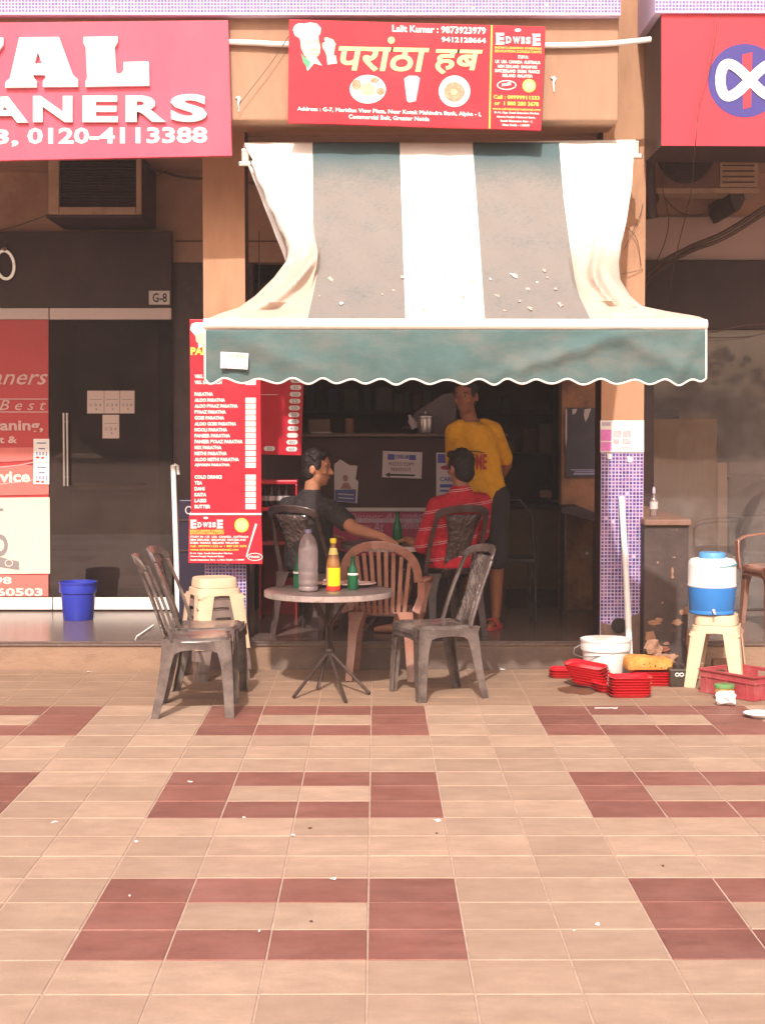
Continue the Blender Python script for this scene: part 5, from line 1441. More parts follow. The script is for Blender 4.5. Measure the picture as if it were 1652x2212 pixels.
for k in range(15):
    a = rad(180 + 180 * k / 14)
    vs += [p_ + Vector((0.0305 * math.cos(a), 0.0305 * math.sin(a), 0.223)), p_ + Vector((0.0205 * math.cos(a), 0.0205 * math.sin(a), 0.264))]
MB().add(vs, [(2 * k, 2 * k + 2, 2 * k + 3, 2 * k + 1) for k in range(14)]).build('neck_label', mat('neck_label_paper', (0.82, 0.66, 0.22), 0.5, var=0.25, vscale=60), sc_, smooth=True)
def green_bottle(p, h, r, label, lab=True):
    t = thing('green_bottle', label, 'bottle', tuple(p))
    MB().lathe(bottle_prof(h, r, 0.30, 0.0115), p, 20).build('bottle_glass', M_greeng, t, smooth=True)
    if lab:
        arc_band(r * 1.0 + 0.0006, h * 0.44, h * 0.50, 190, 350, p).build('bottle_label', M_paper, t, smooth=True)
    return t
green_bottle(ontab(762, 0.02), 0.205, 0.033, 'small green bottle with a white label on the round front table')
green_bottle(ontab(645, 0.13), 0.205, 0.033, 'green bottle half hidden behind the frosted water bottle')
p2 = W(858, 1172, 11.2); p2.z = PF + 0.6205
green_bottle(p2, 0.225, 0.034, 'dark green bottle on the second table inside the stall', False)
p_ = ontab(745, 0.19)
pt = thing('food_plate', 'oval plate with leftovers and crumpled foil on the round table', 'plate', tuple(p_))
pm = MB()
rings = [[p_ + Vector((sx * math.cos(a) * q, sy * math.sin(a) * q, z)) for a in [2 * math.pi * k / 28 for k in range(28)]] for q, z, sx, sy in ((0.55, 0.0, 0.20, 0.11), (0.62, 0.002, 0.20, 0.11), (1.0, 0.022, 0.20, 0.12), (1.0, 0.026, 0.20, 0.12), (0.6, 0.007, 0.20, 0.11))]
pm.loft(rings).build('plate', mat('pinkish_plate', (0.62, 0.42, 0.38), 0.4), pt, smooth=True)
rnd = random.Random(3)
M_foil = mat('crumpled_foil', (0.66, 0.60, 0.64), 0.35, metal=0.3, var=0.25, vscale=60)
for k in range(9):
    cc_ = p_ + Vector((rnd.uniform(-0.14, 0.12), rnd.uniform(-0.05, 0.05), 0.022 + rnd.uniform(0, 0.014)))
    n_ = 6
    mb = MB(); mb.ell(cc_, (rnd.uniform(0.018, 0.034), rnd.uniform(0.015, 0.025), rnd.uniform(0.010, 0.018)), 6)
    mb.v = [v + Vector((rnd.uniform(-1, 1), rnd.uniform(-1, 1), rnd.uniform(-1, 1))) * 0.005 for v in mb.v]
    mb.build('foil_scrap' if k % 3 else 'food_morsel', M_foil if k % 3 else M_foodprint, pt)
# ================================================================== STOOLS, BUCKETS, CRATE
def sq(c, hx, hy, z, n=32, p=4.0, rot=0.0):
    out = []
    for k in range(n):
        a = 2 * math.pi * k / n
        ca, sa = math.cos(a), math.sin(a)
        x = hx * math.copysign(abs(ca) ** (2 / p), ca); y = hy * math.copysign(abs(sa) ** (2 / p), sa)
        out.append(Vector(c) + Vector((x * math.cos(rot) - y * math.sin(rot), x * math.sin(rot) + y * math.cos(rot), z)))
    return out
def make_stool(label, m, loc, rot, group=None, h=0.45):
    t = thing('plastic_stool', label, 'stool', (0, 0, 0), group)
    o = (0, 0, 0)
    MB().loft([sq(o, 0.135, 0.135, h - 0.062), sq(o, 0.133, 0.133, h - 0.030), sq(o, 0.128, 0.128, h - 0.006), sq(o, 0.120, 0.120, h), sq(o, 0.105, 0.105, h - 0.003), sq(o, 0.02, 0.02, h - 0.006)], True).build('stool_top', m, t, smooth=True)
    ap = MB()
    ap.loft([sq(o, 0.139, 0.139, h - 0.064), sq(o, 0.147, 0.147, h - 0.068), sq(o, 0.152, 0.152, h - 0.108), sq(o, 0.147, 0.147, h - 0.108), sq(o, 0.141, 0.141, h - 0.074)], False)
    for k in range(4):
        R = Matrix.Rotation(k * math.pi / 2, 3, 'Z')
        ys = [-0.128, -0.115, -0.09, -0.055, 0.0, 0.055, 0.09, 0.115, 0.128]
        dp = [0.075, 0.040, 0.018, 0.006, 0.003, 0.006, 0.018, 0.040, 0.075]
        ap.strip([R @ Vector((0.1485 + d * 0.04, y, h - 0.106 - d / 2)) for y, d in zip(ys, dp)], (0, 0, 1), dp, 0.005)
    ap.build('apron', m, t, smooth=True)
    for sx in (-1, 1):
        for sy in (-1, 1):
            rings = []
            for k in range(7):
                u = k / 6
                cx = lerp(0.150, 0.185, u); z = lerp(h - 0.10, 0.0, u); w = lerp(0.100, 0.074, u); th = 0.006; r_ = 0.018
                L_ = [(-w, 0), (-r_, 0), (-r_ * 0.3, -r_ * 0.3), (0, -r_), (0, -w), (-th, -w), (-th, -r_), (-r_, -th), (-w, -th)]
                rings.append([Vector((sx * (cx + a), sy * (cx + b), z)) for a, b in L_])
            MB().loft(rings).build('leg', m, t, smooth=True)
    t.location = loc; t.rotation_euler = (0, 0, rot)
    return t
gq = 'stools stacked in front of the left pillar'
SX, SY = -1.045, 10.44
make_stool('grey plastic stool, bottom one of the stack under the cream stool', M_stoolg, (SX, SY, 0.0), 0.42, gq)
make_stool('grey plastic stool, second from the ground in the stack under the cream stool', M_stoolg, (SX + 0.006, SY, 0.066), 0.44, gq)
make_stool('grey plastic stool, uppermost grey one in the stack, directly under the cream stool', M_stoolg, (SX - 0.004, SY, 0.132), 0.40, gq)
make_stool('cream plastic stool on top of the stack of grey stools', M_cream, (SX, SY, 0.205), 0.42, gq)
s2 = make_stool('cream plastic stool on the ground carrying the blue and white water cooler', M_cream, (2.155, 10.14, 0.0), -0.30)
# water cooler
cc_ = Vector((2.122, 10.14, 0.451))
wc = thing('water_cooler', 'blue and white round water cooler jug on the cream stool', 'water cooler', tuple(cc_))
MB().lathe([(0.0, 0.0), (0.132, 0.0), (0.140, 0.006), (0.1415, 0.022), (0.139, 0.026), (0.1415, 0.030), (0.150, 0.172), (0.0, 0.172)], cc_, 40).build('blue_base', mat('bright_blue_plastic', (0.035, 0.20, 0.56), 0.35, var=0.06), wc, smooth=True)
MB().lathe([(0.0, 0.1725), (0.151, 0.1725), (0.154, 0.180), (0.151, 0.188), (0.150, 0.300), (0.147, 0.330), (0.135, 0.345), (0.10, 0.352), (0.0, 0.352)], cc_, 40).build('white_body', M_white, wc, smooth=True)
M_capb = mat('sky_blue_cap', (0.10, 0.30, 0.58), 0.4)
MB().lathe([(0.0, 0.3525), (0.083, 0.3525), (0.083, 0.382), (0.078, 0.388), (0.0, 0.388)], cc_, 28).build('cap', M_capb, wc, smooth=True)
MB().strip([cc_ + Vector((0.1505 * math.cos(a), 0.1505 * math.sin(a), 0.305 + 0.012 * (k / 8))) for k, a in enumerate([rad(-85 + 78 * k / 8) for k in range(9)])], (0, 0, 1), [0.006 + 0.008 * k / 8 for k in range(9)], 0.006).build('carry_handle', mat('teal_handle', (0.12, 0.38, 0.46), 0.4), wc, smooth=True)
MB().tube([cc_ + Vector((-0.02, -0.147, 0.035)), cc_ + Vector((-0.02, -0.175, 0.035)), cc_ + Vector((-0.02, -0.180, 0.015))], 0.010, 8).build('tap', M_white, wc, smooth=True)
# buckets
def bucket(name, label, c, r0, r1, h, m, wire=True, rim=0.012, band=True):
    t = thing(name, label, 'bucket', tuple(c)); c = Vector(c)
    pr = [(0.0, 0.0), (r0, 0.0), (r0 + 0.004, 0.006)]
    if band:
        pr += [(lerp(r0, r1, 0.70), h * 0.70), (lerp(r0, r1, 0.70) + 0.010, h * 0.715), (lerp(r0, r1, 0.80) + 0.010, h * 0.80), (r1, h * 0.97)]
    pr += [(r1 + rim * 0.5, h * 0.955), (r1 + rim * 0.5, h), (r1 - 0.004, h), (r0 - 0.006, 0.008), (0.0, 0.008)]
    MB().lathe(pr, c, 40).build('bucket_body', m, t, smooth=True)
    if wire:
        pts = []
        for k in range(15):
            a = math.pi * k / 14
            pts.append(c + Vector((-(r1 + 0.012) * math.cos(a), -(r1 * 0.55) * math.sin(a), h * 0.84 - 0.075 * math.sin(a))))
        MB().tube([c + Vector((-(r1 + 0.002), 0.0, h * 0.84)), c + Vector((-(r1 + 0.045), -0.02, h * 0.76)), c + Vector((-(r1 + 0.055), -0.05, h * 0.63)), c + Vector((-(r1 + 0.012), -0.10, h * 0.58)), c + Vector((-0.10, -(r1 - 0.028), h * 0.60)), c + Vector((0.02, -(r1 - 0.012), h * 0.66)), c + Vector((0.11, -(r1 - 0.045), h * 0.76)), c + Vector((r1 + 0.004, 0.0, h * 0.84))], 0.0035, 6).build('wire_handle', M_steel, t, smooth=True)
    return t
bucket('white_bucket', 'white plastic bucket with wire handle among the red trays', (W(1307, 1460, 10.42).x, 10.42, 0.0), 0.132, 0.160, 0.255, M_white)
pB = G(170, 1338, PF)
M_bluep = mat('dark_blue_bucket_plastic', (0.028, 0.042, 0.38), 0.32, var=0.08)
bucket('blue_bucket', 'dark blue plastic bucket on the step before the glass door', (pB.x, pB.y, PF), 0.108, 0.135, 0.285, M_bluep, wire=False, rim=0.016)
# notice at the top of the pillar mosaic
nt_ = tag(MB().rect(1296, 908, 1390, 977, Y_P - 0.016, 0.0055).build('pillar_poster', M_paper), 'white and pink poster at the head of the mosaic on the right pillar', 'poster')
YPP = Y_P - 0.016
Print(YPP).rect(1297, 928, 1320, 952).rect(1297, 955, 1320, 974).build('pink_print', M_pinkprint, nt_)
Print(YPP).rect(1324, 930, 1342, 943).rect(1344, 930, 1362, 943).rect(1324, 947, 1336, 958).rect(1344, 947, 1362, 958).build('picture_print', mat('pale_rose_print', (0.66, 0.44, 0.46), 0.6, var=0.35, vscale=60), nt_)
Print(YPP).rect(1299, 912, 1318, 920).rect(1336, 966, 1364, 968).build('fine_print', M_greyprint, nt_)
for x_, y_ in ((1316, 985), (1360, 992)):
    MB().slab([(x_ - 6, y_ - 7), (x_ - 5, y_ + 6), (x_ + 4, y_ + 7), (x_ + 6, y_ - 3)], YPP + 0.002, 0.003).build('torn_corner', M_paper, nt_)
# long white pipe standing in the white bucket
lp = thing('white_pipe', 'long white pipe standing in the white bucket against the right pillar', 'pipe', tuple(W(1350, 1390, 10.3)))
pa = W(1341.5, 1073, Y_P - 0.035); pb_ = W(1358, 1392, 10.47)
e_ = pb_ + (pb_ - pa) * 0.16
MB().tube([pa, pa.lerp(pb_, 0.5) + Vector((0.004, 0, 0)), e_], 0.0205, 14).build('pipe_tube', M_whitepaint, lp, smooth=True)
# red trays in loose piles
M_tray = mat('glossy_red_tray', (0.60, 0.012, 0.022), 0.22, var=0.08, local=True, spec=0.6)
def tray(label, grp, loc, rot, tilt=(0, 0), sx=0.128, sy=0.098):
    t = tag(MB().loft([sq((0, 0, 0), sx * 0.80, sy * 0.78, 0.002, 28, 5), sq((0, 0, 0), sx * 0.86, sy * 0.84, 0.0, 28, 5), sq((0, 0, 0), sx * 0.95, sy * 0.94, 0.016, 28, 5), sq((0, 0, 0), sx, sy, 0.019, 28, 5), sq((0, 0, 0), sx, sy, 0.022, 28, 5), sq((0, 0, 0), sx * 0.94, sy * 0.93, 0.020, 28, 5), sq((0, 0, 0), sx * 0.85, sy * 0.83, 0.006, 28, 5)], True).build('red_tray', M_tray, None, smooth=True), label, 'tray', grp)
    t.location = loc; t.rotation_euler = (tilt[0], tilt[1], rot)
    return t
gt = 'red serving trays on the ground'
rnd = random.Random(21)
ordn = ['bottom', 'second', 'third', 'fourth', 'fifth', 'sixth', 'seventh', 'top']
def pile(px, py, n, rot, where, dz=0.0165, tilt=(0, 0), lean=(0, 0)):
    zb = 0.128 * math.sin(abs(tilt[1])) + 0.098 * math.sin(abs(tilt[0]))
    p = G(px, py)
    for k in range(n):
        w = 'top' if k == n - 1 else ordn[k]
        tray('red tray, %s of the pile %s' % (w, where), gt, (p.x + rnd.uniform(-0.004, 0.004) + lean[0] * k, p.y + rnd.uniform(-0.004, 0.004) + lean[1] * k, 0.001 + zb + k * dz), rot + rnd.uniform(-0.05, 0.05), tilt)
pile(1358, 1503, 7, 0.03, 'nearest the paving')
pile(1404, 1478, 5, -0.08, 'under the orange sponge')
pile(1282, 1484, 7, -0.50, 'slanting before the white bucket', lean=(-0.008, 0.006), tilt=(0.05, 0.10))
pile(1228, 1462, 3, -0.10, 'farthest left on the ground')
pile(1325, 1492, 3, 0.35, 'between the nearest pile and the bucket')
# wet patch beside the trays
n_ = 16; pts_ = []
for k in range(n_):
    a = 2 * math.pi * k / n_
    q_ = G(1255 + 52 * rnd.uniform(0.75, 1.1) * math.cos(a), 1491 - 10 * rnd.uniform(0.7, 1.1) * math.sin(a)); q_.z = 0.0016
    pts_.append(q_)
o_ = MB().add(pts_, [tuple(range(n_))]).build('wet_patch', mat('wet_stone', (0.15, 0.082, 0.05), 0.35, var=0.2, vscale=8)); o_['kind'] = 'stuff'
# orange sponge on the trays
p_ = G(1404, 1478)
spg = thing('orange_sponge', 'orange foam sponge block lying on the red trays', 'sponge', (p_.x - 0.01, p_.y + 0.06, 0.092))
mb = MB(); q_ = Vector((p_.x - 0.01, p_.y + 0.06, 0.0945))
rings = []
for z, s_ in ((0.0, 0.96), (0.012, 1.0), (0.05, 0.98), (0.062, 0.90)):
    r_ = sq((0, 0, 0), 0.150 * s_, 0.085 * s_, z, 32, 7, 0.05)
    for v in r_:
        v.z += (0.028 * (v.x < 0.02) * (1 - abs(v.x + 0.06) / 0.12) if z > 0.04 else 0)
        v += Vector((rnd.uniform(-1, 1), rnd.uniform(-1, 1), rnd.uniform(-1, 1))) * 0.0025
    rings.append([v + q_ for v in r_])
mb.loft(rings).build('foam_block', mat('orange_foam', (0.72, 0.27, 0.055), 0.95, var=0.22, vscale=30, bump=0.9, bscale=120, dirt=(0.68, 0.45, 0.15), dscale=12, dlo=0.45, dhi=0.7, damt=0.6), spg, smooth=True)
for k in range(9):
    u = q_ + Vector((rnd.uniform(-0.13, 0.13), -0.084, rnd.uniform(0.012, 0.045)))
    MB().ell(u, (0.005, 0.003, 0.004), 6).build('foam_hole', M_darkside, spg)
# dark tin by the low wall
p_ = G(1467, 1484)
tn = thing('dark_tin', 'dark square tin with a small white mark at the foot of the low wall', 'tin', tuple(p_))
MB().box(p_.x - 0.062, p_.x + 0.062, p_.y, p_.y + 0.12, 0.0, 0.112).build('tin_body', mat('dark_olive_tin', (0.045, 0.032, 0.022), 0.4, var=0.3, vscale=16), tn, bevel=0.008)
MB().lathe([(0.0, 0.1121), (0.03, 0.1121), (0.03, 0.128), (0.0, 0.128)], Vector((p_.x, p_.y + 0.06, 0)), 16).build('tin_cap', M_rubber, tn, smooth=True)
for dx in (-0.016, 0.012):
    pts = [Vector((p_.x + dx + 0.012 * math.cos(a), p_.y - 0.001, 0.078 + 0.010 * math.sin(a))) for a in [2 * math.pi * k / 12 for k in range(13)]]
    MB().strip(pts, (0, 1, 0), 0.001, 0.005).build('white_mark_print', M_paper, tn)
# red crate
crx = Vector((0.246, -0.345, 0)).normalized(); cry = Vector((0.345, 0.246, 0)).normalized()
c0 = Vector((1.992, 9.83, 0.0))
LA, LB, HC = 0.43, 0.33, 0.150
crt = thing('red_crate', 'dull red plastic crate with hand holes at the right picture edge', 'crate', tuple(c0))
M_crate = mat('dull_red_crate_plastic', (0.36, 0.055, 0.065), 0.45, var=0.15, vscale=14, dirt=(0.45, 0.20, 0.18), dscale=8, dlo=0.5, dhi=0.75, damt=0.6, spec=0.4)
def cpt(a, b, z):
    return c0 + crx * a + cry * b + Vector((0, 0, z))
def cbox(mb, a0, a1, b0, b1, z0, z1):
    vs = [cpt(a, b, z) for z in (z0, z1) for a, b in ((a0, b0), (a1, b0), (a1, b1), (a0, b1))]
    return mb.add(vs, [(0, 3, 2, 1), (4, 5, 6, 7), (0, 1, 5, 4), (1, 2, 6, 5), (2, 3, 7, 6), (3, 0, 4, 7)])
wd = 0.006
cbox(MB(), 0.004, LA - 0.004, 0.004, LB - 0.004, 0.004, 0.009).build('crate_floor', M_crate, crt)
cbox(MB(), 0, LA, 0, wd, 0.003, HC - 0.012).build('side_panel', M_crate, crt)
for b0 in (LB - wd,):
    m_ = MB(); cbox(m_, 0, LA, b0, b0 + wd, 0.003, 0.085); cbox(m_, 0, 0.17, b0, b0 + wd, 0.0855, HC - 0.012); cbox(m_, 0.28, LA, b0, b0 + wd, 0.0855, HC - 0.012); cbox(m_, 0.1705, 0.2795, b0, b0 + wd, 0.128, HC - 0.012)
    m_.build('side_panel', M_crate, crt)
for a0 in (0.0, LA - wd):
    m_ = MB(); cbox(m_, a0, a0 + wd, wd, LB - wd, 0.003, 0.085); cbox(m_, a0, a0 + wd, wd, 0.11, 0.0855, HC - 0.012); cbox(m_, a0, a0 + wd, 0.22, LB - wd, 0.0855, HC - 0.012); cbox(m_, a0, a0 + wd, 0.1105, 0.2195, 0.128, HC - 0.012)
    m_.build('end_panel', M_crate, crt)
m_ = MB(); e = 0.010
cbox(m_, -e, LA + e, -e, wd + 0.001, HC - 0.0115, HC); cbox(m_, -e, LA + e, LB - wd - 0.001, LB + e, HC - 0.0115, HC); cbox(m_, -e, wd + 0.001, wd + 0.0015, LB - wd - 0.0015, HC - 0.0115, HC); cbox(m_, LA - wd - 0.001, LA + e, wd + 0.0015, LB - wd - 0.0015, HC - 0.0115, HC)
m_.build('rim_frame', M_crate, crt, bevel=0.002)
m_ = MB(); cbox(m_, -0.007, LA + 0.007, -0.007, -0.0002, 0.100, 0.107); cbox(m_, -0.007, LA + 0.007, -0.007, -0.0002, 0.002, 0.011); cbox(m_, -0.007, -0.0002, 0.0, LB, 0.098, 0.105); cbox(m_, LA + 0.0002, LA + 0.007, 0.0, LB, 0.098, 0.105)
m_.build('band_frame', M_crate, crt, bevel=0.001)
for a in (0.055, 0.215, 0.375):
    cbox(MB(), a - 0.004, a + 0.004, -0.0085, -0.0003, 0.0115, 0.0995).build('rib', M_crate, crt)
for b in (0.05, 0.28):
    cbox(MB(), LA + 0.0003, LA + 0.0085, b - 0.004, b + 0.004, 0.0115, 0.0975).build('rib', M_crate, crt)
# tub with green lid, crumpled cup, plate
p_ = G(1563, 1511)
tb = thing('food_tub', 'small yellowish plastic tub with a green lid before the red crate', 'tub', tuple(p_))
MB().lathe([(0.0, 0.0), (0.048, 0.0), (0.052, 0.01), (0.056, 0.072), (0.0, 0.072)], p_, 24).build('tub_body', mat('printed_tub', (0.62, 0.42, 0.16), 0.4, var=0.35, vscale=40, dirt=(0.6, 0.2, 0.08), dscale=30, dlo=0.5, dhi=0.6, damt=0.7), tb, smooth=True)
MB().lathe([(0.0, 0.0722), (0.061, 0.0722), (0.062, 0.078), (0.061, 0.090), (0.055, 0.094), (0.0, 0.090)], p_, 24).build('lid', mat('dull_green_lid', (0.13, 0.27, 0.10), 0.4, var=0.15), tb, smooth=True)
p_ = G(1566, 1524)
rnd = random.Random(8)
mb = MB(); mb.lathe([(0.0, -0.050), (0.036, -0.050), (0.040, -0.03), (0.036, 0.0), (0.043, 0.03), (0.040, 0.052), (0.034, 0.050), (0.0, 0.03)], p_ + Vector((0, 0, 0.042)), 14, axis=(0.92, -0.38, 0.08))
mb.v = [v + Vector((rnd.uniform(-1, 1), rnd.uniform(-1, 1), rnd.uniform(-0.6, 1))) * 0.006 for v in mb.v]
tag(mb.build('crumpled_cup', M_paper, None, smooth=False), 'crumpled white paper cup lying in front of the small tub', 'cup')
p_ = G(1642, 1549)
pl_ = tag(MB().lathe([(0.0, 0.002), (0.055, 0.0), (0.06, 0.004), (0.095, 0.020), (0.098, 0.024), (0.090, 0.020), (0.055, 0.008), (0.0, 0.006)], p_, 28).build('paper_plate', M_paper, None, smooth=True), 'white disposable plate on the paving at the right picture edge', 'plate')
# low dark wall beside the right pillar
M_lw = mat('chipped_dark_render', (0.070, 0.048, 0.043), 0.75, var=0.3, vscale=7, bump=0.4, bscale=30, dirt=(0.24, 0.13, 0.09), dscale=13, dlo=0.63, dhi=0.70, damt=0.8)
lw = thing('low_wall', 'chipped dark low wall with a stone cap right of the mosaic pillar', 'wall', (1.87, 11.3, 0))
lx0, lz = XZ(1391, 1135, 10.6); lx1 = W(1487, 1135, 10.6).x
MB().box(lx0, lx1, 10.60, 12.45, 0.0, lz).build('wall_body', M_lw, lw, bevel=0.006)
MB().box(lx0 - 0.005, lx1 + 0.012, 10.575, 12.50, lz + 0.001, lz + 0.040).build('stone_cap', mat('dusty_brown_stone', (0.22, 0.12, 0.085), 0.6, var=0.2, vscale=7, dirt=(0.32, 0.20, 0.15), dscale=5, dlo=0.5, dhi=0.8, damt=0.5), lw, bevel=0.006)
M_chip = mat('bare_brown_plaster', (0.34, 0.185, 0.115), 0.9, var=0.25, vscale=18, bump=0.6, bscale=60)
rnd = random.Random(14)
def chip(px, py, rx, ry, name='bare_patch'):
    n = 11
    pts = [(px + rx * rnd.uniform(0.55, 1.15) * math.cos(2 * math.pi * k / n), py - ry * rnd.uniform(0.55, 1.15) * math.sin(2 * math.pi * k / n)) for k in range(n)]
    MB().slab(pts, 10.594, 0.0058).build(name, M_chip, lw)
for c_ in ((1413, 1345, 20, 6), (1424, 1338, 10, 5), (1473, 1322, 8, 9), (1463, 1345, 13, 8), (1481, 1318, 5, 12), (1404, 1378, 14, 18), (1452, 1232, 3, 10), (1452, 1246, 3, 6), (1420, 1215, 2, 3), (1485, 1385, 4, 30), (1455, 1204, 4, 2), (1430, 1302, 3, 2), (1440, 1390, 8, 4)):
    chip(*c_)
def stone(px, py, Y, r, label, m=M_chip):
    c = W(px, py, Y)
    mb = MB(); mb.ell(c, r, 6)
    mb.v = [v + Vector((rnd.uniform(-1, 1) * r[0], rnd.uniform(-1, 1) * r[1], rnd.uniform(-1, 1) * r[2])) * 0.22 for v in mb.v]
    return tag(mb.build('stone_fragment', m), label, 'stone', 'broken stones at the foot of the low wall')
stone(1410, 1399, 10.50, (0.055, 0.04, 0.055), 'upright brown stone fragment, at the pillar end of the low wall foot')
stone(1435, 1425, 10.46, (0.085, 0.05, 0.045), 'largest flat brown stone fragment at the low wall foot')
stone(1404, 1432, 10.47, (0.055, 0.05, 0.035), 'brown stone fragment next to the mosaic pillar foot')
stone(1462, 1440, 10.50, (0.045, 0.04, 0.04), 'brown stone fragment next to the dark tin', M_lw)
stone(1430, 1403, 10.53, (0.05, 0.03, 0.022), 'reddish brown stone lying across other fragments', mat('red_brown_brick', (0.24, 0.085, 0.055), 0.9, var=0.3, vscale=20))
tag(MB().slab([(1540, 1424), (1580, 1424), (1582, 1440), (1538, 1440)], 10.55, 0.06).build('brick_piece', M_chip, None, bevel=0.005), 'brown brick piece lying behind the legs of the right cream stool', 'brick')
# bottle on the low wall
p_ = W(1411, 1116, 10.95); p_.z = lz + 0.041
tb_ = thing('small_bottle', 'small clear bottle with a pale label standing on the low wall cap', 'bottle', tuple(p_))
MB().lathe([(0.0, 0.0), (0.026, 0.0), (0.028, 0.006), (0.028, 0.095), (0.022, 0.115), (0.010, 0.135), (0.009, 0.155), (0.0, 0.155)], p_, 16).build('bottle_glass', M_pet, tb_, smooth=True)
MB().lathe([(0.0, 0.1555), (0.0105, 0.1555), (0.0105, 0.180), (0.006, 0.20), (0.0, 0.20)], p_, 12).build('cap', M_greyprint, tb_, smooth=True)
arc_band(0.0285, 0.05, 0.10, 190, 350, p_).build('bottle_label', M_dimpaper, tb_, smooth=True)
# litter on the ground
rnd = random.Random(31)
LT = [(945, 1773, 15, 'largest white paper scrap on the paving, near the red tile block'), (720, 1901, 10, 'white paper scrap on the paving at the far edge of the nearest red tiles'), (296, 1819, 8, 'white paper scrap alone on the beige tiles at left'), (412, 1690, 8, 'white paper scrap on a red tile of the middle block'), (632, 1806, 8, 'flat white paper scrap on the beige tiles behind the middle block'), (560, 2013, 6, 'small white paper scrap in the middle of the nearest tile block'), (195, 1452, 8, 'white paper scrap on the apron at left before the step'), (658, 1476, 12, 'white paper scrap under the round table'), (1085, 1447, 9, 'white paper scrap at the foot of the step right of the chair'), (1012, 1447, 6, 'tiny white scrap at the foot of the step behind the chair'), (527, 1767, 6, 'small pale scrap on the red tiles of the middle block'), (280, 1937, 6, 'small reddish scrap on the nearest red tiles'), (1290, 1998, 9, 'faint pale scrap smeared on the beige tiles at right'), (1240, 2012, 6, 'fainter small scrap on the beige tiles at right'), (120, 1777, 10, 'flat pale scrap on the beige tiles at far left')]
for x, y, r, lb in LT:
    p_ = G(x, y)
    scrap('paper_scrap', (p_.x, p_.y, 0.001), r / FOC * p_.y * 1.1, M_paper, lb, 'paper scrap', 'paper scraps on the ground', (0, 0, 1))
for x, y, lb in ((672, 1992, 'dry bent twig in the middle of the nearest tile block'), (670, 1790, 'dry leaf bit on the beige tiles behind the middle block'), (943, 1801, 'dry leaf bit beside the largest paper scrap'), (1430, 1871, 'dry leaf bit on the beige tiles at right')):
    p_ = G(x, y)
    scrap('dry_leaf', (p_.x, p_.y, 0.001), 6 / FOC * p_.y, M_cable, lb, 'leaf', 'dry leaf bits on the paving', (0, 0, 1))
p_ = G(1310, 1531)
spn = tag(MB().strip([p_ + Vector((-0.07, 0.005, 0.004)), p_ + Vector((0.0, 0.0, 0.005)), p_ + Vector((0.03, -0.002, 0.006)), p_ + Vector((0.05, -0.004, 0.004)), p_ + Vector((0.062, -0.006, 0.008))], (0, 1, 0), [0.007, 0.006, 0.010, 0.026, 0.012], 0.003).build('plastic_spoon', M_white, None, smooth=True), 'white plastic spoon lying at the edge of the tiled paving', 'spoon')
tag(MB().slab([(1432 - 8, 1384), (1432 + 2, 1378), (1432 + 20, 1382), (1432 + 14, 1388)], 10.9, 0.02).build('paper_scrap', M_dimpaper), 'crumpled greyish paper on the step edge behind the white bucket', 'paper scrap') if False else None
# ================================================================== PEOPLE
def remeshed(name, mb, m, parent, voxel, smooth_it=6, fac=0.5):
    o = mb.build(name, m, parent, fix=True)
    md = o.modifiers.new('r', 'REMESH'); md.mode = 'VOXEL'; md.voxel_size = voxel
    ms = o.modifiers.new('s', 'SMOOTH'); ms.iterations = smooth_it; ms.factor = fac
    dg = bpy.context.evaluated_depsgraph_get()
    me = bpy.data.meshes.new_from_object(o.evaluated_get(dg))
    o.modifiers.clear()
    old = o.data; o.data = me; bpy.data.meshes.remove(old)
    me.materials.clear(); me.materials.append(m)
    me.polygons.foreach_set('use_smooth', [True] * len(me.polygons))
    return o
def cap(mb, a, ra, b, rb, n=14):
    a, b = Vector(a), Vector(b)
    mb.tube([a, b], [ra, rb], n)
    mb.ell(a, (ra, ra, ra), 8); mb.ell(b, (rb, rb, rb), 8)
    return mb
def limb(mb, pts, rs):
    for i in range(len(pts) - 1):
        cap(mb, pts[i], rs[i], pts[i + 1], rs[i + 1])
    return mb
def body_loft(mb, secs, n=20):
    """elliptic sections: centre, half width, half depth, side direction"""
    rings = []
    for c, rx, ry, side in secs:
        c = Vector(c); s = Vector(side); s.z = 0; s.normalize(); f = Vector((-s.y, s.x, 0))
        rings.append([c + s * rx * math.cos(2 * math.pi * k / n) + f * ry * math.sin(2 * math.pi * k / n) for k in range(n)])
    mb.loft(rings)
    return mb
def frame(f):
    f = Vector(f).normalized(); s = Vector((0, 0, 1)).cross(f).normalized(); u = f.cross(s).normalized()
    return f, s, u      # forward, the person's left, up
def head(mb, c, f):
    f, s, u = frame(f); c = Vector(c)
    R = Matrix((s, f, u)).transposed()
    mb.ell(c + u * 0.022, (0.076, 0.096, 0.098), 14, rot=R)
    mb.ell(c - u * 0.050 + f * 0.022, (0.058, 0.070, 0.070), 12, rot=R)
    mb.ell(c - u * 0.092 + f * 0.058, (0.026, 0.024, 0.022), 8, rot=R)      # chin
    limb(mb, [c + f * 0.090 + u * 0.012, c + f * 0.112 - u * 0.026], [0.009, 0.014])     # nose
    mb.ell(c + f * 0.100 - u * 0.028, (0.019, 0.012, 0.011), 8, rot=R)
    mb.ell(c + f * 0.083 - u * 0.058, (0.026, 0.012, 0.011), 8, rot=R)      # mouth
    for q in (-1, 1):
        mb.ell(c + s * 0.036 * q + f * 0.082 + u * 0.030, (0.022, 0.012, 0.008), 8, rot=R)   # brow
        mb.ell(c + s * 0.042 * q + f * 0.070 - u * 0.022, (0.022, 0.020, 0.020), 8, rot=R)   # cheek
        mb.ell(c + s * 0.078 * q - f * 0.006 - u * 0.008, (0.010, 0.022, 0.034), 8, rot=R)   # ear
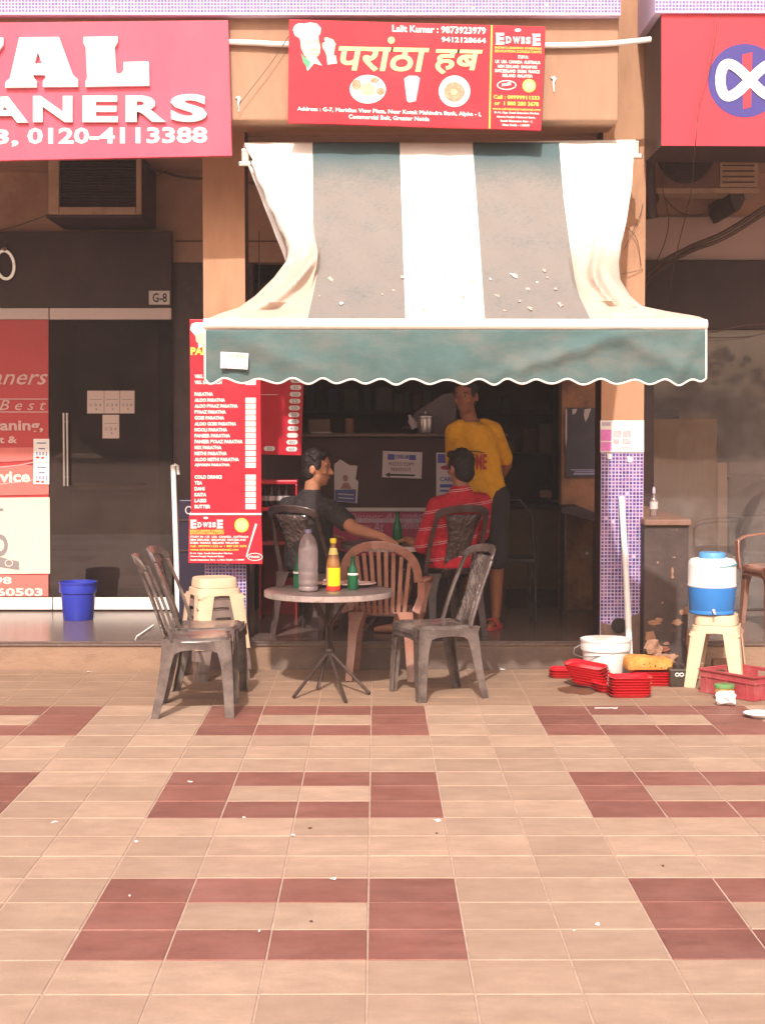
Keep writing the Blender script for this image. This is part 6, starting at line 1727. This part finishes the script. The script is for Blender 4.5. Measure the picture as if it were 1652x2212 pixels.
def face_parts(t, c, f):
    f, s, u = frame(f); c = Vector(c)
    R = Matrix((s, f, u)).transposed()
    for q in (-1, 1):
        e = MB(); e.ell(c + s * 0.033 * q + f * 0.086 + u * 0.010, (0.011, 0.006, 0.005), 8, rot=R)
        eo = e.build('eye', M_eyew, t, smooth=True)
        MB().ell(c + s * 0.033 * q + f * 0.0915 + u * 0.010, (0.0055, 0.003, 0.0055), 8, rot=R).build('iris', M_black, eo, smooth=True)
        MB().ell(c + s * 0.036 * q + f * 0.092 + u * 0.032, (0.017, 0.005, 0.003), 8, rot=R).build('eyebrow', M_hair, t, smooth=True)
    MB().ell(c + f * 0.0935 - u * 0.058, (0.024, 0.006, 0.007), 8, rot=R).build('lips', M_lips, t, smooth=True)
def hair(t, c, f, vol=1.0, low=0.0):
    f, s, u = frame(f); c = Vector(c)
    R = Matrix((s, f, u)).transposed()
    mb = MB()
    mb.ell(c + u * 0.040 - f * 0.016, (0.083 * vol, 0.092 * vol, 0.094 * vol), 14, rot=R)
    mb.ell(c - u * (0.010 + low) - f * 0.040, (0.076, 0.066, 0.080), 12, rot=R)
    for q in (-1, 1):
        mb.ell(c + s * 0.066 * q + u * 0.028 + f * 0.022, (0.016, 0.032, 0.042), 8, rot=R)
        mb.ell(c + s * 0.036 * q + u * 0.098 + f * 0.046, (0.038, 0.036, 0.030), 8, rot=R)
    rr = random.Random(2)
    for k in range(60):
        a, b = rr.uniform(0, 2 * math.pi), rr.uniform(0.0, 1.0)
        d = (s * math.cos(a) * math.sqrt(1 - b * b) + f * math.sin(a) * math.sqrt(1 - b * b) + u * b)
        mb.ell(c + u * 0.040 - f * 0.016 + Vector((d.x * 0.083, d.y * 0.09, d.z * 0.094)) * vol, (0.012, 0.012, 0.009), 6)
    remeshed('hair', mb, M_hair, t, 0.008, 2)
def hand(mb, wrist, d, palm_n, spread=0.16, curl=0.5, thumb=1, size=1.0):
    """wrist point, direction of the fingers, palm normal (the side the fingers curl to)"""
    w = Vector(wrist); d = Vector(d).normalized(); pn = Vector(palm_n); pn = (pn - d * pn.dot(d)).normalized(); s = d.cross(pn).normalized()
    z = size
    R = Matrix((s, d, pn)).transposed()
    mb.ell(w + d * 0.050 * z, (0.040 * z, 0.052 * z, 0.016 * z), 10, rot=R)
    cap(mb, w - d * 0.01, 0.026 * z, w + d * 0.03 * z, 0.026 * z)
    for k, L in enumerate((0.066, 0.078, 0.074, 0.058)):
        off = (k - 1.5) * 0.0195 * z
        b0 = w + d * (0.088 - 0.004 * abs(k - 1.5)) * z + s * off * thumb
        ang = (k - 1.5) * spread
        dd = (d * math.cos(ang) + s * thumb * math.sin(ang)).normalized()
        p = b0; r = 0.0098 * z
        pts = [w + d * 0.055 * z + s * off * 0.8 * thumb, b0]
        for j, fr_ in enumerate((0.45, 0.30, 0.25)):
            c_ = curl * (j + 0.6)
            q = (dd * math.cos(c_) + pn * math.sin(c_)).normalized()
            p = p + q * L * fr_ * z; pts.append(p)
        limb(mb, pts, [r * 1.15, r * 1.1, r, r * 0.94, r * 0.85])
    tb0 = w + d * 0.022 * z - s * 0.028 * thumb * z
    td_ = (d * 0.72 - s * thumb * 0.62 + pn * 0.30).normalized()
    limb(mb, [tb0, tb0 + td_ * 0.040 * z, tb0 + (td_ * 0.070 + d * 0.006 + pn * 0.006) * z], [0.016 * z, 0.0125 * z, 0.0095 * z])
def skin(name, c):
    return mat(name, c, 0.5, var=0.16, vscale=16, local=False, spec=0.4, fine=0.10, bump=0.2, bscale=120)
M_skin1 = skin('warm_brown_skin', (0.27, 0.105, 0.055)); M_skin2 = skin('brown_skin', (0.33, 0.14, 0.075)); M_skin3 = skin('light_brown_skin', (0.42, 0.18, 0.10))
M_hair = mat('black_hair', (0.018, 0.011, 0.010), 0.45, var=0.3, vscale=60, bump=1.0, bscale=90, spec=0.35)
M_eyew = mat('eye_white', (0.30, 0.22, 0.19), 0.3); M_lips = mat('lips', (0.26, 0.09, 0.07), 0.5)
VX = 0.0075
# ---- standing man, yellow T-shirt
fy = (-0.38, -0.925, 0)
F_, S_, U_ = frame(fy)
t = thing('person', 'standing man in a yellow T-shirt and dark shorts, hands behind his back', 'person', (0.78, 11.5, PF))
P0 = PF
hip = Vector((0.765, 11.48, P0 + 0.92)); neck = Vector((0.672, 11.43, P0 + 1.455)); hc = Vector((0.638, 11.395, P0 + 1.612)); hf = (-0.45, -0.89, -0.12)
shL = Vector((0.835, 11.46, P0 + 1.375)); shR = Vector((0.555, 11.42, P0 + 1.365))
elL = Vector((0.942, 11.60, P0 + 1.14)); wrL = Vector((0.860, 11.685, P0 + 0.985))
elR = Vector((0.565, 11.64, P0 + 1.12)); wrR = Vector((0.730, 11.70, P0 + 0.965))
hpL = hip + S_ * 0.095; hpR = hip - S_ * 0.095
knL = Vector((0.862, 11.44, P0 + 0.50)); anL = Vector((0.862, 11.50, P0 + 0.085))
knR = Vector((0.675, 11.42, P0 + 0.50)); anR = Vector((0.655, 11.50, P0 + 0.085))
mb = MB()
head(mb, hc, hf)
cap(mb, neck - Vector((0, 0, 0.05)), 0.060, hc - Vector((0, -0.015, 0.06)), 0.054)
body_loft(mb, [(hip - Vector((0, 0, 0.12)), 0.13, 0.09, S_), (hip, 0.165, 0.11, S_), (hip + Vector((-0.02, -0.005, 0.16)), 0.150, 0.105, S_), (hip + Vector((-0.05, -0.02, 0.36)), 0.145, 0.092, S_), (hip + Vector((-0.075, -0.04, 0.47)), 0.10, 0.068, S_), (neck, 0.06, 0.06, S_)])
for sh_, el, wr in ((shL, elL, wrL), (shR, elR, wrR)):
    limb(mb, [sh_, sh_.lerp(el, 0.5), el, el.lerp(wr, 0.35), wr], [0.056, 0.050, 0.041, 0.041, 0.027])
hand(mb, wrL, (-0.8, 0.1, -0.45), (0, 1, 0), curl=0.5, thumb=1)
hand(mb, wrR, (0.8, 0.1, -0.35), (0, 1, 0), curl=0.5, thumb=-1)
for hp, kn, an in ((hpL, knL, anL), (hpR, knR, anR)):
    limb(mb, [hp, kn, kn.lerp(an, 0.3) + Vector((0, 0.015, 0)), an], [0.085, 0.056, 0.053, 0.034])
    limb(mb, [an + Vector((0, 0.02, -0.05)), an + F_ * 0.06 + Vector((0, 0, -0.045)), an + F_ * 0.15 + Vector((0, 0, -0.058))], [0.034, 0.034, 0.022])
remeshed('body', mb, M_skin1, t, VX, 5)
face_parts(t, hc, hf); hair(t, hc, hf, 1.0)
def wrinkle(mb, amp, seed):
    r = random.Random(seed); ph = [r.uniform(0, 6) for _ in range(6)]
    for v in mb.v:
        pass
    return mb
mb = MB()
body_loft(mb, [(hip + Vector((-0.005, 0, -0.05)), 0.180, 0.125, S_), (hip + Vector((0, 0, 0.02)), 0.180, 0.128, S_), (hip + Vector((-0.025, -0.005, 0.16)), 0.166, 0.122, S_), (hip + Vector((-0.055, -0.02, 0.33)), 0.174, 0.122, S_), (hip + Vector((-0.072, -0.03, 0.43)), 0.160, 0.122, S_), (hip + Vector((-0.082, -0.04, 0.49)), 0.130, 0.108, S_), (neck + Vector((0, 0, -0.02)), 0.080, 0.080, S_)])
for sh_, el in ((shL, elL), (shR, elR)):
    limb(mb, [sh_ + (neck - sh_) * 0.45 + Vector((0, 0, -0.01)), sh_, sh_.lerp(el, 0.80)], [0.064, 0.066, 0.064])
M_shy = mat('yellow_cotton', (0.74, 0.35, 0.012), 0.85, var=0.16, vscale=9, bump=1.0, bscale=11, bdist=0.05)
shy = remeshed('shirt', mb, M_shy, t, 0.009, 5)
# print on the chest
def chest(u_, v_, out):
    c = hip + Vector((-0.05, -0.02, 0.0)) + S_ * u_ + Vector((0, 0, v_))
    return c + F_ * (math.sqrt(max(0.0, 1 - (u_ / 0.19) ** 2)) * 0.128 + out)
def chest_text(s, u0, v0, u1, v1, m):
    vs, fs = text_mesh(s, 0.03, 2, 0.0)
    mb = MB(); mb.add([chest(lerp(u0, u1, a), lerp(v0, v1, b), 0.010) for a, b in vs], fs)
    return mb.build('lettering', m, shy, fix=False)
chest_text('FREE', -0.10, 0.245, 0.035, 0.295, mat('dark_brown_ink', (0.10, 0.045, 0.02), 0.7))
chest_text('ME', 0.045, 0.19, 0.115, 0.295, mat('red_ink', (0.40, 0.03, 0.03), 0.7))
MB().strip([chest(lerp(-0.12, 0.10, k / 8), 0.315 - 0.006 * max(0, k - 6), 0.010) for k in range(9)], (0, 0, 1), 0.008, 0.002).build('stripe_print', MATS['dark_brown_ink'], shy)
mb = MB()
body_loft(mb, [(hip - Vector((0, 0, 0.10)), 0.178, 0.125, S_), (hip + Vector((0, 0, 0.0)), 0.178, 0.122, S_), (hip + Vector((-0.01, 0, 0.06)), 0.168, 0.115, S_)])
for hp, kn in ((hpL, knL), (hpR, knR)):
    limb(mb, [hp, hp.lerp(kn, 0.5), hp.lerp(kn, 1.02)], [0.104, 0.094, 0.086])
M_short = mat('black_shorts_cloth', (0.030, 0.022, 0.024), 0.85, var=0.2, bump=0.4, bscale=25)
remeshed('shorts', mb, M_short, t, 0.010, 5)
M_slip = mat('red_slipper_rubber', (0.45, 0.06, 0.05), 0.6)
for an in (anL, anR):
    mb = MB(); rings = []
    for z in (0.001, 0.022):
        rings.append([Vector((an.x, an.y, P0)) + F_ * (0.055 + 0.150 * math.cos(a)) + S_ * (0.050 * math.sin(a)) + Vector((0, 0, z)) for a in [2 * math.pi * k / 20 for k in range(20)]])
    mb.loft(rings)
    sl_ = mb.build('slipper', M_slip, t, smooth=True)
    MB().strip([Vector((an.x, an.y, P0)) + F_ * (0.10) + S_ * (0.052 * math.cos(a)) + Vector((0, 0, 0.018 + 0.055 * math.sin(a))) for a in [math.pi * k / 8 for k in range(9)]], F_, 0.04, 0.006).build('strap', M_slip, sl_, smooth=True)

t.scale = (1, 1, 1.025)

# ---- seated man, striped red shirt, seen from behind
fr_h = Vector((-0.42, 0.906, 0))
F_, S_, U_ = frame(fr_h)
t = thing('person', 'seated man in a red shirt with thin white stripes, seen from behind', 'person', (0.50, 11.12, PF))
hip = Vector((0.515, 11.10, 0.735)); neck = Vector((0.585, 11.03, 1.205)); hc = Vector((0.583, 11.05, 1.345)); hf = (-0.55, 0.83, -0.10)
shL = Vector((0.420, 10.98, 1.085)); shR = Vector((0.735, 11.13, 1.105))
elL = Vector((0.320, 10.99, 0.80)); wrL = Vector((0.225, 11.16, 0.842))
elR = Vector((0.735, 11.33, 0.86)); wrR = Vector((0.43, 11.42, 0.845))
mb = MB()
head(mb, hc, hf)
cap(mb, neck - Vector((0, 0, 0.05)), 0.058, hc + Vector((0, -0.02, -0.06)), 0.054)
body_loft(mb, [(hip - Vector((0, 0, 0.09)), 0.15, 0.11, S_), (hip, 0.165, 0.12, S_), (hip + Vector((0.02, -0.03, 0.18)), 0.15, 0.11, S_), (hip + Vector((0.045, -0.055, 0.33)), 0.165, 0.11, S_), (hip + Vector((0.06, -0.06, 0.42)), 0.12, 0.08, S_), (neck, 0.06, 0.055, S_)])
for sh_, el, wr in ((shL, elL, wrL), (shR, elR, wrR)):
    limb(mb, [sh_, sh_.lerp(el, 0.5), el, el.lerp(wr, 0.4), wr], [0.056, 0.050, 0.042, 0.041, 0.028])
hand(mb, wrL, (-0.55, 0.80, -0.05), (0, 0, -1), curl=0.22, thumb=-1)
hand(mb, wrR, (-0.95, 0.2, -0.02), (0, 0, -1), curl=0.22, thumb=1)
knL = Vector((0.24, 11.38, 0.665)); anL = Vector((0.155, 11.20, PF + 0.075))
knR = Vector((0.40, 11.50, 0.665)); anR = Vector((0.30, 11.30, PF + 0.075))
hpL = hip + S_ * 0.09 - Vector((0, 0, 0.03)); hpR = hip - S_ * 0.09 - Vector((0, 0, 0.03))
for hp, kn, an in ((hpL, knL, anL), (hpR, knR, anR)):
    limb(mb, [hp, kn, kn.lerp(an, 0.3), an], [0.085, 0.056, 0.052, 0.034])
    limb(mb, [an + Vector((0, 0, -0.04)), an + Vector((-0.06, 0.0, -0.043)), an + Vector((-0.15, 0.01, -0.052))], [0.034, 0.033, 0.022])
remeshed('body', mb, M_skin2, t, VX, 5)
face_parts(t, hc, hf); hair(t, hc, hf, 1.03, 0.018)
mb = MB()
body_loft(mb, [(hip + Vector((0, 0, -0.075)), 0.182, 0.142, S_), (hip + Vector((0, 0, 0.02)), 0.188, 0.145, S_), (hip + Vector((0.02, -0.03, 0.17)), 0.178, 0.135, S_), (hip + Vector((0.045, -0.055, 0.31)), 0.190, 0.130, S_), (hip + Vector((0.056, -0.06, 0.385)), 0.165, 0.105, S_), (hip + Vector((0.064, -0.062, 0.435)), 0.10, 0.080, S_), (neck + Vector((0, 0, 0.02)), 0.066, 0.064, S_)])
for sh_, el in ((shL, elL), (shR, elR)):
    limb(mb, [sh_ + (neck - sh_) * 0.35 + Vector((0, 0, -0.02)), sh_, sh_.lerp(el, 0.93)], [0.064, 0.072, 0.066])
M_shr = mat('striped_red_cotton', (0.50, 0.012, 0.028), 0.8, var=0.14, vscale=9, bump=1.0, bscale=11, bdist=0.05)
tt = M_shr.node_tree; N, L = tt.nodes, tt.links; b = N['Principled BSDF']
g = N.new('ShaderNodeNewGeometry'); sp = N.new('ShaderNodeSeparateXYZ'); L.new(g.outputs['Position'], sp.inputs[0])
nz = N.new('ShaderNodeTexNoise'); nz.inputs['Scale'].default_value = 5; L.new(g.outputs['Position'], nz.inputs['Vector'])
mz = N.new('ShaderNodeMath'); mz.operation = 'MULTIPLY_ADD'; mz.inputs[1].default_value = 0.03; L.new(nz.outputs[0], mz.inputs[0])
m0 = N.new('ShaderNodeMath'); m0.operation = 'MULTIPLY_ADD'; m0.inputs[1].default_value = -0.16; L.new(sp.outputs['X'], m0.inputs[0]); L.new(sp.outputs['Z'], m0.inputs[2])
L.new(m0.outputs[0], mz.inputs[2])
m1 = N.new('ShaderNodeMath'); m1.operation = 'PINGPONG'; m1.inputs[1].default_value = 0.056; L.new(mz.outputs[0], m1.inputs[0])
m2_ = N.new('ShaderNodeMath'); m2_.operation = 'SUBTRACT'; m2_.inputs[1].default_value = 0.0065; L.new(m1.outputs[0], m2_.inputs[0])
m3_ = N.new('ShaderNodeMath'); m3_.operation = 'ABSOLUTE'; L.new(m2_.outputs[0], m3_.inputs[0])
m4_ = N.new('ShaderNodeMath'); m4_.operation = 'LESS_THAN'; m4_.inputs[1].default_value = 0.0018; L.new(m3_.outputs[0], m4_.inputs[0])
mx = N.new('ShaderNodeMix'); mx.data_type = 'RGBA'; src = b.inputs['Base Color'].links[0].from_socket
L.new(m4_.outputs[0], mx.inputs[0]); L.new(src, mx.inputs[6]); mx.inputs[7].default_value = (0.60, 0.42, 0.42, 1); L.new(mx.outputs[2], b.inputs['Base Color'])
remeshed('shirt', mb, M_shr, t, 0.009, 5)
mb = MB()
body_loft(mb, [(hip - Vector((0, 0, 0.088)), 0.170, 0.13, S_), (hip - Vector((0, 0, 0.02)), 0.172, 0.13, S_)])
for hp, kn in ((hpL, knL), (hpR, knR)):
    limb(mb, [hp, hp.lerp(kn, 0.95)], [0.100, 0.078])
remeshed('shorts', mb, M_short, t, 0.010, 5)

# ---- seated man in black, arm along the armchair
fb_ = Vector((0.55, 0.835, 0))
F_, S_, U_ = frame(fb_)
t = thing('person', 'seated man in a black T-shirt resting his arm on the brown armchair', 'person', (-0.43, 11.1, PF))
hip = Vector((-0.455, 11.07, 0.735)); neck = Vector((-0.435, 10.95, 1.195)); hc = Vector((-0.400, 10.945, 1.345)); hf = (0.93, -0.25, -0.05)
shL = Vector((-0.600, 11.03, 1.080)); shR = Vector((-0.290, 10.86, 1.065))
elL = Vector((-0.58, 11.30, 0.88)); wrL = Vector((-0.35, 11.42, 0.85))
elR = Vector((-0.140, 10.62, 0.955)); wrR = Vector((0.035, 10.375, 0.922))
mb = MB()
head(mb, hc, hf)
cap(mb, neck - Vector((0, 0, 0.05)), 0.058, hc + Vector((-0.02, 0.005, -0.06)), 0.054)
body_loft(mb, [(hip - Vector((0, 0, 0.09)), 0.15, 0.11, S_), (hip, 0.165, 0.12, S_), (hip + Vector((0.0, -0.05, 0.18)), 0.15, 0.11, S_), (hip + Vector((0.012, -0.095, 0.33)), 0.165, 0.11, S_), (hip + Vector((0.015, -0.11, 0.41)), 0.12, 0.08, S_), (neck, 0.06, 0.055, S_)])
for sh_, el, wr in ((shL, elL, wrL), (shR, elR, wrR)):
    limb(mb, [sh_, sh_.lerp(el, 0.5), el, el.lerp(wr, 0.35), wr], [0.056, 0.050, 0.042, 0.042, 0.028])
hand(mb, wrR, (0.55, -0.80, -0.22), (0.1, -0.25, -1), curl=0.34, thumb=-1, spread=0.20, size=1.05)
hand(mb, wrL, (0.9, 0.4, -0.05), (0, 0, -1), curl=0.3, thumb=-1)
knL = Vector((-0.36, 11.50, 0.665)); anL = Vector((-0.36, 11.44, PF + 0.075))
knR = Vector((-0.18, 11.36, 0.665)); anR = Vector((-0.16, 11.32, PF + 0.075))
hpL = hip + S_ * 0.09 - Vector((0, 0, 0.03)); hpR = hip - S_ * 0.09 - Vector((0, 0, 0.03))
for hp, kn, an in ((hpL, knL, anL), (hpR, knR, anR)):
    limb(mb, [hp, kn, kn.lerp(an, 0.3), an], [0.085, 0.056, 0.052, 0.034])
    limb(mb, [an + Vector((0, 0, -0.04)), an + F_ * 0.07 + Vector((0, 0, -0.043)), an + F_ * 0.15 + Vector((0, 0, -0.052))], [0.034, 0.033, 0.022])
remeshed('body', mb, M_skin3, t, VX * 0.85, 5)
face_parts(t, hc, hf); hair(t, hc, hf, 1.02, 0.012)
mb = MB()
body_loft(mb, [(hip + Vector((0, 0, -0.075)), 0.182, 0.142, S_), (hip + Vector((0, 0, 0.02)), 0.188, 0.145, S_), (hip + Vector((0.0, -0.05, 0.17)), 0.178, 0.135, S_), (hip + Vector((0.012, -0.095, 0.31)), 0.190, 0.130, S_), (hip + Vector((0.015, -0.105, 0.385)), 0.165, 0.105, S_), (hip + Vector((0.017, -0.115, 0.43)), 0.10, 0.080, S_), (neck + Vector((0, 0, 0.01)), 0.066, 0.064, S_)])
for sh_, el in ((shL, elL), (shR, elR)):
    limb(mb, [sh_ + (neck - sh_) * 0.35 + Vector((0, 0, -0.02)), sh_, sh_.lerp(el, 0.62)], [0.064, 0.072, 0.068])
remeshed('shirt', mb, mat('black_cotton', (0.028, 0.020, 0.021), 0.85, var=0.2, bump=1.0, bscale=11, bdist=0.05), t, 0.009, 5)
mb = MB()
body_loft(mb, [(hip - Vector((0, 0, 0.088)), 0.170, 0.13, S_), (hip - Vector((0, 0, 0.02)), 0.172, 0.13, S_)])
for hp, kn, an in ((hpL, knL, anL), (hpR, knR, anR)):
    limb(mb, [hp, kn, kn.lerp(an, 0.88)], [0.100, 0.076, 0.062])
remeshed('trousers', mb, mat('dark_grey_trousers', (0.05, 0.04, 0.042), 0.85, var=0.2), t, 0.010, 5)
# ================================================================== AIR
# thin haze added to lift the darks: one closed box round everything
hz = MB().box(-95, 95, -75, 65, -1.1, 15.0).build('haze', bpy.data.materials.new('added_haze'))
hz['kind'] = 'stuff'
hm_ = hz.data.materials[0]; hm_.use_nodes = True
ht = hm_.node_tree; ht.nodes.clear()
ho = ht.nodes.new('ShaderNodeOutputMaterial'); hv = ht.nodes.new('ShaderNodeVolumePrincipled')
hv.inputs['Color'].default_value = (0.95, 0.88, 0.84, 1); hv.inputs['Density'].default_value = 0.0025
ht.links.new(hv.outputs[0], ho.inputs['Volume'])
